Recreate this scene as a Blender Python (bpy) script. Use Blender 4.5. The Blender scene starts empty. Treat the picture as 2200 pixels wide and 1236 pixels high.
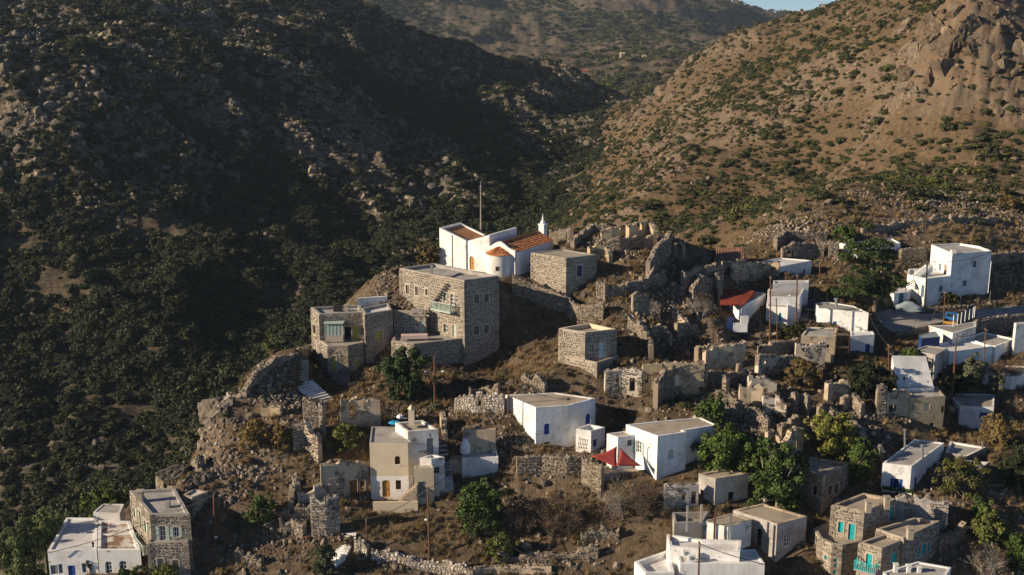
import bpy, math, random
import numpy as np
random.seed(7); RNG = np.random.default_rng(7)
R = math.radians
scene = bpy.context.scene
COL = scene.collection

# ---------------------------------------------------------------- camera
F, CX, CY, CAMH, PITCH = 2400.0, 1100.0, 618.0, 60.0, R(13.3)
cam_d = bpy.data.cameras.new('camera'); cam = bpy.data.objects.new('camera', cam_d); COL.objects.link(cam)
cam.location = (0, 0, CAMH); cam.rotation_euler = (R(90) - PITCH, 0, 0)
cam_d.sensor_width = 36.0; cam_d.lens = F / 2200.0 * 36.0
cam_d.clip_start = 1.0; cam_d.clip_end = 20000.0
scene.camera = cam
scene.render.resolution_x = 1024; scene.render.resolution_y = 575

# ---------------------------------------------------------------- sky and sun
SUN_EL, SUN_H = R(20.5), (-0.968, -0.25)
world = bpy.data.worlds.new('World'); scene.world = world; world.use_nodes = True
wn = world.node_tree; bg = wn.nodes['Background']
sky = wn.nodes.new('ShaderNodeTexSky'); sky.sky_type = 'NISHITA'; sky.sun_disc = False
sky.sun_elevation = SUN_EL; sky.sun_rotation = math.atan2(-SUN_H[0], SUN_H[1])
sky.air_density = 0.45; sky.dust_density = 0.0; sky.ozone_density = 2.5
wn.links.new(sky.outputs[0], bg.inputs[0]); bg.inputs[1].default_value = 0.066
sun_d = bpy.data.lights.new('sun', 'SUN'); sun = bpy.data.objects.new('sun', sun_d); COL.objects.link(sun)
sun_d.energy = 5.0; sun_d.angle = R(0.5); sun_d.color = (1.0, 0.83, 0.62)
from mathutils import Vector
sdir = Vector((SUN_H[0] * math.cos(SUN_EL), SUN_H[1] * math.cos(SUN_EL), math.sin(SUN_EL)))
sun.rotation_euler = sdir.to_track_quat('Z', 'Y').to_euler(); sun.location = (-100, 0, 150)
scene.view_settings.view_transform = 'Standard'; scene.view_settings.look = 'None'
scene.view_settings.exposure = 0.62; scene.view_settings.gamma = 1.0

# ---------------------------------------------------------------- measuring helpers: survey marks to world metres
MARK = {'a': (640, 380, 2.5757), 'b': (1180, 440, 3.4333), 'c': (1500, 440, 2.9429), 'd': (350, 700, 2.3062),
        'e': (760, 820, 2.9704), 'f': (1060, 760, 2.5971), 'g': (1650, 780, 2.7109), 'h': (0, 980, 3.9286), 'p': (0, 0, 1.0)}
def K(c, x, y):
    ox, oy, s = MARK[c]; return ox + x / s, oy + y / s
SP, CP = math.sin(PITCH), math.cos(PITCH)
def ray(px, py):
    v = (CY - py) / F; Y = CP + SP * v
    return (px - CX) / F / Y, (CP * v - SP) / Y          # x and z per metre of y
def at(px, py, d):
    a, b = ray(px, py); return (a * d, d, CAMH + b * d)
def on_z(px, py, z):
    a, b = ray(px, py); d = (z - CAMH) / b; return (a * d, d, z)
def to_px(x, y, z):
    dz = z - CAMH; zc = CP * y - SP * dz; yc = SP * y + CP * dz
    return CX + F * x / zc, CY - F * yc / zc

# ---------------------------------------------------------------- noise
def _h(ix, iy, s):
    n = (ix.astype(np.int64) * 374761393 + iy.astype(np.int64) * 668265263 + s * 144665) & 0xffffffff
    n = ((n ^ (n >> 13)) * 1274126177) & 0xffffffff
    return ((n ^ (n >> 16)) & 0xffff) / 65535.0
def vnoise(x, y, s=0):
    ix = np.floor(x); iy = np.floor(y); fx = x - ix; fy = y - iy
    fx = fx * fx * (3 - 2 * fx); fy = fy * fy * (3 - 2 * fy)
    a = _h(ix, iy, s); b = _h(ix + 1, iy, s); c = _h(ix, iy + 1, s); d = _h(ix + 1, iy + 1, s)
    return (a * (1 - fx) + b * fx) * (1 - fy) + (c * (1 - fx) + d * fx) * fy * 1.0
def fbm(x, y, s=0, o=4):
    t = 0; a = 0.5; k = 0
    for i in range(o):
        t = t + a * vnoise(x + 17.3 * i, y - 9.1 * i, s + i); k += a; a *= 0.5; x = x * 2.03; y = y * 2.03
    return t / k
def ridged(x, y, s=0, o=4):
    t = 0; a = 0.5; k = 0
    for i in range(o):
        t = t + a * (1 - np.abs(2 * vnoise(x + 7.7 * i, y + 3.1 * i, s + i) - 1)); k += a; a *= 0.5; x = x * 2.1; y = y * 2.1
    return t / k
def cellcrag(x, y, s=0):
    """blocky rock: distance between nearest cells, flat tops with steep joints"""
    ix = np.floor(x); iy = np.floor(y); f1 = np.full_like(x, 9.0); f2 = np.full_like(x, 9.0); hh = np.zeros_like(x)
    for i in (-1, 0, 1):
        for j in (-1, 0, 1):
            cx = ix + i; cy = iy + j
            d = np.hypot(cx + _h(cx, cy, s) - x, cy + _h(cx, cy, s + 5) - y)
            near = d < f1
            f2 = np.where(near, f1, np.minimum(f2, d)); hh = np.where(near, _h(cx, cy, s + 9), hh); f1 = np.where(near, d, f1)
    return hh * np.clip((f2 - f1) * 3.0, 0, 1)
def sstep(a, b, x):
    t = np.clip((x - a) / (b - a), 0, 1); return t * t * (3 - 2 * t)

# ---------------------------------------------------------------- materials
def newmat(name):
    m = bpy.data.materials.new(name); m.use_nodes = True
    nt = m.node_tree; b = nt.nodes['Principled BSDF']
    b.inputs['Specular IOR Level'].default_value = 0.25
    return m, nt, b
def N(nt, t, **kw):
    n = nt.nodes.new(t)
    for k, v in kw.items():
        if k in n.inputs: n.inputs[k].default_value = v
        else: setattr(n, k, v)
    return n
def ramp(nt, fac, stops):
    r = nt.nodes.new('ShaderNodeValToRGB'); e = r.color_ramp.elements
    while len(e) < len(stops): e.new(0.5)
    for q, (p, c) in zip(e, stops):
        q.position = p; q.color = (*c, 1) if len(c) == 3 else c
    nt.links.new(fac, r.inputs[0]); return r
def mixc(nt, fac, a, b, mode='MIX'):
    m = nt.nodes.new('ShaderNodeMix'); m.data_type = 'RGBA'; m.blend_type = mode
    for k, v in ((0, fac), (6, a), (7, b)):
        if hasattr(v, 'is_output'): nt.links.new(v, m.inputs[k])
        else: m.inputs[k].default_value = (*v, 1) if isinstance(v, tuple) else v
    return m.outputs[2]
def coords(nt): return nt.nodes.new('ShaderNodeTexCoord').outputs['Object']
def geopos(nt): return nt.nodes.new('ShaderNodeNewGeometry').outputs['Position']
def noise(nt, vec, sc, det=5, rough=0.55, dist=0.0):
    n = N(nt, 'ShaderNodeTexNoise', Scale=sc, Detail=det, Roughness=rough, Distortion=dist); nt.links.new(vec, n.inputs['Vector'])
    return n.outputs['Fac']
def bump(nt, b, h, st=0.4, dist=0.05):
    n = N(nt, 'ShaderNodeBump', Strength=st, Distance=dist); nt.links.new(h, n.inputs['Height']); nt.links.new(n.outputs[0], b.inputs['Normal'])
def plaster(name, c, stain, worn=None, amt=0.45, wamt=0.6, rough=0.9, scale=0.5, streak=True):
    """painted plaster with blotches, rain streaks and (worn) patches where the coat fell off"""
    m, nt, b = newmat(name); p = geopos(nt)
    n1 = noise(nt, p, scale, 6, 0.62); r1 = ramp(nt, n1, [(0.42, c), (amt + 0.3, stain)])
    col = r1.outputs[0]
    if streak:
        mp = N(nt, 'ShaderNodeMapping'); mp.inputs['Scale'].default_value = (3.0, 3.0, 0.25); nt.links.new(p, mp.inputs[0])
        n2 = noise(nt, mp.outputs[0], 1.3, 4, 0.6); r2 = ramp(nt, n2, [(0.52, (0, 0, 0)), (0.78, (0.55, 0.55, 0.55))])
        col = mixc(nt, r2.outputs[0], col, stain)
    if worn:
        n3 = noise(nt, p, scale * 1.4, 8, 0.68, 0.3); r3 = ramp(nt, n3, [(wamt - 0.02, (0, 0, 0)), (wamt + 0.03, (1, 1, 1))])
        n4 = noise(nt, p, 5.0, 4, 0.6); r4 = ramp(nt, n4, [(0.35, tuple(x * 0.55 for x in worn)), (0.65, worn)])
        col = mixc(nt, r3.outputs[0], col, r4.outputs[0])
    nt.links.new(col, b.inputs['Base Color']); b.inputs['Roughness'].default_value = rough
    bump(nt, b, noise(nt, p, 9.0, 6, 0.7), 0.5, 0.03)
    return m
def island(name, stops, rough=0.95, sc=6.0, bst=0.6, bd=0.04):
    """each stone / tile / leaf its own tone"""
    m, nt, b = newmat(name); g = nt.nodes.new('ShaderNodeNewGeometry')
    oi = nt.nodes.new('ShaderNodeObjectInfo'); ad = N(nt, 'ShaderNodeMath', operation='ADD'); nt.links.new(g.outputs['Random Per Island'], ad.inputs[0]); nt.links.new(oi.outputs['Random'], ad.inputs[1])
    fr_ = N(nt, 'ShaderNodeMath', operation='FRACT'); nt.links.new(ad.outputs[0], fr_.inputs[0])
    r = ramp(nt, fr_.outputs[0], stops)
    n = noise(nt, g.outputs['Position'], sc, 4, 0.65); rr = ramp(nt, n, [(0.3, (0.62, 0.62, 0.62)), (0.7, (1.18, 1.18, 1.18))])
    big = ramp(nt, noise(nt, g.outputs['Position'], 0.35, 4, 0.6), [(0.3, (0.74, 0.74, 0.76)), (0.7, (1.22, 1.2, 1.15))])
    nt.links.new(mixc(nt, 1.0, mixc(nt, 1.0, r.outputs[0], rr.outputs[0], 'MULTIPLY'), big.outputs[0], 'MULTIPLY'), b.inputs['Base Color'])
    b.inputs['Roughness'].default_value = rough
    if bst: bump(nt, b, noise(nt, g.outputs['Position'], sc * 2.5, 4, 0.7), bst, bd)
    return m
def leafmat(name, lo, mid, hi, objvar=0.25, trans=0.15):
    m, nt, b = newmat(name); g = nt.nodes.new('ShaderNodeNewGeometry')
    r = ramp(nt, g.outputs['Random Per Island'], [(0.0, lo), (0.5, mid), (1.0, hi)])
    n = noise(nt, g.outputs['Position'], 0.9, 3, 0.6); rr = ramp(nt, n, [(0.3, (0.7, 0.72, 0.7)), (0.7, (1.2, 1.15, 1.1))])
    c = mixc(nt, 1.0, r.outputs[0], rr.outputs[0], 'MULTIPLY')
    oi = nt.nodes.new('ShaderNodeObjectInfo'); r3 = ramp(nt, oi.outputs['Random'], [(0.0, (1 - objvar, 1 - objvar, 1 - objvar)), (0.6, (1, 1, 1)), (1.0, (1 + objvar * 1.6, 1 + objvar, 1 - objvar * .3))])
    c = mixc(nt, 1.0, c, r3.outputs[0], 'MULTIPLY')
    nt.links.new(c, b.inputs['Base Color']); b.inputs['Roughness'].default_value = 0.7
    b.inputs['Specular IOR Level'].default_value = 0.2
    return m
def flat(name, c, rough=0.6, metal=0.0, var=0.2, sc=4.0):
    m, nt, b = newmat(name); p = geopos(nt)
    r = ramp(nt, noise(nt, p, sc, 5, 0.65), [(0.3, tuple(x * (1 - var) for x in c)), (0.7, tuple(min(1, x * (1 + var)) for x in c))])
    nt.links.new(r.outputs[0], b.inputs['Base Color']); b.inputs['Roughness'].default_value = rough; b.inputs['Metallic'].default_value = metal
    return m
M = {}
M['white'] = plaster('white_limewash', (0.80, 0.80, 0.79), (0.54, 0.51, 0.46), (0.66, 0.64, 0.60), 0.44, 0.60)
M['whiteworn'] = plaster('worn_white_limewash', (0.76, 0.74, 0.70), (0.50, 0.46, 0.40), (0.33, 0.28, 0.22), 0.4, 0.60)
M['beige'] = plaster('beige_render', (0.64, 0.54, 0.39), (0.53, 0.44, 0.31), None, 0.5)
M['paleruin'] = plaster('stained_ruin_limewash', (0.56, 0.50, 0.42), (0.38, 0.32, 0.25), (0.23, 0.185, 0.14), 0.38, 0.53)
M['beigeworn'] = plaster('weathered_beige_render', (0.52, 0.42, 0.30), (0.34, 0.27, 0.20), (0.24, 0.20, 0.16), 0.4, 0.56)
M['bandworn'] = plaster('flaking_white_over_beige', (0.78, 0.76, 0.72), (0.66, 0.60, 0.52), (0.50, 0.40, 0.26), 0.5, 0.60)
M['greyworn'] = plaster('weathered_grey_render', (0.42, 0.39, 0.36), (0.26, 0.23, 0.20), (0.56, 0.53, 0.48), 0.35, 0.58)
M['ochre'] = plaster('ochre_ruin_render', (0.50, 0.40, 0.25), (0.34, 0.26, 0.17), (0.24, 0.19, 0.14), 0.4, 0.60)
M['mortar'] = plaster('lime_mortar', (0.39, 0.335, 0.265), (0.29, 0.25, 0.20), None, 0.4, streak=False)
M['dmortar'] = plaster('earth_mortar', (0.27, 0.22, 0.165), (0.19, 0.15, 0.11), None, 0.4, streak=False)
M['stone'] = island('grey_andesite', [(0.0, (0.11, 0.098, 0.088)), (0.3, (0.17, 0.147, 0.124)), (0.65, (0.24, 0.203, 0.165)), (1.0, (0.35, 0.30, 0.24))])
M['rubble'] = island('ruin_stone', [(0.0, (0.09, 0.078, 0.068)), (0.4, (0.19, 0.16, 0.13)), (0.8, (0.29, 0.245, 0.195)), (1.0, (0.42, 0.36, 0.29))])
M['wstone'] = island('whitewashed_stone', [(0.0, (0.30, 0.26, 0.22)), (0.4, (0.52, 0.48, 0.43)), (1.0, (0.74, 0.71, 0.66))])
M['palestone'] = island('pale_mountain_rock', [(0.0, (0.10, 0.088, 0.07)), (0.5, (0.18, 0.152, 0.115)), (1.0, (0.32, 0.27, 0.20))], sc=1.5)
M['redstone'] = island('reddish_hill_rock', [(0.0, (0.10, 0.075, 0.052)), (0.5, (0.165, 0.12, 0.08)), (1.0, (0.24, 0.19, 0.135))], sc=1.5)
M['cragpale'] = island('tan_crag_rock', [(0.0, (0.20, 0.165, 0.12)), (0.5, (0.28, 0.235, 0.17)), (1.0, (0.36, 0.30, 0.215))], 0.95, 0.7, 1.0, 0.5)  # the crags' own tan rock colour, paler than the boulder rock
M['cragred'] = island('red_crag_rock', [(0.0, (0.12, 0.09, 0.062)), (0.5, (0.17, 0.125, 0.085)), (1.0, (0.23, 0.185, 0.135))], 0.95, 0.7, 1.0, 0.5)
M['tile'] = island('clay_roof_tile', [(0.0, (0.42, 0.15, 0.055)), (0.5, (0.56, 0.22, 0.085)), (1.0, (0.66, 0.31, 0.14))], 0.85, 5.0, 0.2)
M['redtile'] = island('red_roof_tile', [(0.0, (0.26, 0.05, 0.03)), (0.6, (0.34, 0.07, 0.04)), (1.0, (0.42, 0.11, 0.06))], 0.85, 5.0, 0.2)
M['oldtile'] = island('old_clay_tile', [(0.0, (0.25, 0.13, 0.08)), (0.6, (0.36, 0.19, 0.12)), (1.0, (0.42, 0.27, 0.18))], 0.9, 5.0, 0.2)
M['roofgrey'] = plaster('grey_roof_screed', (0.42, 0.40, 0.37), (0.28, 0.26, 0.23), (0.50, 0.48, 0.45), 0.35, 0.62, streak=False)
M['roofbeige'] = plaster('beige_roof_screed', (0.40, 0.34, 0.265), (0.28, 0.235, 0.18), (0.47, 0.42, 0.35), 0.35, 0.62, streak=False)
M['roofwhite'] = plaster('white_roof_coat', (0.68, 0.67, 0.65), (0.46, 0.44, 0.41), (0.40, 0.37, 0.33), 0.42, 0.62, streak=False)
M['rooforange'] = plaster('peeling_roof_coat', (0.62, 0.60, 0.58), (0.40, 0.30, 0.22), (0.30, 0.18, 0.11), 0.3, 0.52, streak=False)
M['concrete'] = plaster('grey_concrete', (0.36, 0.34, 0.31), (0.24, 0.22, 0.20), None, 0.4)
M['asphalt'] = plaster('worn_road_concrete', (0.32, 0.30, 0.275), (0.23, 0.215, 0.20), (0.38, 0.36, 0.33), 0.4, 0.62, streak=False, scale=0.25)
for nm, c in dict(blue=(0.02, 0.075, 0.30), turq=(0.015, 0.40, 0.42), olive=(0.36, 0.34, 0.09), brown=(0.13, 0.055, 0.03), wood=(0.42, 0.22, 0.06),
                  grey=(0.20, 0.21, 0.22), pgreen=(0.42, 0.50, 0.44), pblue=(0.42, 0.55, 0.62), wpaint=(0.75, 0.75, 0.73), bluegrey=(0.10, 0.16, 0.22),
                  dkblue=(0.02, 0.05, 0.16), oldwood=(0.15, 0.12, 0.095)).items():
    M[nm] = flat('paint_' + nm, c, 0.55)
M['pole'] = flat('weathered_pole_wood', (0.13, 0.065, 0.04), 0.9, 0, 0.35)
M['metal'] = flat('dull_steel', (0.38, 0.38, 0.38), 0.45, 0.7)
M['black'] = flat('black_rubber', (0.02, 0.02, 0.02), 0.7)
M['wire'] = flat('cable', (0.03, 0.03, 0.03), 0.6)
M['sail'] = flat('red_shade_cloth', (0.34, 0.055, 0.045), 0.85, 0, 0.12)
M['cloth'] = flat('pink_cloth', (0.60, 0.46, 0.40), 0.9, 0, 0.08)
M['tarp'] = flat('blue_tarp', (0.03, 0.30, 0.55), 0.5, 0, 0.15)
M['cover'] = flat('grey_car_cover', (0.24, 0.29, 0.31), 0.7, 0, 0.1)
M['bark'] = flat('bark', (0.15, 0.115, 0.085), 0.95, 0, 0.4)
M['palebark'] = flat('pale_bark', (0.32, 0.28, 0.23), 0.95, 0, 0.3)
M['twig'] = flat('dry_twigs', (0.17, 0.12, 0.085), 0.95, 0, 0.35)
M['drygrass'] = leafmat('dry_grass', (0.16, 0.115, 0.062), (0.23, 0.17, 0.095), (0.31, 0.24, 0.145), 0.25)
M['brownleaf'] = leafmat('withered_leaves', (0.07, 0.052, 0.036), (0.11, 0.082, 0.056), (0.16, 0.12, 0.08), 0.2)
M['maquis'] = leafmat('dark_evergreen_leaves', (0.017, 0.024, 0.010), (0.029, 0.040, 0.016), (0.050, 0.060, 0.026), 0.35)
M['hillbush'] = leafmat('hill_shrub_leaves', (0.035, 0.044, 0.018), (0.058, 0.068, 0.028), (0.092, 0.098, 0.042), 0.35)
M['fig'] = leafmat('fresh_green_leaves', (0.035, 0.060, 0.014), (0.060, 0.098, 0.022), (0.095, 0.14, 0.035), 0.15)
M['yellowgreen'] = leafmat('yellow_green_leaves', (0.07, 0.085, 0.02), (0.12, 0.14, 0.032), (0.18, 0.19, 0.05), 0.15)
M['olivegreen'] = leafmat('grey_green_leaves', (0.055, 0.065, 0.036), (0.09, 0.10, 0.058), (0.13, 0.14, 0.085), 0.15)
M['pepper'] = leafmat('feathery_green_leaves', (0.065, 0.09, 0.03), (0.11, 0.14, 0.05), (0.16, 0.185, 0.075), 0.1)
M['pine'] = leafmat('pine_needles', (0.022, 0.040, 0.014), (0.038, 0.064, 0.022), (0.062, 0.088, 0.032), 0.1)
M['ochrebush'] = leafmat('browning_leaves', (0.09, 0.066, 0.026), (0.14, 0.105, 0.042), (0.20, 0.155, 0.065), 0.2)
m, nt, b = newmat('window_glass'); b.inputs['Base Color'].default_value = (0.02, 0.025, 0.03, 1); b.inputs['Roughness'].default_value = 0.12; b.inputs['Specular IOR Level'].default_value = 0.6; M['glass'] = m
m, nt, b = newmat('curtained_glass'); b.inputs['Base Color'].default_value = (0.30, 0.36, 0.34, 1); b.inputs['Roughness'].default_value = 0.25; M['curtain'] = m

# ---------------------------------------------------------------- object helpers
class MB:
    def __init__(s): s.v = []; s.f = []
    def poly(s, pts):
        k = len(s.v); s.v.extend(tuple(p) for p in pts); s.f.append(tuple(range(k, k + len(pts))))
    def box(s, x0, x1, y0, y1, z0, z1, fr=None):
        """fr = (origin, ux, uy): a horizontal frame"""
        o, ux, uy = fr or ((0, 0, 0), (1, 0), (0, 1))
        k = len(s.v)
        for z in (z0, z1):
            for x, y in ((x0, y0), (x1, y0), (x1, y1), (x0, y1)):
                s.v.append((o[0] + ux[0] * x + uy[0] * y, o[1] + ux[1] * x + uy[1] * y, o[2] + z))
        s.f += [(k, k + 3, k + 2, k + 1), (k + 4, k + 5, k + 6, k + 7)] + [(k + i, k + (i + 1) % 4, k + 4 + (i + 1) % 4, k + 4 + i) for i in range(4)]
    def prism(s, poly, z0, z1, top=True, bot=False):
        n = len(poly); k = len(s.v)
        for z in (z0, z1):
            for i, p in enumerate(poly): s.v.append((p[0], p[1], z[i] if isinstance(z, (list, tuple)) else z))
        for i in range(n): s.f.append((k + i, k + (i + 1) % n, k + n + (i + 1) % n, k + n + i))
        if top: s.f.append(tuple(range(k + n, k + 2 * n)))
        if bot: s.f.append(tuple(reversed(range(k, k + n))))
    def tube(s, pts, rad, n=6, cap=True):
        pts = [Vector(p) for p in pts]; rad = rad if isinstance(rad, (list, tuple)) else [rad] * len(pts)
        k = len(s.v)
        for i, p in enumerate(pts):
            d = (pts[min(i + 1, len(pts) - 1)] - pts[max(i - 1, 0)]).normalized()
            a = d.cross(Vector((0, 0, 1)) if abs(d.z) < 0.9 else Vector((1, 0, 0))).normalized(); b2 = d.cross(a)
            for j in range(n):
                t = 2 * math.pi * j / n; s.v.append(tuple(p + (a * math.cos(t) + b2 * math.sin(t)) * rad[i]))
        for i in range(len(pts) - 1):
            for j in range(n):
                s.f.append((k + i * n + j, k + i * n + (j + 1) % n, k + (i + 1) * n + (j + 1) % n, k + (i + 1) * n + j))
        if cap:
            s.f.append(tuple(reversed(range(k, k + n)))); e = k + (len(pts) - 1) * n; s.f.append(tuple(range(e, e + n)))
    def lathe(s, c, prof, n=16, a0=0, a1=2 * math.pi):
        k = len(s.v); full = abs(a1 - a0 - 2 * math.pi) < 1e-6; m = n if full else n + 1
        for r, z in prof:
            for j in range(m):
                t = a0 + (a1 - a0) * j / n; s.v.append((c[0] + r * math.cos(t), c[1] + r * math.sin(t), c[2] + z))
        for i in range(len(prof) - 1):
            for j in range(n):
                j2 = (j + 1) % m if full else j + 1
                s.f.append((k + i * m + j, k + i * m + j2, k + (i + 1) * m + j2, k + (i + 1) * m + j))
    def build(s, name, mat, parent=None, smooth=False, loc=None):
        me = bpy.data.meshes.new(name)
        v = s.v
        if parent is not None and loc is None:
            ol = parent.get('_o') or (0, 0, 0); ol = tuple(ol)
            v = [(p[0] - ol[0], p[1] - ol[1], p[2] - ol[2]) for p in v]
        elif loc is not None:
            v = [(p[0] - loc[0], p[1] - loc[1], p[2] - loc[2]) for p in v]
        me.from_pydata(v, [], s.f); me.materials.append(M[mat] if isinstance(mat, str) else mat)
        if smooth: me.polygons.foreach_set('use_smooth', [True] * len(me.polygons))
        o = bpy.data.objects.new(name, me); COL.objects.link(o)
        if loc is not None: o.location = loc
        if parent is not None:
            o.parent = parent; o['_o'] = tuple(parent.get('_o') or (0, 0, 0))
        else: o['_o'] = tuple(loc or (0, 0, 0))
        return o
def tag(o, label, cat, group=None):
    o['label'] = label; o['category'] = cat
    if group: o['group'] = group
    return o
def thing(name, label, cat, loc, group=None):
    o = bpy.data.objects.new(name, None); COL.objects.link(o); o.location = loc; o['_o'] = tuple(loc); o.empty_display_size = 0.3
    return tag(o, label, cat, group)
def struct(o): o['kind'] = 'structure'; return o
def stuff(o): o['kind'] = 'stuff'; return o

# ---------------------------------------------------------------- building plans (roof outlines surveyed on their own level)
PLAN = {}
def plan(key, crop, pts, d, ref=0):
    pp = [K(crop, *q) for q in pts]
    z = at(*pp[ref], d)[2]
    w = [on_z(*q, z) for q in pp]
    area = sum(w[i][0] * w[(i + 1) % len(w)][1] - w[(i + 1) % len(w)][0] * w[i][1] for i in range(len(w)))
    if area < 0: w = w[::-1]                       # counter-clockwise: outward normal of edge i is (dy,-dx)
    PLAN[key] = ([(q[0], q[1]) for q in w], z)
def para(c, left, front, right):                   # fourth corner of a parallelogram
    return [left, front, right, (left[0] + right[0] - front[0], left[1] + right[1] - front[1])]
plan('tall', 'a', [(562, 505), (920, 572), (1110, 548), (757, 478)], 145, 1)
plan('oliveL', 'a', [(72, 722), (118, 760), (362, 750), (345, 708)], 146, 1)
plan('oliveR', 'a', [(350, 728), (370, 760), (520, 736), (500, 697)], 145, 1)
plan('oliveG', 'a', [(118, 905), (165, 934), (274, 934), (362, 915), (362, 870), (130, 870)], 143.5, 2)
plan('terrace', 'a', [(520, 908), (640, 925), (918, 893), (800, 842), (535, 860)], 142.6, 1)
plan('bluew', 'a', [(1290, 420), (1485, 450), (1652, 431), (1465, 400)], 152, 1)
plan('cube', 'a', [(1445, 838), (1590, 861), (1763, 843), (1612, 808)], 138, 1)
plan('cubeT', 'a', [(1450, 985), (1655, 1028), (1778, 989), (1590, 960)], 136.5, 1)
plan('w1', 'e', [(968, 85), (1162, 166), (1367, 152), (1543, 106), (1285, 70)], 128, 1)
plan('w1a', 'e', [(1418, 302), (1515, 316), (1604, 292), (1500, 270)], 126.5, 1)
plan('b1', 'e', [(112, 287), (100, 390), (345, 393), (372, 383), (265, 287)], 122, 2)
plan('b1b', 'e', [(265, 262), (345, 318), (540, 305), (440, 245)], 123.2, 1)
plan('b1c', 'e', [(420, 488), (495, 493), (580, 482), (500, 462)], 121.5, 1)
plan('b1d', 'e', [(385, 553), (510, 549), (500, 535), (390, 538)], 120.6, 0)
plan('b2', 'e', [(700, 440), (690, 487), (922, 482), (912, 436)], 125, 1)
plan('b2b', 'e', [(700, 312), (905, 306), (905, 296), (705, 300)], 126.6, 0)
plan('w2', 'f', [(740, 395), (917, 460), (1078, 437), (1060, 428), (1247, 397), (1155, 355)], 121, 1)
plan('w2a', 'f', [(633, 446), (695, 466), (795, 452), (735, 432)], 123, 1)
plan('w2t', 'f', [(605, 672), (900, 648), (880, 610), (620, 625)], 121.5, 0)
plan('r1', 'f', [(1145, 668), (1180, 683), (1240, 697), (1425, 668), (1310, 640)], 118, 2)
plan('r2', 'f', [(1338, 872), (1585, 950), (1750, 908), (1505, 835)], 113, 1)
plan('r2a', 'f', [(1165, 935), (1310, 967), (1442, 925), (1330, 890)], 112.3, 1)
plan('r2t', 'f', [(1000, 885), (1010, 945), (1165, 938), (1200, 880)], 113, 1)
plan('w3', 'f', [(1022, 1108), (1042, 1172), (1515, 1172), (1460, 1092), (1380, 1094)], 107.5, 1)
plan('w3a', 'f', [(968, 1005), (985, 1075), (1375, 1108), (1385, 1040), (1165, 1035)], 109.5, 1)
plan('w3l', 'f', [(787, 1160), (850, 1225), (1010, 1222), (975, 1095)], 107.0, 1)
plan('t1', 'g', [(370, 828), (560, 860), (748, 790), (555, 757)], 113, 1)
plan('t1c', 'g', [(266, 965), (300, 1020), (375, 1055), (432, 1060), (545, 1035), (560, 990), (385, 905)], 111, 3)
plan('t2', 'g', [(530, 1045), (662, 1078), (840, 1008), (715, 980)], 108.5, 1)
plan('t2b', 'g', [(630, 965), (790, 1018), (1000, 920), (855, 898)], 110.2, 1)
plan('t3', 'g', [(670, 1218), (720, 1300), (1000, 1300), (1066, 1190), (870, 1156)], 105, 3)
plan('w4', 'g', [(668, 582), (836, 602), (1028, 465), (850, 445)], 121, 1)
plan('s5', 'g', [(200, 538), (172, 612), (320, 658), (472, 583)], 119, 2)
plan('s6', 'g', [(1030, 520), (1150, 548), (1270, 490), (1060, 455)], 126, 1)
plan('s7', 'g', [(1140, 566), (1165, 590), (1240, 615), (1288, 577)], 123, 2)
plan('s8', 'g', [(1270, 700), (1290, 745), (1365, 760), (1418, 712)], 121, 2)
plan('w17', 'g', [(756, 118), (756, 148), (968, 142), (960, 112)], 137, 1)
plan('b17', 'g', [(820, 140), (830, 205), (1030, 193), (985, 138)], 134.5, 1)
plan('w5', 'g', [(1050, 178), (1120, 251), (1316, 259), (1320, 182)], 138, 1)
plan('wr', 'g', [(1240, 60), (1255, 75), (1420, 82), (1560, 60), (1500, 20), (1290, 8)], 145, 1)
plan('w6', 'c', [(1475, 252), (1608, 308), (1857, 293), (1780, 262), (1655, 243)], 171.5, 1)
plan('w6b', 'c', [(1330, 405), (1322, 440), (1440, 468), (1598, 450), (1560, 400)], 170.8, 3)
plan('hut', 'c', [(1215, 545), (1240, 560), (1325, 552), (1352, 528), (1300, 520)], 168.6, 2)
plan('w7', 'c', [(893, 242), (1010, 268), (1280, 242), (1225, 212)], 176, 1)
plan('w8', 'c', [(365, 365), (515, 392), (718, 352), (520, 335)], 168, 1)
plan('w9', 'c', [(140, 560), (275, 642), (430, 560), (270, 535)], 152, 1)
plan('w10', 'c', [(440, 540), (440, 582), (642, 584), (690, 492), (475, 490)], 155, 2)
plan('w10b', 'c', [(475, 480), (475, 500), (700, 492), (700, 476)], 160, 2)
plan('w10c', 'c', [(432, 600), (432, 640), (568, 650), (570, 605)], 153.5, 2)
plan('w11', 'c', [(740, 622), (762, 655), (1078, 684), (985, 640), (832, 616)], 151, 2)
plan('w11b', 'c', [(962, 800), (965, 830), (1115, 822), (1105, 800)], 149, 2)
plan('b3', 'c', [(690, 772), (650, 830), (868, 834), (882, 778)], 146, 2)
plan('g1', 'c', [(1440, 890), (1360, 920), (1500, 950), (1580, 905)], 143, 2)
plan('f1', 'c', [(1480, 885), (1590, 930), (1860, 895), (1700, 840)], 147, 1)
plan('f2', 'c', [(1640, 850), (1880, 895), (2008, 848), (1800, 803)], 150, 1)
plan('f3', 'c', [(1395, 825), (1415, 845), (1530, 835), (1500, 800)], 149, 1)
plan('plaza', 'c', [(1080, 690), (1085, 745), (1250, 812), (1450, 760), (1740, 706), (1640, 676), (1400, 692), (1330, 668), (1240, 655)], 154, 2)
plan('we', 'c', [(1998, 745), (2012, 756), (2130, 748), (2115, 736)], 151, 1)
plan('walltop', 'c', [(1450, 763), (1610, 812), (1757, 770), (1755, 738), (1610, 760)], 151.5, 1)
plan('l1', 'h', [(400, 800), (815, 797), (825, 522), (560, 518)], 113.5, 0)
plan('l1b', 'h', [(822, 795), (1185, 792), (1100, 548), (830, 540)], 113.4, 0)
plan('l1c', 'h', [(790, 470), (785, 478), (1010, 485), (1045, 405), (870, 402)], 121, 2)
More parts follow.
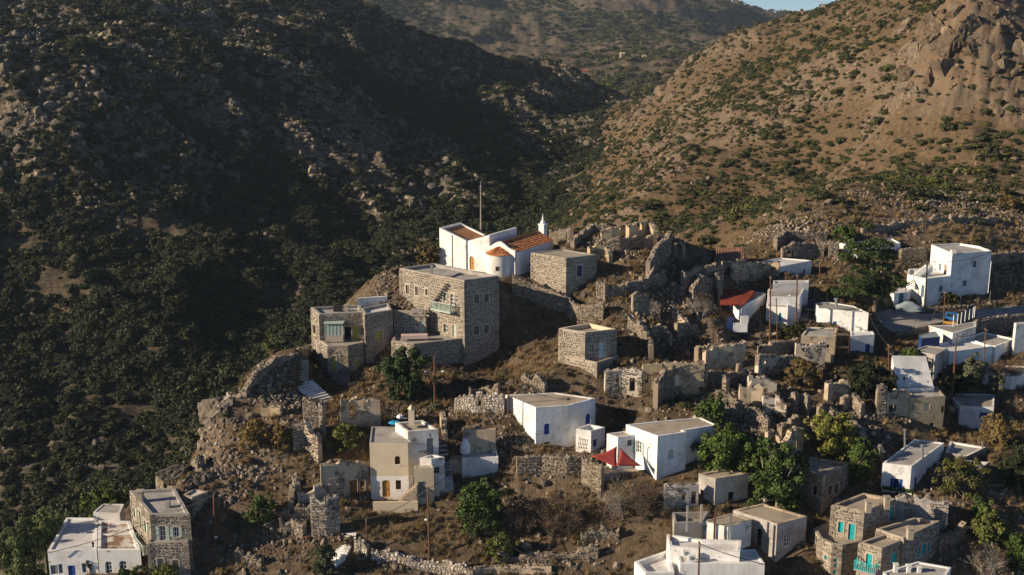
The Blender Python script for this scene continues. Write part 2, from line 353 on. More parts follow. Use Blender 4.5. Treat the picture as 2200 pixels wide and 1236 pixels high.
plan('l2', 'h', [(1095, 290), (1268, 492), (1600, 488), (1478, 272)], 113.5, 1)
plan('l2g', 'h', [(1245, 732), (1585, 727), (1590, 690), (1268, 690)], 112.6, 0)
plan('l2w', 'h', [(1535, 330), (1620, 350), (1755, 300), (1640, 270)], 118.5, 1)
plan('hut2', 'h', [(1315, 165), (1452, 205), (1530, 175), (1420, 130)], 133, 1)
plan('tileruin', 'c', [(100, 352), (215, 365), (305, 350), (285, 303), (110, 303)], 165, 1)

# ---------------------------------------------------------------- terrain
CTRL = []
def cp(*rows):
    for r in rows: CTRL.append(at(*r))
def cw(*rows): CTRL.extend(rows)
# village hill, front to back
cp((-200, 1236, 118), (0, 1260, 116), (150, 1236, 114), (345, 1236, 113), (500, 1236, 113), (700, 1236, 112), (920, 1236, 112), (1100, 1236, 112), (1300, 1250, 110),
   (1500, 1330, 106), (1750, 1330, 106), (2000, 1340, 106), (2200, 1280, 110), (2400, 1280, 112),
   (0, 1400, 105), (500, 1420, 103), (1000, 1420, 102), (1500, 1500, 98), (2000, 1500, 98), (2400, 1450, 101))
cp((450, 1150, 117), (432, 1128, 118), (560, 1080, 120), (700, 1130, 117), (640, 1000, 124), (480, 1000, 124.5), (420, 1020, 123), (520, 900, 130), (600, 830, 136), (640, 790, 140), (470, 880, 131), (580, 900, 130),
   (390, 1030, 122), (350, 1090, 119), (720, 960, 126), (760, 900, 130), (800, 1075, 122), (876, 1080, 121.5), (975, 1057, 122), (816, 1112, 119), (900, 1150, 116), (1000, 1120, 118), (760, 1010, 124.5),
   (560, 790, 139), (640, 755, 142.5), (690, 840, 139), (745, 807, 142.8), (686, 810, 144.4), (715, 808, 143.2), (820, 800, 143.2), (860, 800, 142), (997, 793, 144.4), (1070, 768, 146.8), (920, 840, 138), (1000, 860, 135), (940, 900, 131.5), (1060, 900, 131),
   (900, 960, 127), (992, 1027, 125), (1075, 1025, 124.5), (1151, 969, 127), (1220, 971, 126.8), (1265, 966, 127.5), (1279, 938, 131), (1230, 962, 129), (1110, 1045, 123), (1250, 1045, 122), (1100, 1150, 116.5), (1300, 1150, 115.5), (1200, 1200, 113.5),
   (1411, 1040, 120.5), (1350, 1035, 121), (1330, 985, 124), (1300, 906, 133), (1180, 800, 138), (1130, 840, 135), (1280, 830, 135.5), (1200, 712, 148.6), (1120, 742, 147), (1180, 765, 144.5), (1230, 700, 149), (1085, 640, 151.5), (1150, 655, 152), (1090, 622, 153), (1000, 590, 155.5), (950, 588, 158.5),
   (1217, 650, 151.6), (1300, 672, 148.5), (1300, 620, 151), (1350, 720, 144), (1400, 780, 139.5), (1450, 860, 134), (1500, 820, 137), (1420, 870, 132.5), (1540, 900, 130), (1600, 960, 126.5), (1537, 1095, 117.5), (1450, 1090, 117.5),
   (1650, 1050, 121), (1700, 900, 131), (1670, 1230, 112), (1730, 1190, 113), (1450, 1190, 112.5), (1600, 1240, 110), (1768, 1115, 118.5), (1800, 960, 128), (1856, 1240, 112.5), (1900, 1080, 120), (1958, 1072, 120.5), (2040, 1060, 121), (1880, 900, 133),
   (2050, 1150, 116), (2150, 1150, 117), (2200, 1050, 123), (2100, 960, 132), (2063, 924, 137), (2150, 920, 138), (2200, 870, 142), (2030, 948, 133), (1960, 880, 136), (1900, 820, 140), (1796, 785, 145.5), (1700, 800, 143), (1620, 790, 141.5),
   (1620, 720, 151.5), (1700, 745, 149), (1760, 700, 152), (1880, 770, 148), (1560, 740, 146.5), (1480, 745, 147), (1530, 690, 150), (1550, 640, 158), (1450, 640, 153), (1370, 600, 154), (1300, 580, 157), (1400, 560, 160), (1430, 505, 169), (1330, 500, 170), (1250, 505, 168),
   (1200, 530, 164), (1950, 780, 147), (2050, 790, 146.5), (2150, 765, 151.5), (2150, 727, 159), (2050, 738, 156), (1990, 740, 153), (2200, 740, 153), (1640, 620, 164), (1700, 602, 167), (1580, 727, 151), (1700, 706, 154.5), (1640, 690, 154), (1830, 724, 150.8), (1870, 772, 147.5), (1090, 765, 146.8), (1110, 710, 148.8), (1110, 670, 151), (1800, 610, 167), (1744, 599, 172.3), (1675, 598, 167.3), (1928, 588, 175), (1860, 575, 173.5), (1900, 648, 168), (1960, 652, 169.3), (2046, 646, 171), (2130, 632, 173.5), (2200, 620, 178), (2300, 612, 180),
   (1670, 525, 180), (1800, 535, 179), (1942, 515, 184), (2078, 512, 185), (2180, 480, 195), (2350, 480, 200), (1602, 495, 198), (1540, 545, 176))
# the hill falls away behind its outline
cw(at(470, 1020, 150), at(560, 930, 165), at(640, 860, 175), at(760, 780, 185), (-20, 190, 2), (-6, 195, 3), (8, 200, 5), (20, 205, 6), (34, 200, 9), at(300, 1140, 150), at(400, 1090, 128), at(440, 960, 139), at(520, 885, 146), at(600, 815, 152), at(330, 1180, 126), at(200, 1240, 124), at(0, 1280, 125), at(300, 1200, 140), at(100, 1250, 150), at(820, 590, 156.5), at(900, 575, 160), (-12, 168, 20), (0, 172, 20), (10, 178, 17))
# valley floor
cw((-160, 170, -62), (-230, 120, -75), (-110, 218, -47), at(600, 755, 295), at(800, 640, 330), at(1000, 560, 370), at(1180, 485, 400), at(1250, 440, 450), at(1275, 350, 560), at(1290, 270, 720), at(1318, 212, 900),
   (-300, 40, -80), (-500, 60, -90), (-200, 60, -60), (-120, 60, -25), (120, 60, -5), (300, 60, 0), (0, 45, -10), (-60, 50, -20))
# left mountain
cp((0, 1080, 232), (200, 1080, 226), (330, 1000, 240), (0, 1000, 245), (150, 950, 250), (400, 900, 255), (0, 850, 268), (300, 800, 282), (550, 700, 315), (300, 650, 318), (0, 650, 310), (900, 520, 395), (700, 600, 350), (1100, 450, 440),
   (0, 450, 365), (300, 450, 380), (600, 450, 410), (900, 400, 470), (1100, 350, 540), (1200, 330, 580), (0, 250, 415), (300, 250, 440), (600, 250, 490), (800, 250, 540), (950, 250, 600), (1100, 220, 690), (1200, 215, 760),
   (0, 100, 470), (300, 100, 505), (600, 100, 585), (800, 130, 660), (1000, 160, 760), (1150, 175, 820), (1280, 190, 870), (700, 15, 745), (800, 80, 750), (900, 120, 780), (1000, 140, 800), (1100, 148, 830), (1250, 165, 880),
   (800, 150, 950), (1000, 190, 970), (700, 90, 950), (0, 40, 530), (0, 0, 600), (0, -60, 720), (300, 40, 570), (300, 0, 640), (300, -50, 760), (500, 10, 690), (500, -30, 820), (600, 20, 690), (600, -10, 800), (700, -5, 820), (600, 20, 1000),
   (-300, 900, 270), (-300, 500, 370), (-300, 200, 450), (-300, -50, 560), (-800, 300, 450), (-800, 800, 300), (-800, 0, 600))
# right hill
cp((1480, 530, 215), (1500, 500, 235), (1600, 470, 235), (1700, 430, 240), (1900, 400, 228), (2100, 400, 226), (2200, 400, 224), (2400, 400, 230), (1300, 430, 340), (1275, 460, 330), (1400, 400, 320), (1400, 300, 430), (1340, 225, 640), (1340, 300, 520), (1500, 250, 410), (1700, 250, 340), (1900, 250, 300),
   (1920, 215, 306), (2000, 215, 284), (2000, 60, 296), (2130, 205, 277), (2130, 60, 288), (2200, 210, 275), (2200, 60, 290), (1900, 100, 340), (1800, 100, 380), (1700, 110, 430), (1600, 130, 480), (1500, 150, 500),
   (1450, 160, 540), (1530, 110, 560), (1620, 64, 560), (1700, 46, 540), (1800, 25, 520), (1900, -40, 480), (2000, -60, 420), (2200, -120, 380), (1450, 210, 700), (1620, 110, 720), (1800, 60, 720), (2000, 0, 700), (2300, -100, 600), (2700, 300, 270), (2700, 0, 400), (2700, 500, 190))
# far valley and far mountain
cp((1400, 175, 1100), (1300, 165, 1200), (1000, 150, 1200), (1150, 140, 1250), (800, 130, 1300), (1450, 150, 1250), (1000, 60, 1650), (1300, 80, 1600), (1500, 90, 1700), (700, 40, 1600), (1000, -40, 2000), (1300, 0, 1900), (1480, -4, 2050), (1560, 24, 2050), (1620, 58, 2050), (1700, 70, 2100), (1900, 80, 2100),
   (1250, -80, 2300), (800, -120, 2200), (400, -100, 2000), (0, -150, 1800), (1400, 20, 2800), (1600, 80, 2800), (2000, 80, 2600), (600, 20, 2900), (2600, 60, 1500), (-600, -100, 1500), (2800, 60, 2800), (-800, 0, 2800))
CT = np.array(CTRL); CU = np.stack([CT[:, 0] / CT[:, 1], np.log(CT[:, 1])], 1); CS = (CT[:, 2] - CAMH) / CT[:, 1]
def _phi(r2): return np.where(r2 > 1e-12, r2 * np.log(r2 + 1e-12), 0)
n_ = len(CU); D2 = ((CU[:, None] - CU[None]) ** 2).sum(-1)
A = np.zeros((n_ + 3, n_ + 3)); A[:n_, :n_] = _phi(D2) + np.eye(n_) * 0.00004
A[:n_, n_] = 1; A[:n_, n_ + 1:] = CU; A[n_, :n_] = 1; A[n_ + 1:, :n_] = CU.T
TW = np.linalg.solve(A, np.concatenate([CS, [0, 0, 0]]))
def base_z(x, y):
    x = np.atleast_1d(np.asarray(x, float)); y = np.atleast_1d(np.asarray(y, float))
    u = x / y; w = np.log(y); out = np.zeros_like(x)
    for i in range(0, len(x), 60000):
        a = u[i:i + 60000, None] - CU[None, :, 0]; b2 = w[i:i + 60000, None] - CU[None, :, 1]
        r2 = a * a + b2 * b2; out[i:i + 60000] = (r2 * np.log(r2 + 1e-12)) @ TW[:n_]
    return CAMH + (out + TW[n_] + TW[n_ + 1] * u + TW[n_ + 2] * w) * y
def zones(x, y):
    """village, left rock, right hill, far weights"""
    far = sstep(800, 1100, y)
    hill = 1 - sstep(176, 215, y + np.where(x < 5, np.clip((5 - x) * 0.55, 0, 60), 0))
    ax = np.interp(y, [0, 220, 330, 400, 560, 900, 3000], [-5, -5, -2, 15, 42, 80, 200])
    left = sstep(-8, 8, ax - x) * (1 - hill) * (1 - far)
    right = np.clip(1 - hill - left - far, 0, 1)
    return hill, left, right, far
def rockmask(x, y):
    hill, left, right, far = zones(x, y)
    u = x / y
    rl = sstep(0.47, 0.60, fbm(x * 0.016 + y * 0.008, y * 0.012, 31, 4) + (0.16 + .10 * sstep(-.10, -.22, u)) * sstep(330, 480, y) + 0.10 * sstep(600, 720, y) - 0.14 * (1 - sstep(270, 350, y)) - .22 * np.exp(-((u - .01) / .085) ** 2) * (1 - sstep(540, 640, y)))
    cl = np.exp(-((u - 0.415) / 0.055) ** 2 - ((y - 289) / 11) ** 2)          # the cliff on the right
    rr = np.clip(cl * 1.5 + sstep(0.60, 0.68, fbm(x * 0.03, y * 0.02, 51, 4)) * 0.6 + sstep(380, 520, y) * sstep(0.5, 0.62, fbm(x * 0.03, y * 0.02, 77, 3)), 0, 1)
    hv = sstep(0.52, 0.66, fbm(x * 0.09, y * 0.09, 61, 4)) * 0.7
    return np.clip(hill * hv + left * rl + right * rr + far * 0.1, 0, 1), cl * (1 - hill)
def detail(x, y, bz=None):
    hill, left, right, far = zones(x, y); rm, cl = rockmask(x, y)
    z = hill * ((fbm(x * 0.22, y * 0.22, 3, 4) - 0.5) * 1.3 + (ridged(x * 0.5, y * 0.5, 8, 3) - 0.5) * 0.5 * (0.4 + rm))
    zl = (fbm(x * 0.02, y * 0.02, 11, 5) - 0.5) * 16 + (ridged(x * 0.035 + y * 0.012, y * 0.02, 15, 4) - 0.55) * 13
    zl = zl + rm * (cellcrag(x * 0.09, y * 0.05, 4) * 1.5 + ridged(x * 0.10, y * 0.07, 18, 5) * 2.4 + ridged(x * 0.5, y * 0.3, 19, 3) * .5)
    # old terraces low on the slope
    tv = (1 - sstep(235, 330, y)); st = (bz if bz is not None else base_z(x, y)) / 3.2
    zl = zl + tv * 1.3 * (sstep(0.35, 0.65, st - np.floor(st)) - (st - np.floor(st)))
    fade = sstep(0, 40, np.abs(x - np.interp(y, [220, 330, 400, 560, 900], [-109, -40, 15, 42, 80]))) * 0.7 + 0.3
    z = z + left * zl * fade
    zr = (fbm(x * 0.03, y * 0.03, 21, 5) - 0.5) * 6 + (ridged(x * 0.06, y * 0.05, 25, 4) - 0.5) * 3.0 + (fbm(x * 0.25, y * 0.25, 23, 3) - 0.5) * 1.0 + rm * cellcrag(x * 0.25, y * 0.22, 9) * 2.2
    zr = zr + cl * (cellcrag(x * 0.14, y * 0.10, 14) * 3.5 + ridged(x * 0.16, y * 0.1, 41, 4) * 3)
    st2 = (bz if bz is not None else base_z(x, y)) / 4.0 + fbm(x * .02, y * .02, 45, 2); fr2 = st2 - np.floor(st2); zr = zr + 1.2 * (sstep(.3, .6, fr2) - fr2) * sstep(.45, .6, fbm(x * .012, y * .012, 47, 2))
    z = z + right * zr * (0.35 + 0.65 * sstep(215, 260, y))
    zf = (fbm(x * 0.006, y * 0.006, 33, 5) - 0.5) * 40 + (ridged(x * 0.012, y * 0.01, 35, 4) - 0.5) * 30
    return z + far * zf
def inside(poly, x, y):
    r = np.zeros(x.shape, bool); n = len(poly)
    for i in range(n):
        x0, y0 = poly[i]; x1, y1 = poly[(i + 1) % n]
        if y0 == y1: continue
        c = ((y0 > y) != (y1 > y)) & (x < (x1 - x0) * (y - y0) / (y1 - y0) + x0); r ^= c
    return r
CLAMP = []                                                     # (polygon, max z)
for k_, (pg, z) in PLAN.items():
    cx_ = sum(p[0] for p in pg) / len(pg); cy_ = sum(p[1] for p in pg) / len(pg)
    g = 1.06 if k_ != 'plaza' else 1.0
    drop = {'plaza': 0.25, 'walltop': 0.5, 'terrace': 0.6, 'w2t': 0.5, 'cubeT': 0.6, 'r2t': 0.6}.get(k_, 1.8)
    CLAMP.append(([(cx_ + (p[0] - cx_) * g, cy_ + (p[1] - cy_) * g) for p in pg], z - drop))
APRON = []
for k_, (pg, z) in PLAN.items():
    cx_ = sum(p[0] for p in pg) / len(pg); cy_ = sum(p[1] for p in pg) / len(pg); rr_ = max(math.hypot(p[0] - cx_, p[1] - cy_) for p in pg); g = 1 + 1.8 / rr_
    APRON.append([(cx_ + (p[0] - cx_) * g, cy_ + (p[1] - cy_) * g) for p in pg])
ROADZ = PLAN['plaza'][1]
ROAD = [on_z(*K('c', x, y), PLAN['plaza'][1])[:2] for x, y in ((1630, 675), (1755, 714), (2060, 690), (2500, 658), (2500, 606), (2060, 634))]
CLAMP.append((ROAD, ROADZ - 0.2))
CLAMP.append(([(-17, 156), (-4, 147.5), (2.5, 150.5), (8.5, 166), (-2, 172), (-13, 169)], 24.9))
def ground(x, y):
    x = np.atleast_1d(np.asarray(x, float)); y = np.atleast_1d(np.asarray(y, float))
    bz = base_z(x, y); z = bz + detail(x, y, bz); near = np.where(y < 205)[0]
    if len(near):
        xn, yn, zn, bn = x[near], y[near], z[near], bz[near]
        for pg in APRON:
            i = inside(pg, xn, yn); zn = np.where(i, bn + .2 * (zn - bn) - .05, zn)
        for pg, zm in CLAMP:
            i = inside(pg, xn, yn); zn = np.where(i, np.minimum(zn, zm), zn)
        z[near] = zn
    return z
def gz(x, y): return float(ground([x], [y])[0])
us = np.concatenate([np.linspace(-1.0, -0.56, 60, endpoint=False), np.linspace(-0.56, 0.56, 800), np.linspace(0.56, 1.0, 61)[1:]])
ys = np.concatenate([np.linspace(42, 98, 36, endpoint=False), np.arange(98, 190, 0.45), 190 * np.exp(np.arange(0, math.log(900 / 190), 0.0052)), 905 * np.exp(np.arange(0, math.log(3100 / 905), 0.011))])
GX = (us[None, :] * ys[:, None]).ravel(); GY = np.repeat(ys, len(us)); GZ = ground(GX, GY)
nr, nc = len(ys), len(us)
me = bpy.data.meshes.new('ground'); me.vertices.add(nr * nc); me.vertices.foreach_set('co', np.stack([GX, GY, GZ], 1).astype(np.float32).ravel())
ii = (np.arange(nr - 1)[:, None] * nc + np.arange(nc - 1)[None]).ravel()
fc = np.stack([ii, ii + 1, ii + nc + 1, ii + nc], 1).astype(np.int32)
me.loops.add(fc.size); me.loops.foreach_set('vertex_index', fc.ravel()); me.polygons.add(len(fc))
me.polygons.foreach_set('loop_start', np.arange(0, fc.size, 4, dtype=np.int32)); me.polygons.foreach_set('loop_total', np.full(len(fc), 4, np.int32))
me.polygons.foreach_set('use_smooth', np.ones(len(fc), bool))
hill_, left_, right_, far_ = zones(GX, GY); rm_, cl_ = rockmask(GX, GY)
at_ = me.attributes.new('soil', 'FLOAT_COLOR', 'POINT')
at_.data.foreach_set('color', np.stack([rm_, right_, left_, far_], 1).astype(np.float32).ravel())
at2 = me.attributes.new('cliff', 'FLOAT', 'POINT'); at2.data.foreach_set('value', cl_.astype(np.float32))
me.update(); me.validate()
gm, nt, b = newmat('dry_hillside'); p = geopos(nt)
ac = N(nt, 'ShaderNodeAttribute'); ac.attribute_name = 'soil'; sep = nt.nodes.new('ShaderNodeSeparateColor'); nt.links.new(ac.outputs['Color'], sep.inputs[0])
n1 = noise(nt, p, 0.12, 8, 0.65); n2 = noise(nt, p, 0.9, 7, 0.7); n3 = noise(nt, p, 3.5, 6, 0.7)
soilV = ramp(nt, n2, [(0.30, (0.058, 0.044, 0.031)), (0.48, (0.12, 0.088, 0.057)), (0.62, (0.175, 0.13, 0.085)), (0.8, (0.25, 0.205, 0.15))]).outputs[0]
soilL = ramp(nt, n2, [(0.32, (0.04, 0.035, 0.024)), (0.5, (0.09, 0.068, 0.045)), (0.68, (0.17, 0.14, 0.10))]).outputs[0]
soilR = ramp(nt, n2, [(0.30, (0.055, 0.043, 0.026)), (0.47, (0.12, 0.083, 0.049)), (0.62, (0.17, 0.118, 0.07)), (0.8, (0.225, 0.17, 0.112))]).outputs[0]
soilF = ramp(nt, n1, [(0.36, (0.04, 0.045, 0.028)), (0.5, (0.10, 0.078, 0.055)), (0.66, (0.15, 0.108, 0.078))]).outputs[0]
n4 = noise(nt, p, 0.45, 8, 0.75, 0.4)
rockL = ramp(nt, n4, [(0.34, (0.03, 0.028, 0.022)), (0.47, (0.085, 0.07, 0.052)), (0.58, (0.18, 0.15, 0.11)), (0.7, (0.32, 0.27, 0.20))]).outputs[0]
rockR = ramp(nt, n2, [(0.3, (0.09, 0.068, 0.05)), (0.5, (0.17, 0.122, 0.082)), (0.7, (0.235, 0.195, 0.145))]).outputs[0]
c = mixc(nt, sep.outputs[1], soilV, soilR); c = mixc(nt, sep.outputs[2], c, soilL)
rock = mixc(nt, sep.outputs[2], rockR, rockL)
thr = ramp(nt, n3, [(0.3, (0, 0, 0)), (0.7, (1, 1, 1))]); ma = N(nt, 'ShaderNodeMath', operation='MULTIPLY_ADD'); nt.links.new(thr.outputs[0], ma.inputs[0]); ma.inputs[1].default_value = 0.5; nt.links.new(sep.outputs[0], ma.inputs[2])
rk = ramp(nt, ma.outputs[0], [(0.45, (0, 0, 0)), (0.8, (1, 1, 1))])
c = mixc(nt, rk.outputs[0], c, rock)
far_out = ac.outputs['Alpha']; c = mixc(nt, far_out, c, soilF)
ca = N(nt, 'ShaderNodeAttribute'); ca.attribute_name = 'cliff'
cliffc = ramp(nt, noise(nt, p, 0.10, 6, 0.6, 0.6), [(0.35, (0.09, 0.075, 0.06)), (0.46, (0.16, 0.125, 0.09)), (0.56, (0.19, 0.125, 0.078)), (0.66, (0.21, 0.18, 0.14))]).outputs[0]
cf = ramp(nt, ca.outputs['Fac'], [(0.2, (0, 0, 0)), (0.5, (1, 1, 1))]); c = mixc(nt, cf.outputs[0], c, cliffc)
nt.links.new(c, b.inputs['Base Color']); b.inputs['Roughness'].default_value = 1.0; b.inputs['Specular IOR Level'].default_value = 0.1
hs = N(nt, 'ShaderNodeMath', operation='ADD'); nt.links.new(n2, hs.inputs[0]); nt.links.new(n3, hs.inputs[1]); bump(nt, b, hs.outputs[0], 0.9, 0.35)
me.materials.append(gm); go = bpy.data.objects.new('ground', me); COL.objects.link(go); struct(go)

def ray_ground(px, py, clear=0.0, d0=96.0, d1=260.0):
    """distance at which the sight line comes within `clear` metres of the ground"""
    a, b_ = ray(px, py); d = np.arange(d0, d1, 0.3 if d1 < 300 else 1.0); g = ground(a * d, d); k = np.where(CAMH + b_ * d - g <= clear)[0]
    return float(d[k[0]]) if len(k) else d1

# ---------------------------------------------------------------- building kit
def lerp(a, b, t): return a + (b - a) * t
def offset_poly(poly, t):
    """inset a counter-clockwise polygon by t"""
    n = len(poly); out = []
    for i in range(n):
        p0, p1, p2 = poly[i - 1], poly[i], poly[(i + 1) % n]
        def ln(a, b):
            dx, dy = b[0] - a[0], b[1] - a[1]; L = math.hypot(dx, dy) or 1e-6
            nx, ny = -dy / L, dx / L; return (a[0] + nx * t, a[1] + ny * t, dx / L, dy / L)
        ax, ay, adx, ady = ln(p0, p1); bx_, by_, bdx, bdy = ln(p1, p2)
        den = adx * bdy - ady * bdx
        if abs(den) < 0.05: out.append((bx_, by_)); continue
        s = ((bx_ - ax) * bdy - (by_ - ay) * bdx) / den; s = max(-20, min(20, s)); out.append((ax + adx * s, ay + ady * s))
    return out
SURROUND = [False]
M['surround'] = plaster('pale_window_surround', (0.46, 0.40, 0.32), (0.34, 0.29, 0.23), None, 0.4)
M['quoin'] = island('dressed_corner_stone', [(0.0, (0.20, 0.17, 0.14)), (0.5, (0.29, 0.25, 0.20)), (1.0, (0.38, 0.33, 0.26))])
class Face:
    """a vertical wall plane from p0 to p1, outward normal to the right of the direction"""
    def __init__(s, p0, p1, zb, zt):
        s.p0, s.p1, s.zb, s.zt = p0, p1, zb, zt
        s.L = math.hypot(p1[0] - p0[0], p1[1] - p0[1]) or 1e-6; s.d = ((p1[0] - p0[0]) / s.L, (p1[1] - p0[1]) / s.L); s.n = (s.d[1], -s.d[0])
        s.op = []
        mx, my = (p0[0] + p1[0]) / 2, (p0[1] + p1[1]) / 2
        s.facing = -(s.n[0] * mx + s.n[1] * my) / math.hypot(mx, my)
    def P(s, u, z, o=0.0): return (s.p0[0] + s.d[0] * u + s.n[0] * o, s.p0[1] + s.d[1] * u + s.n[1] * o, z)
    def hit(s, px, py):
        a, b_ = ray(px, py)        # point = t*(a,1); solve on line
        den = a * s.d[1] - s.d[0]
        if abs(den) < 1e-9: return None
        t = (s.p0[0] * s.d[1] - s.p0[1] * s.d[0]) / den
        x, y = a * t, t; u = (x - s.p0[0]) * s.d[0] + (y - s.p0[1]) * s.d[1]
        return u, CAMH + b_ * t, t
def wall_mesh(mb, f, reveal=0.25, zt2=None):
    """wall with real openings; zt2: top height at the far end when the top slopes"""
    usv = sorted({0.0, f.L, *[o[0] for o in f.op], *[o[1] for o in f.op]}); 
    top = (lambda u: f.zt) if zt2 is None else (lambda u: lerp(f.zt, zt2, u / f.L))
    for i in range(len(usv) - 1):
        u0, u1 = usv[i], usv[i + 1]
        if u1 - u0 < 1e-4: continue
        cuts = sorted([(o[2], o[3]) for o in f.op if o[0] < (u0 + u1) / 2 < o[1]])
        z = f.zb
        for a, c in cuts:
            if a > z: mb.poly([f.P(u0, z), f.P(u1, z), f.P(u1, a), f.P(u0, a)])
            z = max(z, c)
        mb.poly([f.P(u0, z), f.P(u1, z), f.P(u1, top(u1)), f.P(u0, top(u0))])
    for u0, u1, z0, z1, arch in f.op:
        r = -reveal
        zs = z1 - (min((u1 - u0) / 2, 0.35) if arch else 0)
        mb.poly([f.P(u0, z0), f.P(u0, z0, r), f.P(u0, z1, r), f.P(u0, z1)]); mb.poly([f.P(u1, z0, r), f.P(u1, z0), f.P(u1, z1), f.P(u1, z1, r)])
        mb.poly([f.P(u0, z0), f.P(u1, z0), f.P(u1, z0, r), f.P(u0, z0, r)])
        if arch:
            n = 8; um = (u0 + u1) / 2; hw = (u1 - u0) / 2; rise = z1 - zs
            A = [(um - hw * math.cos(math.pi * k / n), zs + rise * math.sin(math.pi * k / n)) for k in range(n + 1)]
            for k in range(n):
                c = (u0, z1) if k < n / 2 else (u1, z1)
                mb.poly([f.P(*A[k]), f.P(*A[k + 1]), f.P(*c)][::-1]); mb.poly([f.P(*A[k]), f.P(*A[k], r), f.P(*A[k + 1], r), f.P(*A[k + 1])])
            mb.poly([f.P(u0, z1), f.P(um, z1), f.P(um, z1 - 0.001)])
        else: mb.poly([f.P(u0, z1, r), f.P(u1, z1, r), f.P(u1, z1), f.P(u0, z1)])
def stones(mb, f, zb, topf, rowh=(0.30, 0.50), w=(0.26, 0.60), proud=(0.02, 0.06), skip=0.02, gap=0.05, u_rng=None, patch=None):
    rnd = random.random
    z = zb; ua, ub = u_rng or (0, f.L)
    while z < max(topf(ua), topf(ub), topf((ua + ub) / 2)) - 0.12:
        h = lerp(*rowh, rnd()); u = ua - rnd() * 0.2
        while u < ub - 0.05:
            ww = lerp(*w, rnd() ** 1.4); a0, a1 = max(u, ua) + gap / 2, min(u + ww, ub) - gap / 2; u += ww
            if a1 - a0 < 0.1 or rnd() < skip: continue
            if patch is not None and float(fbm(np.array([(a0 + a1) * .22 + patch]), np.array([z * .45 + patch]), 3, 3)[0]) < .53: continue
            hz = h * lerp(0.8, 1.05, rnd()); z0 = z + gap / 2 + (rnd() - 0.5) * 0.12; z1 = z0 + hz * lerp(0.85, 1.2, rnd()) - gap
            if z1 > topf((a0 + a1) / 2) - 0.01: continue
            if any(a1 > o[0] - 0.06 and a0 < o[1] + 0.06 and z1 > o[2] - 0.04 and z0 < o[3] + 0.08 for o in f.op): continue
            j = lambda s_: (rnd() - 0.5) * s_
            cw, ch = (a1 - a0), (z1 - z0)
            ring = [(a0 + cw * 0.3 * rnd(), z0 + ch * 0.3 * rnd()), (a0 + cw * (0.5 + j(0.3)), z0), (a1 - cw * 0.3 * rnd(), z0 + ch * 0.3 * rnd()),
                    (a1, z0 + ch * (0.55 + j(0.3))), (a1 - cw * 0.4 * rnd(), z1 - ch * 0.15 * rnd()), (a0 + cw * 0.4 * rnd(), z1 - ch * 0.2 * rnd()), (a0, z0 + ch * (0.5 + j(0.3)))]
            o = lerp(*proud, rnd()); cu, cz = (a0 + a1) / 2, (z0 + z1) / 2; k = len(mb.v); n = 7
            for q, s_ in ((0.0, 1.0), (o, 0.8)):
                for uu, zz in ring: mb.v.append(f.P(cu + (uu - cu) * s_, cz + (zz - cz) * s_, q + (j(0.02) if q else 0)))
            for i in range(n): mb.f.append((k + i, k + (i + 1) % n, k + n + (i + 1) % n, k + n + i))
            mb.f.append(tuple(range(k + n, k + 2 * n)))
        z += h
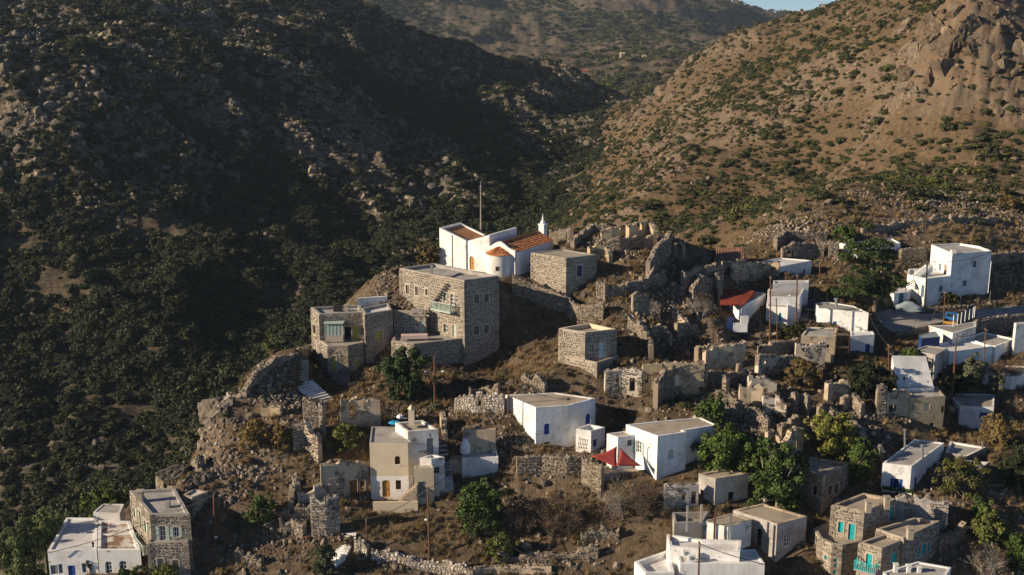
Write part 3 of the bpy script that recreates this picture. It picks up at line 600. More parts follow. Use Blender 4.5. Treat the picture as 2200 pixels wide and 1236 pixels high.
def fit_opening(f, u0, u1, z0, z1, typ, colr, arch, root, opt):
    """window / door parts inside an opening"""
    fr = ((f.p0[0], f.p0[1], 0), f.d, f.n)
    dep = -0.13; um = (u0 + u1) / 2
    if typ == 'v': return
    if typ in ('w', 'ws'):
        mb = MB(); t = min(0.09, (u1 - u0) * 0.12)
        mb.box(u0, u0 + t, dep - .05, dep + .03, z0, z1, fr); mb.box(u1 - t, u1, dep - .05, dep + .03, z0, z1, fr)
        mb.box(u0 + t, u1 - t, dep - .05, dep + .028, z0, z0 + t, fr); mb.box(u0 + t, u1 - t, dep - .05, dep + .028, z1 - t, z1, fr)
        mb.box(um - t * .45, um + t * .45, dep - .045, dep + .026, z0 + t, z1 - t, fr)
        nb = 2 if z1 - z0 > 1.4 else 1
        for q in range(nb):
            zz = lerp(z0, z1, (q + 1) / (nb + 1)); mb.box(u0 + t, u1 - t, dep - .04, dep + .022, zz - t * .35, zz + t * .35, fr)
        w = mb.build('window', colr, root)
        for s_ in (0, 1):
            g = MB(); a, c = (u0 + t, um - t * .45) if s_ == 0 else (um + t * .45, u1 - t)
            g.poly([f.P(a, z0 + t, dep - .02), f.P(c, z0 + t, dep - .02), f.P(c, z1 - t, dep - .02), f.P(a, z1 - t, dep - .02)]); g.build('pane', 'glass', w)
        sl = MB(); sl.box(u0 - .06, u1 + .06, -.1, .06, z0 - .09, z0 - .005, fr); sl.build('sill', opt.get('sill', 'wpaint'), w)
        if typ == 'ws':
            wd = (u1 - u0) * 0.5
            for a, c in ((u0 - wd - .03, u0 - .03), (u1 + .03, u1 + wd + .03)):
                g = MB(); g.box(a, c, 0.012, .055, z0, z1, fr); 
                for q in range(5):
                    zz = lerp(z0 + .1, z1 - .1, q / 4.0); g.box(a + .05, c - .05, .055, .075, zz - .04, zz + .04, fr)
                g.build('shutter', opt.get('sh', colr), w)
    elif typ == 's':
        mb = MB(); t = 0.06
        mb.box(u0, u0 + t, dep - .05, dep + .03, z0, z1, fr); mb.box(u1 - t, u1, dep - .05, dep + .03, z0, z1, fr); mb.box(u0 + t, u1 - t, dep - .05, dep + .028, z1 - t, z1, fr)
        w = mb.build('window', colr, root)
        for a, c in ((u0 + t, um - .01), (um + .01, u1 - t)):
            g = MB(); g.box(a, c, dep - .04, dep + .01, z0 + .01, z1 - t, fr)
            for q in range(4):
                zz = lerp(z0 + .15, z1 - .15, q / 3.0); g.box(a + .04, c - .04, dep + .01, dep + .03, zz - .05, zz + .05, fr)
            g.build('shutter', colr, w)
    elif typ == 'd':
        mb = MB(); t = 0.07
        mb.box(u0, u0 + t, dep - .05, dep + .04, z0, z1, fr); mb.box(u1 - t, u1, dep - .05, dep + .04, z0, z1, fr); mb.box(u0 + t, u1 - t, dep - .05, dep + .035, z1 - t, z1, fr)
        mb.box(u0 + t, u1 - t, dep - .05, dep, z0, z1 - t, fr)
        for a, c in ((u0 + t + .05, um - .03), (um + .03, u1 - t - .05)):
            for za, zc in ((0.06, 0.36), (0.42, 0.92)): mb.box(a, c, dep, dep + .022, lerp(z0, z1, za), lerp(z0, z1, zc), fr)
        w = mb.build('door', colr, root); h = MB(); zz = z0 + (z1 - z0) * .45; h.box(um + .04, um + .09, dep + .022, dep + .09, zz, zz + .14, fr); h.build('handle', 'metal', w)
def facade(faces, crop, specs, root):
    """specs: (type, x0,y0,x1,y1, colour, {arch,..}) in survey marks; cut into whichever face carries it"""
    jobs = []
    for sp in specs:
        typ, x0, y0, x1, y1, colr = sp[:6]; opt = sp[6] if len(sp) > 6 else {}
        xm, ym = (x0 + x1) / 2, (y0 + y1) / 2; best = None
        for f in faces:
            if f.facing < 0.02: continue
            h = f.hit(*K(crop, xm, ym))
            if h and -0.1 < h[0] < f.L + 0.1 and (best is None or h[2] < best[1]): best = (f, h[2])
        if not best: continue
        f = best[0]
        ua, ub = f.hit(*K(crop, x0, ym))[0], f.hit(*K(crop, x1, ym))[0]; za, zb_ = f.hit(*K(crop, xm, y1))[1], f.hit(*K(crop, xm, y0))[1]
        u0, u1 = sorted((ua, ub)); u0 = max(u0, 0.12); u1 = min(u1, f.L - 0.12); zb_ = min(zb_, f.zt - 0.08)
        if u1 - u0 < 0.25:
            um = (u0 + u1) / 2; u0, u1 = um - .2, um + .2
        if opt.get('surround') or SURROUND[0]:
            fr = ((f.p0[0], f.p0[1], 0), f.d, f.n); sb = MB(); w_ = .14
            sb.box(u0 - w_, u0, .0, .05, za, zb_ + w_, fr); sb.box(u1, u1 + w_, .0, .05, za, zb_ + w_, fr); sb.box(u0, u1, .0, .048, zb_, zb_ + w_, fr); sb.box(u0 - w_, u1 + w_, .0, .07, za - .1, za, fr)
            sur = sb
        else: sur = None
        if any(u0 < o[1] and u1 > o[0] and za < o[3] and zb_ > o[2] for o in f.op): continue
        f.op.append((u0, u1, za, zb_, bool(opt.get('arch')))); jobs.append((f, u0, u1, za, zb_, typ, colr, bool(opt.get('arch')), opt))
        if sur: sur.build('window_surround', 'surround', root)
    for j in jobs: fit_opening(*j[:8], root, j[8])
def block(root, key, wall, roofmat, par=(0.25, 0.25, None), stone=None, specs=(), crop=None, zb=None, zt=None, band=None, hide=()):
    poly, zr = PLAN[key]; n = len(poly)
    if zt: zr = zt
    base = min(float(v) for v in ground([p[0] for p in poly], [p[1] for p in poly])) - 0.7
    outer = [(p[0] * 1.0, p[1] * 1.0) for p in poly]
    if zb is None: zb = base
    faces = [Face(outer[i], outer[(i + 1) % n], zb, zr) for i in range(n)]
    SURROUND[0] = stone == 'stone'
    if specs: facade(faces, crop, specs, root)
    SURROUND[0] = False; mb = MB()
    for f in faces: wall_mesh(mb, f)
    w = mb.build('wall', wall, root)
    if band:                                                    # a lower coat of another colour, slightly proud
        bm_ = MB()
        for f in faces:
            if f.facing > 0:
                g = Face(f.P(0, 0, .012)[:2], f.P(f.L, 0, .012)[:2], zb, zb + 0.01); g.zt = band[1]; g.op = [(o[0], o[1], o[2], min(o[3], band[1] - .01), False) for o in f.op if o[2] < band[1]]
                wall_mesh(bm_, g, 0.01)
        bm_.build('painted_band', band[0], root)
    hp, t, pm = par; inn = offset_poly(outer, t); pb = MB()
    for i in range(n):
        j = (i + 1) % n
        pb.poly([(*outer[i], zr), (*outer[j], zr), (*inn[j], zr), (*inn[i], zr)]); pb.poly([(*inn[i], zr), (*inn[j], zr), (*inn[j], zr - hp), (*inn[i], zr - hp)])
    pb.build('parapet', pm or wall, root)
    rb = MB(); rb.poly([(*p, zr - hp + 0.003) for p in inn]); rb.build('roof', roofmat, root)
    if stone:
        sb = MB(); ssc = random.uniform(.68, .92)
        for f in faces:
            if f.facing > -0.05:
                gzs = ground([lerp(f.p0[0], f.p1[0], q) + f.n[0] * .4 for q in (0.05, .5, .95)], [lerp(f.p0[1], f.p1[1], q) + f.n[1] * .4 for q in (0.05, .5, .95)])
                stones(sb, f, max(zb, float(gzs.min()) - 0.3), lambda u: zr, (.28 * ssc, .5 * ssc), (.26 * ssc, .62 * ssc))
        if sb.v: stuff(sb.build('stonework', stone, root))
        qb = MB()
        for i in range(n):
            f, g = faces[i - 1], faces[i]
            if max(f.facing, g.facing) < 0 or f.d[0] * g.d[1] - f.d[1] * g.d[0] < .3: continue
            z = zb + .1; k = 0
            while z < zr - .35:
                h_ = random.uniform(.26, .42); la, lb_ = (.55, .3) if k % 2 else (.3, .55); la *= random.uniform(.8, 1.2); lb_ *= random.uniform(.8, 1.2); e = .075; z1 = z + h_ - .04; c0 = g.p0
                pts = [(c0[0] - f.d[0] * la + f.n[0] * e, c0[1] - f.d[1] * la + f.n[1] * e), (c0[0] + (f.n[0] + g.n[0]) * e, c0[1] + (f.n[1] + g.n[1]) * e), (c0[0] + g.d[0] * lb_ + g.n[0] * e, c0[1] + g.d[1] * lb_ + g.n[1] * e), (c0[0] + g.d[0] * lb_, c0[1] + g.d[1] * lb_), (c0[0] - (f.n[0] + g.n[0]) * .02, c0[1] - (f.n[1] + g.n[1]) * .02), (c0[0] - f.d[0] * la, c0[1] - f.d[1] * la)]
                qb.prism(pts, z, z1, True, True); z += h_; k += 1
        if qb.v: stuff(qb.build('corner_stones', 'quoin', root))
    return faces, zr
def center(key):
    p, z = PLAN[key]; return sum(q[0] for q in p) / len(p), sum(q[1] for q in p) / len(p), z
def house(key, name, label, cat='house', group=None):
    x, y, z = center(key); return thing(name, label, cat, (x, y, gz(x, y)), group)
def chimney(root, crop, px, py, d, w, h, mat, name='chimney', cap=True):
    p = at(*K(crop, px, py), d); mb = MB(); mb.box(p[0] - w / 2, p[0] + w / 2, d - w / 2, d + w / 2, p[2] - 0.4, p[2] + h)
    if cap: mb.box(p[0] - w * .65, p[0] + w * .65, d - w * .65, d + w * .65, p[2] + h + .1, p[2] + h + .18); mb.box(p[0] - w * .2, p[0] + w * .2, d - w * .2, d + w * .2, p[2] + h, p[2] + h + .1)
    return mb.build(name, mat, root)
def flue(root, crop, px, py0, py1, d, r, mat='metal'):
    a = at(*K(crop, px, py1), d); b_ = at(*K(crop, px, py0), d); mb = MB(); mb.tube([a, b_], r, 8); mb.tube([(b_[0], b_[1], b_[2] + .05), (b_[0], b_[1], b_[2] + .2)], r * 1.6, 8)
    return mb.build('flue_pipe', mat, root)
def railing(root, p0, p1, h, colr, n, name='balcony'):
    """top rail, bottom rail and separate balusters, all children of root"""
    d = math.hypot(p1[0] - p0[0], p1[1] - p0[1]); ux = ((p1[0] - p0[0]) / d, (p1[1] - p0[1]) / d); fr = (p0, ux, (-ux[1], ux[0]))
    for z0, z1, w, nm in ((h - .07, h, .03, 'top_rail'), (.04, .1, .025, 'bottom_rail')): mb = MB(); mb.box(0, d, -w, w, z0, z1, fr); mb.build(nm, colr, root)
    for i in range(n):
        u = .03 + (d - .06) * i / (n - 1); q = MB(); q.box(u - .03, u + .03, -.02, .02, .1, h - .07, fr); q.build('baluster', colr, root)
def tiles(mb, a, b_, c, d, wt=0.24, lt=0.42, rise=0.07):
    """barrel tiles on the quad a-b (eave) c-d (ridge, c above b)"""
    a, b_, c, d = map(Vector, (a, b_, c, d)); nu = max(2, int((b_ - a).length / wt)); nv = max(2, int((d - a).length / lt)); nrm = (b_ - a).cross(d - a).normalized()
    for j in range(nv):
        for i in range(nu):
            jit = (random.random() - .5) * .02
            def pt(u, v): return a.lerp(b_, u).lerp(d.lerp(c, u), v)
            k = len(mb.v); m = 4
            for vv, lift in ((j / nv - 0.1 / nv, .045), ((j + 1) / nv, 0.0)):
                for q in range(m + 1):
                    t = q / m; p = pt((i + t) / nu, max(0, vv)) + nrm * (rise * math.sin(math.pi * t) + lift + jit + .01); mb.v.append(tuple(p))
            for q in range(m): mb.f.append((k + q, k + q + 1, k + m + 2 + q, k + m + 1 + q))
            mb.f.append(tuple(range(k, k + m + 1))[::-1])
def balcony_at(root, f, u0, u1, z, depth, h, colr, n, slab='concrete'):
    fr = ((f.p0[0], f.p0[1], 0), f.d, f.n); mb = MB(); mb.box(u0, u1, 0.02, depth, z - .14, z, fr); bo = mb.build('balcony', slab, root)
    railing(bo, f.P(u0, z, depth - .04), f.P(u1, z, depth - .04), h, colr, n); railing(bo, f.P(u0 + .04, z, .06), f.P(u0 + .04, z, depth - .09), h - .002, colr, 4); railing(bo, f.P(u1 - .04, z, .06), f.P(u1 - .04, z, depth - .09), h - .002, colr, 4)
    return bo
def face_of(faces, crop, x, y):
    best = None
    for f in faces:
        if f.facing < 0.02: continue
        h = f.hit(*K(crop, x, y))
        if h and -0.1 < h[0] < f.L + 0.1 and (best is None or h[2] < best[1][2]): best = (f, h)
    return best

# ---------------------------------------------------------------- road and plaza
mb = MB(); pg, z = PLAN['plaza']; mb.prism(pg, z - 0.6, z); struct(mb.build('plaza', 'asphalt'))
mb = MB(); mb.prism(ROAD if sum(ROAD[i][0] * ROAD[(i + 1) % len(ROAD)][1] - ROAD[(i + 1) % len(ROAD)][0] * ROAD[i][1] for i in range(len(ROAD))) > 0 else ROAD[::-1], z - 0.5, z + 0.004); struct(mb.build('road', 'asphalt'))

# ---------------------------------------------------------------- hilltop: tall stone house
t = house('tall', 'stone_house', 'tallest grey rubble stone house, flat grey roof and pale green balcony, below the church')
fs, zr = block(t, 'tall', 'mortar', 'roofgrey', (0.45, 0.35, 'concrete'), 'stone', crop='a', specs=[
    ('s', 598, 600, 618, 648, 'oldwood'), ('s', 650, 608, 670, 655, 'oldwood'), ('s', 706, 622, 720, 655, 'oldwood'), ('w', 806, 640, 824, 690, 'pgreen'), ('w', 845, 648, 868, 712, 'wpaint', {'arch': 1}),
    ('w', 806, 815, 830, 862, 'pgreen'), ('d', 856, 822, 876, 885, 'pgreen'),
    ('s', 975, 652, 1000, 698, 'oldwood'), ('s', 1030, 645, 1055, 692, 'oldwood'), ('s', 972, 825, 1002, 872, 'oldwood'), ('s', 1030, 820, 1056, 866, 'oldwood'), ('v', 918, 1045, 945, 1065, 'oldwood')])
f, h0 = face_of(fs, 'a', 765, 742); h1 = f.hit(*K('a', 872, 755)); balcony_at(t, f, h0[0], h1[0], h1[1] + .25, 1.1, 1.15, 'pgreen', 16, 'pgreen')
fr = ((f.p0[0], f.p0[1], 0), f.d, f.n)
for i in range(13):                                        # cantilevered stone steps up to the roof
    q = f.hit(*K('a', lerp(715, 822, i / 12), lerp(748, 590, i / 12))); s_ = MB(); s_.box(q[0] - .28, q[0] + .28, .0, .75, q[1] - .12, q[1] + .04, fr); s_.build('step', 'mortar', t)
chimney(t, 'a', 741, 525, 149, .35, .7, 'concrete'); 
mb = MB(); q0, q1 = on_z(*K('a', 815, 552), zr), on_z(*K('a', 900, 520), zr); mb.tube([(q0[0], q0[1], zr - .35), (q1[0], q1[1], zr - .35)], .12, 6); mb.build('roof_kerb', 'concrete', t)

# terrace beside it
t = house('terrace', 'stone_terrace', 'raised stone terrace with table, between the tall stone house and the olive-shuttered house', 'terrace')
block(t, 'terrace', 'mortar', 'concrete', (0.25, 0.35, 'mortar'), 'stone')
zt_ = PLAN['terrace'][1]
bx, by, _ = on_z(*K('a', 620, 862), zt_)
wl = MB(); P0, P1 = on_z(*K('a', 533, 862), zt_), on_z(*K('a', 710, 868), zt_)
f = Face(P0[:2], P1[:2], zt_ - .5, zt_ + 3.1); f.op = []
back = thing('courtyard_wall', 'shaded rubble courtyard wall with pale door behind the terrace table', 'wall', P0)
facade([f], 'a', [('d', 674, 798, 700, 868, 'pgreen')], back); wall_mesh(wl, f); g = Face(f.P(f.L, 0, -.5)[:2], f.P(0, 0, -.5)[:2], zt_ - .5, zt_ + 3.1); wall_mesh(wl, g)
wl.poly([f.P(0, f.zt), f.P(f.L, f.zt), f.P(f.L, f.zt, -.5), f.P(0, f.zt, -.5)]); wl.poly([f.P(0, f.zb), f.P(0, f.zt), f.P(0, f.zt, -.5), f.P(0, f.zb, -.5)]); wl.build('wall', 'mortar', back)
sb = MB(); stones(sb, f, zt_ - .2, lambda u: f.zt); stuff(sb.build('stonework', 'stone', back))
cb = MB(); cb.box(f.L * .55, f.L * .92, -.45, .03, f.zt + .003, f.zt + .3, ((f.p0[0], f.p0[1], 0), f.d, f.n)); cb.build('plaster_coping', 'concrete', back)
q = on_z(*K('a', 645, 903), zt_ - .2); tb = thing('table', 'long table under a pale pink cloth on the stone terrace', 'table', q)
mb = MB(); mb.box(-1.75, 1.75, -.45, .45, .70, .76, (q, (1, .08), (-.08, 1))); mb.box(-1.78, 1.78, -.48, .48, .25, .70, (q, (1, .08), (-.08, 1))); mb.build('tablecloth', 'cloth', tb)
for sx in (-1.5, 1.5):
    for sy in (-.35, .35): l = MB(); l.box(sx - .04, sx + .04, sy - .04, sy + .04, 0, .7, (q, (1, .08), (-.08, 1))); l.build('leg', 'wood', tb)

# house with olive shutters
t = house('oliveL', 'stone_house', 'stone house with olive-yellow shutters and a glazed balcony at the left end of the hilltop')
block(t, 'oliveL', 'mortar', 'roofgrey', (0.4, 0.35, 'concrete'), 'stone', crop='a', specs=[('d', 300, 826, 342, 925, 'olive'), ('v', 258, 830, 298, 915, 'olive'), ('w', 85, 820, 100, 870, 'brown')])
block(t, 'oliveR', 'mortar', 'roofwhite', (0.35, 0.3, 'concrete'), 'stone', crop='a', specs=[('s', 432, 850, 466, 908, 'olive'), ('s', 430, 1005, 468, 1052, 'olive')])
fg, zg = block(t, 'oliveG', 'mortar', 'concrete', (0.12, 0.4, 'mortar'), 'stone', crop='a', specs=[('d', 178, 992, 212, 1088, 'olive'), ('s', 313, 1010, 350, 1060, 'olive')])
pL, zL = PLAN['oliveL']
# glazed balcony box with canopy
gl = MB(); p = [at(*K('a', x, 900), d) for x, d in ((152, 145.3), (250, 145.2))]; zb_, zt_2 = zg + .9, at(*K('a', 200, 815), 145.3)[2]
fr = ((p[0][0], p[0][1], 0), (1, 0), (0, 1)); Lx = p[1][0] - p[0][0]
gl.box(0, Lx, 0, 1.4, zt_2, zt_2 + .08, fr); gl.box(-.15, Lx + .1, -.25, 1.4, zt_2 + .08, zt_2 + .14, fr); co = gl.build('glazed_balcony', 'pgreen', t)
for i in range(6):
    fb = MB(); u = Lx * i / 5; fb.box(u - .04, u + .04, -.04, .04, zb_, zt_2, fr); fb.build('mullion', 'pgreen', co)
for i in range(5):
    fb = MB(); fb.box(Lx * i / 5 + .04, Lx * (i + 1) / 5 - .04, -.01, .01, zb_, zt_2, fr); fb.build('pane', 'curtain', co)
fb = MB(); fb.box(0, Lx, -.05, 1.4, zg, zb_, fr); fb.build('balcony_base', 'mortar', co)
mb = MB(); q = at(*K('a', 222, 742), 149); mb.box(q[0] - .6, q[0] + .6, q[1] - .3, q[1] + .3, q[2] - .5, q[2] + .7); mb.build('roof_vent', 'black', t)
chimney(t, 'a', 270, 742, 148, .5, .7, 'mortar')
mb = MB(); q0, q1 = on_z(*K('a', 328, 712), zL), on_z(*K('a', 495, 700), zL); mb.prism([(q0[0], q0[1]), (q1[0], q1[1]), (q1[0], q1[1] + .4), (q0[0], q0[1] + .4)], zL - .5, zL + 1.0); mb.build('upstand_wall', 'white', t)

# ---------------------------------------------------------------- church
ox, oy = 0.45, 150.0; A_ = (0.524, 0.852); B_ = (-0.852, 0.524)
KC = 1.035
def kc(p): return (p[0] * KC, p[1] * KC, CAMH - (CAMH - p[2]) * KC)
def cl(a, b_, z): return kc((ox + A_[0] * a + B_[0] * b_, oy + A_[1] * a + B_[1] * b_, z))
ch = thing('church', 'whitewashed church with orange tiled roofs and round apse on the hilltop', 'church', cl(4, 4, gz(*cl(4, 4, 0)[:2])))
ZE, ZG = 29.5, 30.5; zb = 22.5; Ln = 10.4; Wn = 5.0
nv = MB()
nv.poly([cl(0, 0, zb), cl(Ln, 0, zb), cl(Ln, 0, ZE), cl(0, 0, ZE)][::1])
gab = [cl(-.05, 0, zb), cl(-.05, 0, ZE + .1)]; n = 16
for i in range(n + 1):
    b_ = Wn * i / n; x = abs(b_ - Wn / 2) / (Wn / 2); gab.append(cl(-.05, b_, ZE + .22 + (ZG - ZE + .05) * (0.5 + 0.5 * math.cos(math.pi * x ** .85))))
gab += [cl(-.05, Wn, zb)]
nv.poly(gab[::-1]); nv.poly([(p[0] + A_[0] * .35, p[1] + A_[1] * .35, p[2]) for p in gab])
for i in range(len(gab) - 1):
    p, q = gab[i], gab[i + 1]; nv.poly([p, q, (q[0] + A_[0] * .35, q[1] + A_[1] * .35, q[2]), (p[0] + A_[0] * .35, p[1] + A_[1] * .35, p[2])])
nv.poly([cl(Ln, 0, zb), cl(Ln, Wn, zb), cl(Ln, Wn, ZE), cl(Ln, Wn / 2, ZG), cl(Ln, 0, ZE)]); nv.poly([cl(0, Wn, zb), cl(0, Wn, ZE), cl(Ln, Wn, ZE), cl(Ln, Wn, zb)])
nv.build('nave_wall', 'white', ch)
rf = MB(); rf.poly([cl(.3, -.12, ZE - .05), cl(Ln + .1, -.12, ZE - .05), cl(Ln + .1, Wn / 2, ZG), cl(.3, Wn / 2, ZG)]); rf.poly([cl(.3, Wn / 2, ZG), cl(Ln + .1, Wn / 2, ZG), cl(Ln + .1, Wn + .1, ZE - .05), cl(.3, Wn + .1, ZE - .05)])
ro = rf.build('nave_roof', 'tile', ch)
tl = MB(); tiles(tl, cl(.3, -.12, ZE - .05), cl(Ln + .1, -.12, ZE - .05), cl(Ln + .1, Wn / 2, ZG), cl(.3, Wn / 2, ZG)); tiles(tl, cl(Ln + .1, Wn + .1, ZE - .05), cl(.3, Wn + .1, ZE - .05), cl(.3, Wn / 2, ZG), cl(Ln + .1, Wn / 2, ZG))
tl.tube([cl(.3, Wn / 2, ZG + .06), cl(Ln + .1, Wn / 2, ZG + .06)], .13, 8); stuff(tl.build('roof_tiles', 'tile', ro))
ap = MB(); acn = (ox + B_[0] * (Wn / 2 + .05), oy + B_[1] * (Wn / 2 + .05)); a0 = math.atan2(-A_[1], -A_[0]) - math.pi / 2; ap.lathe((acn[0], acn[1], 0), [(1.8, zb), (1.8, 28.95), (1.86, 28.96), (1.86, 29.08)], 20, a0, a0 + math.pi); ap.v = [kc(p) for p in ap.v]; ao = ap.build('apse', 'white', ch)
at_m = MB()
for i in range(26):
    t0, t1 = a0 + math.pi * i / 26, a0 + math.pi * (i + 1) / 26
    for r0, r1, z0, z1 in ((1.95, 1.3, 29.08, 29.4), (1.34, .68, 29.42, 29.72), (.72, .05, 29.74, 30.0)):
        tm = (t0 + t1) / 2; k = len(at_m.v)
        for r, z in ((r0, z0), (r1, z1)):
            for th, up in ((t0, 0), (tm, .07), (t1, 0)): at_m.v.append((acn[0] + r * math.cos(th), acn[1] + r * math.sin(th), z + up))
        at_m.f += [(k, k + 1, k + 4, k + 3), (k + 1, k + 2, k + 5, k + 4), (k, k + 2, k + 1)]
at_m.v = [kc(p) for p in at_m.v]; stuff(at_m.build('apse_roof_tiles', 'tile', ao))
wv = at(*K('a', 1090, 514), 149); wd = Vector((acn[0], acn[1], wv[2])); aw = math.atan2(wv[1] - 0.9 - wd.y, wv[0] - wd.x); c_, s_ = math.cos(aw), math.sin(aw)
wm = MB(); wm.box(1.77, 1.84, -.2, .2, wv[2] - .3, wv[2] + .3, ((wd.x, wd.y, 0), (c_, s_), (-s_, c_))); wm.v = [kc(p) for p in wm.v]; wf = wm.build('window', 'brown', ch); g_ = MB(); g_.box(1.84, 1.85, -.12, .12, wv[2] - .22, wv[2] + .22, ((wd.x, wd.y, 0), (c_, s_), (-s_, c_))); g_.v = [kc(p) for p in g_.v]; g_.build('pane', 'glass', wf)
# middle block: door front, wall rising to the right
f = Face(cl(.12, 8.1, 0)[:2], cl(.12, 4.3, 0)[:2], zb, 30.2)
f.zb = kc((0, 0, zb))[2]; f.zt = kc((0, 0, 30.2))[2]; facade([f], 'a', [('d', 950, 440, 974, 515, 'wood', {'arch': 1})], ch); mm = MB(); wall_mesh(mm, f, .25, kc((0, 0, 31.45))[2])
mm.poly([cl(.12, 8.1, 30.2), cl(.12, 4.3, 31.45), cl(.5, 4.3, 31.45), cl(.5, 8.1, 30.2)]); mm.poly([cl(.5, 4.3, zb), cl(.5, 8.1, zb), cl(.5, 8.1, 30.2), cl(.5, 4.3, 31.45)])
mm.poly([cl(.12, 4.3, zb), cl(7.4, 4.3, zb), cl(7.4, 4.3, 31.4), cl(.12, 4.3, 31.45)]); mm.poly([cl(.12, 4.3, 31.45), cl(7.4, 4.3, 31.4), cl(7.4, 4.6, 31.4), cl(.12, 4.6, 31.45)]); mm.poly([cl(.12, 4.6, zb), cl(.12, 4.6, 31.45), cl(7.4, 4.6, 31.4), cl(7.4, 4.6, zb)])
mm.poly([cl(7.4, 4.3, zb), cl(7.4, 8.1, zb), cl(7.4, 8.1, 29.6), cl(7.4, 4.3, 31.4)]); mm.build('aisle_wall', 'white', ch)
mr = MB(); mr.poly([cl(.5, 4.6, 30.2), cl(7.4, 4.6, 30.2), cl(7.4, 8.1, 29.3), cl(.5, 8.1, 29.3)]); mr.build('aisle_roof', 'tile', ch)
# left block with lean-to tiles
lb = MB(); zl, zr_ = 31.75, 30.35; q = [(-.1, 12.6), (-.1, 8.1), (5.1, 8.1), (5.1, 12.6)]
Pq = [cl(a, b_, 0)[:2] for a, b_ in q]; lb.prism(Pq, kc((0, 0, zb))[2], [kc((0, 0, v))[2] for v in (zl, zr_, zr_, zl)], top=False); 
qi = [(.25, 12.25), (.25, 8.1), (4.75, 8.1), (4.75, 12.25)]; zi = [zl - .1, zr_ - .0, zr_ - .0, zl - .1]
for i in range(4):
    j = (i + 1) % 4; lb.poly([cl(*q[i], [zl, zr_, zr_, zl][i]), cl(*q[j], [zl, zr_, zr_, zl][j]), cl(*qi[j], [zl - .1, zr_, zr_, zl - .1][j]), cl(*qi[i], [zl - .1, zr_, zr_, zl - .1][i])])
    lb.poly([cl(*qi[i], zi[i]), cl(*qi[j], zi[j]), cl(*qi[j], zi[j] - .35), cl(*qi[i], zi[i] - .35)])
lb.build('side_block_wall', 'white', ch)
lr = MB(); lr.poly([cl(*qi[i], zi[i] - .22) for i in range(4)]); lo = lr.build('side_block_roof', 'tile', ch)
tl = MB(); tiles(tl, cl(4.75, 8.2, zr_ - .2), cl(.25, 8.2, zr_ - .2), cl(.25, 12.2, zl - .3), cl(4.75, 12.2, zl - .3)); stuff(tl.build('roof_tiles', 'tile', lo))
mb = MB(); q_ = cl(-.16, 10.4, 0); mb.tube([(q_[0], q_[1], zb), (q_[0], q_[1], kc((0, 0, 30.9))[2])], .05, 6); mb.build('downpipe', 'palebark', ch)
# belfry
bp = at(*K('a', 1355, 335), 166); bt = MB(); bt.box(-.5, .5, -.45, .45, -3, 1.0, (bp, A_, B_)) 
for sx in (-1, 1): bt.box(sx * .5 - (.2 if sx > 0 else 0), sx * .5 + (.2 if sx < 0 else 0), -.45, .45, 1.0, 1.95, (bp, A_, B_))
bt.box(-.6, .6, -.55, .55, 1.95, 2.1, (bp, A_, B_)); bt.lathe((bp[0], bp[1], bp[2]), [(.4, 2.1), (.36, 2.35), (.22, 2.55), (.14, 2.7), (.16, 2.85), (.08, 3.1), (.02, 3.6)], 12); bo = bt.build('belfry', 'white', ch)
bl = MB(); bl.lathe((bp[0], bp[1], bp[2]), [(.04, 1.85), (.14, 1.72), (.17, 1.5), (.25, 1.38)], 12); bl.build('bell', 'dkblue', bo)
fp = at(*K('a', 1012, 305), 167); tp = at(*K('a', 1012, 62), 167); t = thing('flagpole', 'tall bare flagpole behind the church roofs', 'flagpole', fp)
mb = MB(); mb.tube([(fp[0], fp[1], fp[2] - 8), fp, tp], [.13, .12, .07], 8); mb.build('pole', 'palebark', t); mb = MB(); mb.lathe(tp, [(.02, 0), (.16, .1), (.18, .25), (.05, .4), (.03, 1.0), (.0, 1.1)], 8); mb.build('finial', 'metal', t)

# ---------------------------------------------------------------- stone houses right of the church
t = house('bluew', 'stone_house', 'grey stone house with small blue window, directly right of the church apse')
block(t, 'bluew', 'mortar', 'roofbeige', (0.12, 0.3, 'concrete'), 'stone', crop='a', specs=[('w', 1545, 492, 1572, 552, 'blue'), ('d', 1543, 645, 1568, 715, 'bluegrey')])
t = house('cube', 'stone_house', 'small cube-shaped stone house with raised parapet and pale blue door below the hilltop')
block(t, 'cube', 'mortar', 'roofbeige', (0.55, 0.3, 'beige'), 'stone', crop='a', specs=[('w', 1615, 928, 1640, 972, 'pblue'), ('d', 1668, 918, 1696, 1005, 'pblue')])
block(t, 'cubeT', 'mortar', 'roofbeige', (0.5, 0.3, 'mortar'), 'stone', crop='a')

# ---------------------------------------------------------------- white house with blue arched window
t = house('w1', 'white_house', 'white five-sided house with beige flat roof and blue arched window, centre of the village')
block(t, 'w1', 'white', 'roofbeige', (0.1, 0.22, None), crop='e', specs=[('s', 1215, 268, 1250, 338, 'blue', {'arch': 1}), ('w', 1217, 386, 1252, 424, 'blue'), ('d', 1480, 205, 1510, 312, 'blue', {'arch': 1})])
block(t, 'w1a', 'white', 'roofwhite', (0.9, 0.22, None), crop='e', specs=[('w', 1527, 370, 1550, 415, 'blue')])

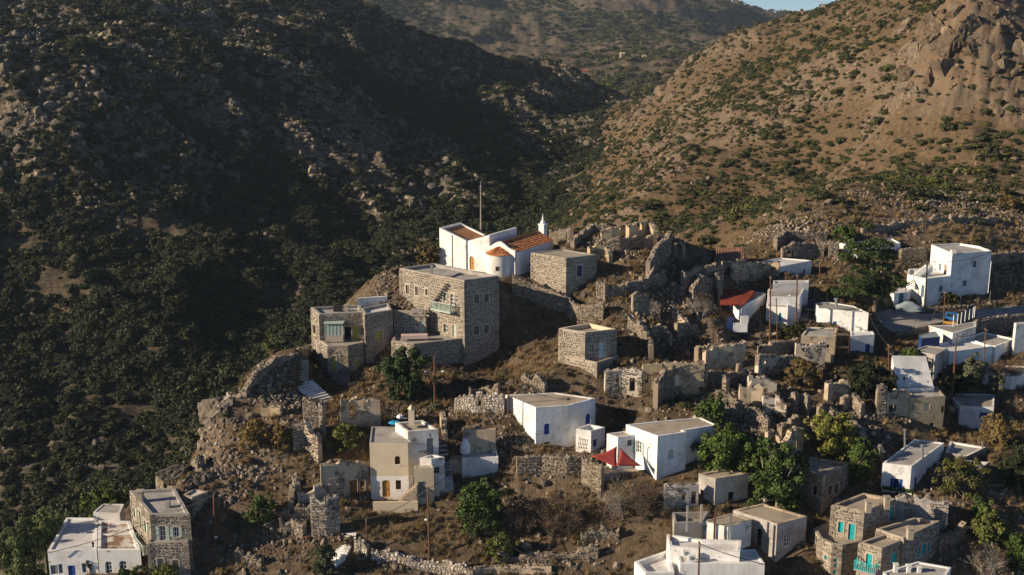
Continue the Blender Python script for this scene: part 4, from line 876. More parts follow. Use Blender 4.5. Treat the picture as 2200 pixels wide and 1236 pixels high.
# ---------------------------------------------------------------- beige house with wooden door
t = house('b1', 'rendered_house', 'beige two-storey house with white painted base and yellow wooden door')
fz = at(*K('e', 222, 605), 122)[2]
block(t, 'b1', 'beige', 'roofgrey', (0.12, 0.2, 'concrete'), crop='e', band=('bandworn', fz), specs=[('w', 262, 475, 296, 530, 'brown', {'arch': 1}), ('w', 268, 630, 302, 690, 'brown'), ('d', 182, 630, 232, 738, 'wood', {'arch': 1})])
block(t, 'b1b', 'whiteworn', 'roofbeige', (0.3, 0.3, 'whiteworn'), crop='e', specs=[('d', 466, 362, 508, 482, 'grey')])
block(t, 'b1c', 'whiteworn', 'roofwhite', (0.7, 0.25, 'white'), crop='e', specs=[('w', 512, 545, 547, 588, 'grey')])
block(t, 'b1d', 'beige', 'concrete', (0.1, 0.15, None), crop='e', specs=[('d', 412, 640, 460, 742, 'grey')])
p = at(*K('e', 369, 250), 125.2); mb = MB(); mb.box(p[0] - .35, p[0] + .35, p[1] - .35, p[1] + .35, p[2] - .5, p[2] + 1.5); mb.lathe(p, [(.5, 1.5), (.02, 2.0)], 4); mb.build('chimney', 'beige', t)
# stepped yard wall and stair in front of the beige house
p0, p1 = at(*K('e', 135, 770), 120), at(*K('e', 405, 742), 120.3)
st = thing('garden_stair', 'beige masonry stair rising beside the yellow wooden door', 'stair', p0)
L = p1[0] - p0[0]; fr = (p0, (1, .02), (-.02, 1))
for i in range(11):
    u = L * (0.56 + .44 * i / 11); s_ = MB(); hh = 0.1 + 2.0 * i / 11; s_.box(u, u + L * .44 / 11 - .005, 0, .9, -2.5, hh, fr); s_.build('step', 'beigeworn', st)
yw = MB(); yw.box(-.2, L * 1.02, -.3, -.01, -2.2, .12, fr); yw.build('side_wall', 'beige', st)

# ---------------------------------------------------------------- small vaulted white house
t = house('b2', 'white_house', 'small white house with sloping white roof and a tan wall behind it')
poly, zr = PLAN['b2']
block(t, 'b2', 'white', 'roofwhite', (0.2, 0.22, 'white'), crop='e')
block(t, 'b2b', 'beigeworn', 'beigeworn', (0.02, 0.05, None), zb=zr - .8)
q = at(*K('e', 712, 432), 126); mb = MB(); mb.lathe(q, [(.62, -.4), (.62, .2), (.5, .75), (.33, 1.1), (.3, 1.35), (.0, 1.36)], 14); mb.build('bread_oven', 'white', t, True)
q = at(*K('e', 893, 610), 124.85); mb = MB(); mb.tube([q, (q[0], q[1], q[2] + 2.0)], .06, 6); mb.build('downpipe', 'white', t)
mb = MB(); q = at(*K('e', 655, 570), 125.6); mb.prism([(q[0] - .8, q[1] - .3), (q[0] + .7, q[1] - .3), (q[0] + .7, q[1] + 1.2), (q[0] - .6, q[1] + 1.2)], q[2] - 1.5, q[2] + 1.5); mb.build('lean_to', 'beigeworn', t)
pb2, zb2 = PLAN['b2']; q0, q1 = [on_z(*K('e', x, y), zb2) for x, y in ((703, 447), (910, 443))]; mb = MB(); mb.prism([(q0[0], q0[1] - .3), (q1[0], q1[1] - .3), (q1[0], q1[1] + 1.6), (q0[0], q0[1] + 1.6)], zb2 - .3, [zb2 + .1, zb2 + .1, zb2 + .75, zb2 + .75]); mb.build('sloping_roof', 'roofwhite', t)

# ---------------------------------------------------------------- white house with shade sails
t = house('w2', 'white_house', 'white L-shaped house with shuttered window behind the red shade sails')
block(t, 'w2', 'white', 'roofbeige', (0.1, 0.22, None), crop='f', specs=[('ws', 800, 487, 825, 555, 'wpaint', {'sh': 'pgreen'}), ('d', 857, 522, 881, 618, 'wpaint', {'arch': 1}), ('s', 975, 535, 1005, 588, 'pgreen', {'arch': 1}), ('s', 1118, 475, 1155, 532, 'pblue')])
block(t, 'w2a', 'white', 'roofbeige', (0.1, 0.2, None), crop='f', specs=[('w', 748, 482, 772, 515, 'grey')])
t = house('w2t', 'stone_terrace', 'walled terrace under the red shade sails', 'terrace'); block(t, 'w2t', 'concrete', 'roofbeige', (0.15, 0.3, 'beigeworn'))
def sail(pts, lab):
    pts = [Vector(at(*K('f', x, y), d)) for x, y, d in pts]; loc = pts[0]; mb = MB(); n = 8; c = sum(pts, Vector()) / 3; idx = {}
    for i in range(n + 1):
        for j in range(n + 1 - i):
            a, b_ = i / n, j / n; p = pts[0] * (1 - a - b_) + pts[1] * a + pts[2] * b_
            e = (1 - a - b_) * a + a * b_ + b_ * (1 - a - b_); p = p.lerp(c, e * .35) - Vector((0, 0, e * .5)); idx[i, j] = len(mb.v); mb.v.append(tuple(p))
    for i in range(n):
        for j in range(n - i):
            mb.f.append((idx[i, j], idx[i + 1, j], idx[i, j + 1]))
            if j < n - i - 1: mb.f.append((idx[i + 1, j], idx[i + 1, j + 1], idx[i, j + 1]))
    o = mb.build('shade_sail', 'sail', None, True, loc=tuple(loc)); md = o.modifiers.new('thick', 'SOLIDIFY'); md.thickness = .02
    tag(o, lab, 'shade sail', 'red shade sails')
sail([(548, 572, 120.8), (690, 515, 121.9), (692, 637, 120.2)], 'left red triangular shade sail with a long point to the left')
sail([(710, 526, 122), (828, 626, 120.8), (684, 624, 120)], 'right red triangular shade sail nearest the white wall')

# ---------------------------------------------------------------- derelict houses in front
t = house('r1', 'derelict_house', 'derelict rounded house with peeling beige and grey plaster under the big green tree')
block(t, 'r1', 'greyworn', 'roofbeige', (0.15, 0.4, 'beigeworn'), crop='f', specs=[('v', 1310, 772, 1340, 835, 'brown'), ('v', 1154, 760, 1176, 838, 'brown')])
t = house('r2', 'derelict_house', 'derelict house with beige roof and peeling grey walls, behind the white roof terrace')
block(t, 'r2', 'greyworn', 'roofbeige', (0.1, 0.35, 'beigeworn'), crop='f', specs=[('v', 1468, 975, 1496, 1080, 'brown', {'arch': 1}), ('w', 1623, 1010, 1652, 1075, 'wpaint'), ('v', 1360, 1005, 1378, 1040, 'brown')])
block(t, 'r2a', 'whiteworn', 'roofbeige', (0.08, 0.25, 'beigeworn'), crop='f')
block(t, 'r2t', 'concrete', 'roofbeige', (0.8, 0.25, 'concrete'), crop='f')
for i, (x, y0, y1, m_) in enumerate(((1080, 850, 955, 'concrete'), (1157, 845, 950, 'concrete'), (1232, 875, 1020, 'pole'), (1320, 895, 1010, 'metal'), (988, 910, 1100, 'pole'))):
    a = at(*K('f', x, y1), 112 - i * .3); c_ = at(*K('f', x, y0), 112 - i * .3); q = thing('post', ['left concrete post standing on the grey terrace wall', 'right concrete post standing on the grey terrace wall', 'dark wooden post against the white wall below the flat roof', 'thin metal post beside the flat lower roof', 'thin dark post at the corner of the white roof terrace'][i], 'post', a, 'posts on the derelict terrace')
    mb = MB(); mb.box(a[0] - .09, a[0] + .09, a[1] - .09, a[1] + .09, a[2] - .8, c_[2]); mb.build('shaft', m_, q); mb = MB(); mb.box(a[0] - .11, a[0] + .11, a[1] - .11, a[1] + .11, c_[2], c_[2] + .05); mb.build('cap', m_, q)
t = house('w3', 'white_house', 'white house with stepped roof terraces and air conditioners at the bottom edge')
block(t, 'w3', 'white', 'roofwhite', (0.12, 0.25, 'white'), crop='f'); block(t, 'w3a', 'white', 'roofwhite', (0.35, 0.3, 'white'), crop='f'); block(t, 'w3l', 'white', 'roofwhite', (0.5, 0.35, 'white'), crop='f')
for i, (x, y, d) in enumerate(((1076, 1116, 108.3), (1108, 1142, 107.9))):
    p = at(*K('f', x, y), d); q = thing('air_conditioner', ['rear air conditioner unit on the white roof terrace', 'front air conditioner unit on the white roof terrace'][i], 'air conditioner', p, 'air conditioners on the white roof')
    mb = MB(); mb.box(p[0] - .42, p[0] + .42, p[1] - .16, p[1] + .16, p[2] - .3, p[2] + .42); mb.build('casing', 'wpaint', q); mb = MB(); mb.lathe((0, 0, 0), [(.23, 0), (.23, .03), (.0, .03)], 14); mb.v = [(p[0] + a, p[1] - .16 - c_, p[2] + .08 + b_) for a, b_, c_ in mb.v]; mb.build('fan_grille', 'grey', q)

# ---------------------------------------------------------------- turquoise shutters
t = house('t1', 'stone_house', 'stone house with turquoise shutters, arched turquoise door and two chimneys')
block(t, 't1', 'mortar', 'roofbeige', (0.35, 0.3, 'beigeworn'), 'stone', crop='g', specs=[('s', 408, 925, 438, 988, 'turq'), ('d', 467, 938, 504, 1045, 'turq'), ('s', 706, 838, 730, 918, 'turq')])
block(t, 't1c', 'mortar', 'roofbeige', (0.6, 0.35, 'mortar'), 'stone', crop='g', specs=[('d', 362, 1130, 402, 1228, 'turq', {'arch': 1}), ('s', 330, 1120, 346, 1146, 'turq')])
chimney(t, 'g', 583, 850, 112.8, .55, .75, 'mortar'); chimney(t, 'g', 690, 830, 114.5, .55, .9, 'mortar')
t = house('t2', 'stone_house', 'stone house with turquoise balcony and row of turquoise windows on its right side')
f2, z2 = block(t, 't2', 'mortar', 'roofbeige', (0.3, 0.3, 'mortar'), 'stone', crop='g', specs=[('d', 570, 1112, 606, 1192, 'turq'), ('d', 470, 1190, 505, 1240, 'turq', {'arch': 1}), ('s', 713, 1105, 752, 1168, 'turq'), ('s', 782, 1082, 802, 1132, 'turq')])
block(t, 't2b', 'mortar', 'roofbeige', (0.35, 0.3, 'mortar'), 'stone', crop='g', specs=[('s', 868, 1068, 886, 1128, 'turq'), ('s', 893, 1056, 917, 1112, 'turq'), ('s', 926, 1045, 942, 1096, 'turq')])
chimney(t, 'g', 826, 1005, 108.6, .6, .7, 'mortar')
q = face_of(f2, 'g', 600, 1190)
if q: balcony_at(t, q[0], max(0, q[0].L - 3.0), q[0].L - .1, q[1][1] - .05, 1.3, 1.0, 'turq', 12)
t = house('t3', 'rendered_house', 'flat pale grey roof with white chimneys at the bottom right edge'); block(t, 't3', 'whiteworn', 'roofgrey', (0.12, 0.25, 'white'), crop='g')
for x, y in ((741, 1215), (815, 1222), (875, 1232)): chimney(t, 'g', x, y + 10, 104.2, .4, .9, 'white')

# ---------------------------------------------------------------- right side
t = house('w4', 'white_house', 'white house with blue shutters, flower boxes and a blue side balcony')
f4, z4 = block(t, 'w4', 'white', 'roofgrey', (0.12, 0.22, None), crop='g', specs=[('ws', 730, 674, 762, 728, 'blue'), ('s', 853, 665, 868, 722, 'blue'), ('d', 920, 612, 940, 682, 'blue')])
q = face_of(f4, 'g', 945, 715)
if q: balcony_at(t, q[0], q[1][0] - 1.8, min(q[1][0] + 2.6, q[0].L), q[1][1], 1.3, 1.0, 'blue', 12, 'white')
flue(t, 'g', 899, 485, 555, 121.6, .16); flue(t, 'g', 797, 395, 495, 124, .12)
q = face_of(f4, 'g', 750, 740)
if q:
    for k, du in enumerate((-.9, .9)):
        p = q[0].P(q[1][0] + du, q[1][1], .25); o = thing('flower_box', ['left white flower box under the blue shutters', 'right white flower box under the blue shutters'][k], 'flower box', p, 'flower boxes under the blue window')
        mb = MB(); mb.box(-.75, .75, -.2, .2, -.25, .0, (p, q[0].d, q[0].n)); mb.build('box', 'wpaint', o)
        lf = MB()
        for i in range(260):
            a = Vector(p) + Vector((q[0].d[0], q[0].d[1], 0)) * random.uniform(-.75, .75) + Vector((random.uniform(-.2, .2), random.uniform(-.25, .2), random.uniform(0, .35))); s_ = .07
            e = Vector((random.gauss(0, 1), random.gauss(0, 1), random.gauss(0, 1))).normalized() * s_; g_ = e.cross(Vector((random.gauss(0, 1), random.gauss(0, 1), 1))).normalized() * s_
            lf.poly([a - e, a - g_, a + e, a + g_])
        stuff(lf.build('plants', 'fig', o))
def simple(key, name, label, wall, roof, par, stone=None, specs=(), crop='g', cat='house', **kw):
    t = house(key, name, label, cat); block(t, key, wall, roof, par, stone, specs, crop, **kw); return t
simple('s5', 'stone_house', 'derelict stone house with rubble-strewn roof and dark windows below the yellow-green trees', 'dmortar', 'roofbeige', (.3, .35, 'beigeworn'), 'stone', [('v', 262, 712, 286, 770, 'brown'), ('v', 350, 712, 371, 768, 'brown'), ('v', 388, 703, 409, 760, 'brown'), ('v', 446, 668, 461, 740, 'brown')])
t = simple('s6', 'stone_house', 'low stone house with beige roof and thin flue behind the blue-shuttered white house', 'dmortar', 'roofgrey', (.2, .3, 'whiteworn'), 'stone'); flue(t, 'g', 1248, 468, 495, 128, .1)
simple('s7', 'stone_shed', 'small stone shed half hidden by the dark bush right of the white house', 'dmortar', 'roofgrey', (.2, .3, 'whiteworn'), 'stone', cat='shed')
simple('s8', 'stone_house', 'stone house with reddish roof beside the red flowering bush at right', 'dmortar', 'oldtile', (.2, .3, 'beigeworn'), 'rubble')
t = simple('w17', 'white_house', 'white roofed box above the half-ruined beige house', 'white', 'roofwhite', (.1, .2, None), crop='g')
pw, zw = PLAN['w17']; mb = MB(); q = [on_z(*K('g', x, y), zw) for x, y in ((758, 146), (968, 140))]; mb.prism([(q[0][0], q[0][1] + .3), (q[1][0], q[1][1] + .3), (q[1][0] - .2, q[1][1] + 3.2), (q[0][0], q[0][1] + 3.2)], zw - .05, [zw + .05, zw + .05, zw + 3.2, zw + 3.4]); mb.build('sloping_roof', 'roofwhite', t)
mb = MB(); q = at(*K('g', 792, 100), 136.6); mb.tube([q, (q[0], q[1], q[2] + .5)], .12, 8); mb.build('vent_pipe', 'black', t)
simple('b17', 'derelict_house', 'half-ruined house with ochre plaster and beige roof left of the small white house', 'ochre', 'roofgrey', (.1, .3, 'beigeworn'), None, [('s', 908, 232, 942, 278, 'beige'), ('v', 940, 350, 966, 390, 'brown'), ('v', 1018, 250, 1032, 290, 'brown')])
simple('w5', 'white_house', 'small white house with blue shuttered window and grey roof at right', 'white', 'roofbeige', (.1, .22, None), None, [('s', 1232, 288, 1276, 324, 'blue'), ('d', 1090, 262, 1106, 320, 'blue'), ('w', 1058, 255, 1068, 285, 'blue')])
simple('wr', 'white_house', 'white house with speckled wall and beige roof at the right edge', 'whiteworn', 'roofbeige', (.12, .25, None), None)

# big white house by the road
t = house('w6', 'white_house', 'large white two-storey house with curved walls above the road at right')
block(t, 'w6', 'white', 'roofgrey', (.35, .25, None), None, [('s', 1520, 372, 1538, 418, 'grey', {'arch': 1}), ('s', 1552, 375, 1573, 448, 'palebark', {'arch': 1}), ('s', 1738, 355, 1758, 396, 'bluegrey', {'arch': 1}), ('s', 1674, 478, 1696, 516, 'bluegrey', {'arch': 1})], 'c')
block(t, 'w6b', 'white', 'roofwhite', (.3, .25, None), None, [('s', 1522, 512, 1546, 552, 'bluegrey', {'arch': 1}), ('d', 1410, 508, 1432, 585, 'bluegrey', {'arch': 1}), ('s', 1370, 500, 1388, 540, 'bluegrey', {'arch': 1})], 'c')
chimney(t, 'c', 1612, 300, 172, .7, .35, 'white', cap=False)
for i in range(8):
    p = at(*K('c', 1385 + i * 11, 445 - i * 9), 171 + i * .25); s_ = MB(); s_.box(p[0] - .7, p[0] + .5, p[1] - .2, p[1] + .25, p[2] - 1.2, p[2]); s_.build('step', 'white', t)
mb = MB(); q = at(*K('c', 1832, 560), 172.3); mb.tube([q, (q[0], q[1], q[2] + 5.2)], .05, 6); mb.build('downpipe', 'wpaint', t)
t = house('hut', 'white_hut', 'little white hut with blue arched door at the foot of the big white house', 'hut'); block(t, 'hut', 'white', 'roofwhite', (.06, .2, None), None, [('d', 1268, 550, 1298, 632, 'bluegrey', {'arch': 1})], 'c')
pgp = at(*K('c', 1380, 500), 169.8); t = thing('pergola', 'dark timber pergola beams beside the big white house', 'pergola', pgp)
for i in range(5):
    a = at(*K('c', 1312 + i * 14, 506 + i * 6), 169.6); c_ = at(*K('c', 1390 + i * 14, 460 + i * 6), 171.2); mb = MB(); mb.tube([a, c_], .07, 4); mb.build('beam', 'black', t)
for x in (1315, 1440): a = at(*K('c', x, 520), 169.2); mb = MB(); mb.tube([(a[0], a[1], a[2] - 4), a], .07, 5); mb.build('post', 'black', t)
simple('w7', 'white_house', 'white house half hidden behind the pine tree', 'white', 'roofgrey', (.15, .22, None), None, [('s', 1130, 330, 1150, 380, 'blue')], 'c')
simple('w8', 'white_house', 'low white house with pale flat roof left of the pine tree', 'white', 'roofwhite', (.15, .22, None), None, [('s', 662, 412, 677, 456, 'blue')], 'c')
# house with red tiled porch
t = house('w9', 'white_house', 'white house with red tiled porch roof and blue doors'); pw, zw = PLAN['w9']
block(t, 'w9', 'white', 'roofbeige', (.1, .22, None), None, [('d', 258, 648, 272, 720, 'blue', {'arch': 1}), ('s', 389, 637, 405, 682, 'dkblue', {'arch': 1}), ('s', 390, 750, 405, 792, 'blue'), ('d', 328, 762, 345, 812, 'blue', {'arch': 1}), ('s', 282, 765, 295, 800, 'blue')], 'c')
q = [on_z(*K('c', x, y), zw) for x, y in ((140, 565), (355, 577), (278, 640), (136, 628))]
a, b_, c_, d_ = [Vector(v) for v in q]; a.z += .75; b_.z += .75; c_ = c_ + Vector((0, -.7, .06)); d_ = d_ + Vector((0, -.7, .06))
rb = MB(); rb.poly([d_, c_, b_, a]); rb.poly([a, b_, (b_.x, b_.y, zw), (a.x, a.y, zw)]); rb.poly([c_, (b_.x, b_.y, zw), b_]); ro = rb.build('porch_roof', 'redtile', t); tl = MB(); tiles(tl, d_, c_, b_, a); stuff(tl.build('roof_tiles', 'redtile', ro))
p = at(*K('c', 225, 752), 149); mb = MB(); mb.box(p[0] - .05, p[0] + 1.9, p[1] - .1, p[1] + .1, p[2] - 1.2, p[2] + .1); mb.box(p[0] + .9, p[0] + 2.0, p[1] - .102, p[1] + .12, p[2] + .1, p[2] + 1.1); yo = mb.build('yard_wall', 'white', t); railing(yo, (p[0] - .9, p[1], p[2] - 1.0), (p[0] - .1, p[1], p[2] - 1.0), 1.9, 'blue', 6)
t = house('w10', 'white_house', 'white house with grey roof and blue side balconies behind two poles')
block(t, 'w10', 'white', 'concrete', (.1, .22, None), None, [('w', 510, 640, 524, 690, 'blue')], 'c'); block(t, 'w10b', 'whiteworn', 'concrete', (.2, .22, 'white'), None, (), 'c')
fw, _ = block(t, 'w10c', 'white', 'concrete', (.1, .2, None), None, [('d', 510, 685, 526, 738, 'turq')], 'c')
for x, y, d in ((655, 722, 155.5), (718, 660, 158)):
    p = at(*K('c', x, y), d); mb = MB(); mb.box(p[0] - .9, p[0] + .8, p[1] - .5, p[1] + .5, p[2] - .1, p[2]); bo = mb.build('balcony', 'concrete', t); railing(bo, (p[0] - .9, p[1] - .48, p[2]), (p[0] + .8, p[1] - .48, p[2]), 1.05, 'dkblue', 9)
t = house('w11', 'white_house', 'long white house with grey flat roof and steel chimney beside the plaza')
block(t, 'w11', 'white', 'concrete', (.1, .22, None), None, [('s', 852, 738, 876, 776, 'blue'), ('w', 782, 755, 797, 775, 'grey')], 'c'); block(t, 'w11b', 'white', 'roofwhite', (.1, .22, None), None, [('d', 1056, 880, 1085, 958, 'blue')], 'c')
flue(t, 'c', 873, 600, 650, 152.5, .2); flue(t, 'c', 816, 570, 640, 153.5, .04, 'wire')
simple('b3', 'rendered_house', 'narrow beige house with flat roof and scaffold, below the long white house', 'beigeworn', 'roofgrey', (.15, .25, 'beige'), None, [('v', 815, 885, 825, 905, 'brown')], 'c')
sc = at(*K('c', 905, 960), 146); t = thing('scaffold', 'small rusty scaffold tower at the beige house', 'scaffold', sc)
for i, (dx, dy) in enumerate(((-.9, 0), (.9, 0), (-.9, 1.2), (.9, 1.2))):
    mb = MB(); mb.tube([(sc[0] + dx, sc[1] + dy, sc[2] - 2), (sc[0] + dx, sc[1] + dy, sc[2] + 3.9)], .035, 5); mb.build('standard', 'pole', t)
for k in range(2):
    z_ = sc[2] + 1.2 + k * 1.7
    for y_ in (0, 1.2): mb = MB(); mb.tube([(sc[0] - .9, sc[1] + y_, z_), (sc[0] + .9, sc[1] + y_, z_)], .03, 5); mb.build('ledger', 'pole', t)
    mb = MB(); mb.box(sc[0] - .9, sc[0] + .9, sc[1] + .1, sc[1] + 1.1, z_ + .04, z_ + .09); mb.build('plank', 'bark', t)
simple('g1', 'derelict_house', 'derelict grey house with dark roof under the road terrace', 'greyworn', 'concrete', (.12, .25, None), None, [('v', 1548, 990, 1562, 1050, 'brown')], 'c')
simple('f1', 'white_house', 'low white flat-roofed house below the road, front one of two', 'white', 'roofwhite', (.25, .25, None), None, (), 'c')
simple('f2', 'white_house', 'low white flat-roofed house below the road, rear one with antenna pipes', 'white', 'roofgrey', (.25, .25, None), None, [('d', 1522, 850, 1534, 890, 'blue')], 'c')
simple('f3', 'shed', 'little dark shed with grey tin roof below the plaza', 'dkblue', 'cover', (.05, .1, 'cover'), None, (), 'c', cat='shed')
t = house('walltop', 'retaining_wall', 'white retaining wall with posts carrying the road edge beside the blue pickup', 'wall'); block(t, 'walltop', 'whiteworn', 'asphalt', (.1, .25, 'white'))
for i, (x, y, hh) in enumerate(((1610, 770, 18), (1637, 762, 18), (1660, 752, 14), (1685, 740, 14), (1712, 728, 12), (1735, 718, 12), (1745, 712, 10))):
    p = on_z(*K('c', x, y), PLAN['walltop'][1]); mb = MB(); mb.tube([p, (p[0], p[1], p[2] + 1.7)], .05, 6); mb.build('fence_post', 'wpaint', t)

simple('we', 'white_house', 'white wall of the last house cut by the right edge, below the road', 'whiteworn', 'roofwhite', (.1, .22, None), None, (), 'c')
# ---------------------------------------------------------------- bottom left houses
t = house('l1', 'white_house', 'white and cream house with peeling flat roofs and arched windows, bottom left corner')
block(t, 'l1', 'white', 'roofwhite', (.15, .3, 'white'), None, [('s', 408, 922, 490, 1000, 'grey'), ('s', 494, 912, 528, 992, 'bluegrey'), ('d', 575, 925, 636, 1010, 'blue'), ('s', 692, 905, 728, 985, 'bluegrey')], 'h')
block(t, 'l1b', 'bandworn', 'rooforange', (.25, .35, 'white'), None, [('w', 888, 890, 948, 994, 'wpaint', {'arch': 1}), ('w', 1008, 885, 1072, 990, 'wpaint', {'arch': 1})], 'h')
mb = MB(); pz = PLAN['l1b'][1]; q = [on_z(*K('h', x, y), pz - .2) for x, y in ((832, 668), (1110, 662))]; mb.tube([q[0], q[1]], .15, 6); mb.build('roof_ridge_kerb', 'white', t)
flue(t, 'h', 785, 745, 770, 114, .1, 'black')
simple('l1c', 'rendered_house', 'small grey flat-roofed hut behind the white bottom left house', 'whiteworn', 'roofgrey', (.08, .2, None), None, (), 'h', cat='hut')
t = house('l2', 'stone_house', 'narrow stone house with grey-green shutters and flat grey roof, bottom left')
fl, zl2 = block(t, 'l2', 'mortar', 'roofgrey', (.3, .35, 'concrete'), 'stone', [('ws', 1346, 590, 1400, 720, 'wpaint', {'sh': 'pgreen', 'arch': 1}), ('ws', 1464, 600, 1512, 682, 'wpaint', {'sh': 'pgreen', 'arch': 1}), ('s', 1130, 440, 1150, 520, 'pgreen'), ('d', 1180, 470, 1196, 612, 'pgreen'), ('s', 1222, 555, 1244, 650, 'pgreen')], 'h')
block(t, 'l2g', 'mortar', 'concrete', (.15, .2, 'concrete'), 'stone', [('s', 1330, 865, 1383, 952, 'palebark'), ('s', 1457, 878, 1509, 957, 'palebark')], 'h')
block(t, 'l2w', 'mortar', 'roofwhite', (.2, .3, 'mortar'), 'stone', (), 'h')
chimney(t, 'h', 1182, 352, 117.5, .7, .7, 'mortar'); chimney(t, 'h', 1415, 405, 116, .5, .35, 'concrete', cap=False)
q = face_of(fl, 'h', 1200, 700)
if q: balcony_at(t, q[0], q[0].L - 4.2, q[0].L - .3, q[1][1] - .1, 1.0, 1.0, 'pgreen', 13)
simple('hut2', 'stone_hut', 'tiny stone hut with arched doorway at the left foot of the rocky slope', 'dmortar', 'roofbeige', (.1, .25, None), 'palestone', [('v', 1378, 225, 1410, 275, 'brown', {'arch': 1})], 'h', cat='hut')
t = simple('tileruin', 'derelict_house', 'old cottage with faded orange tiled roof and dark doorway', 'beigeworn', 'roofbeige', (.1, .3, None), None, [('v', 180, 393, 211, 456, 'brown', {'arch': 1})], 'c')
pw, zw = PLAN['tileruin']; q = [on_z(*K('c', x, y), zw) for x, y in ((112, 352), (292, 348), (286, 312), (114, 312))]; a, b_, c_, d_ = [Vector(v) for v in q]; c_.z += 1.0; d_.z += 1.0
tl = MB(); tl.poly([a, b_, c_, d_]); ro = tl.build('tiled_roof', 'oldtile', t); tl = MB(); tiles(tl, a + Vector((0, -.2, .02)), b_ + Vector((0, -.2, .02)), c_, d_); stuff(tl.build('roof_tiles', 'oldtile', ro))

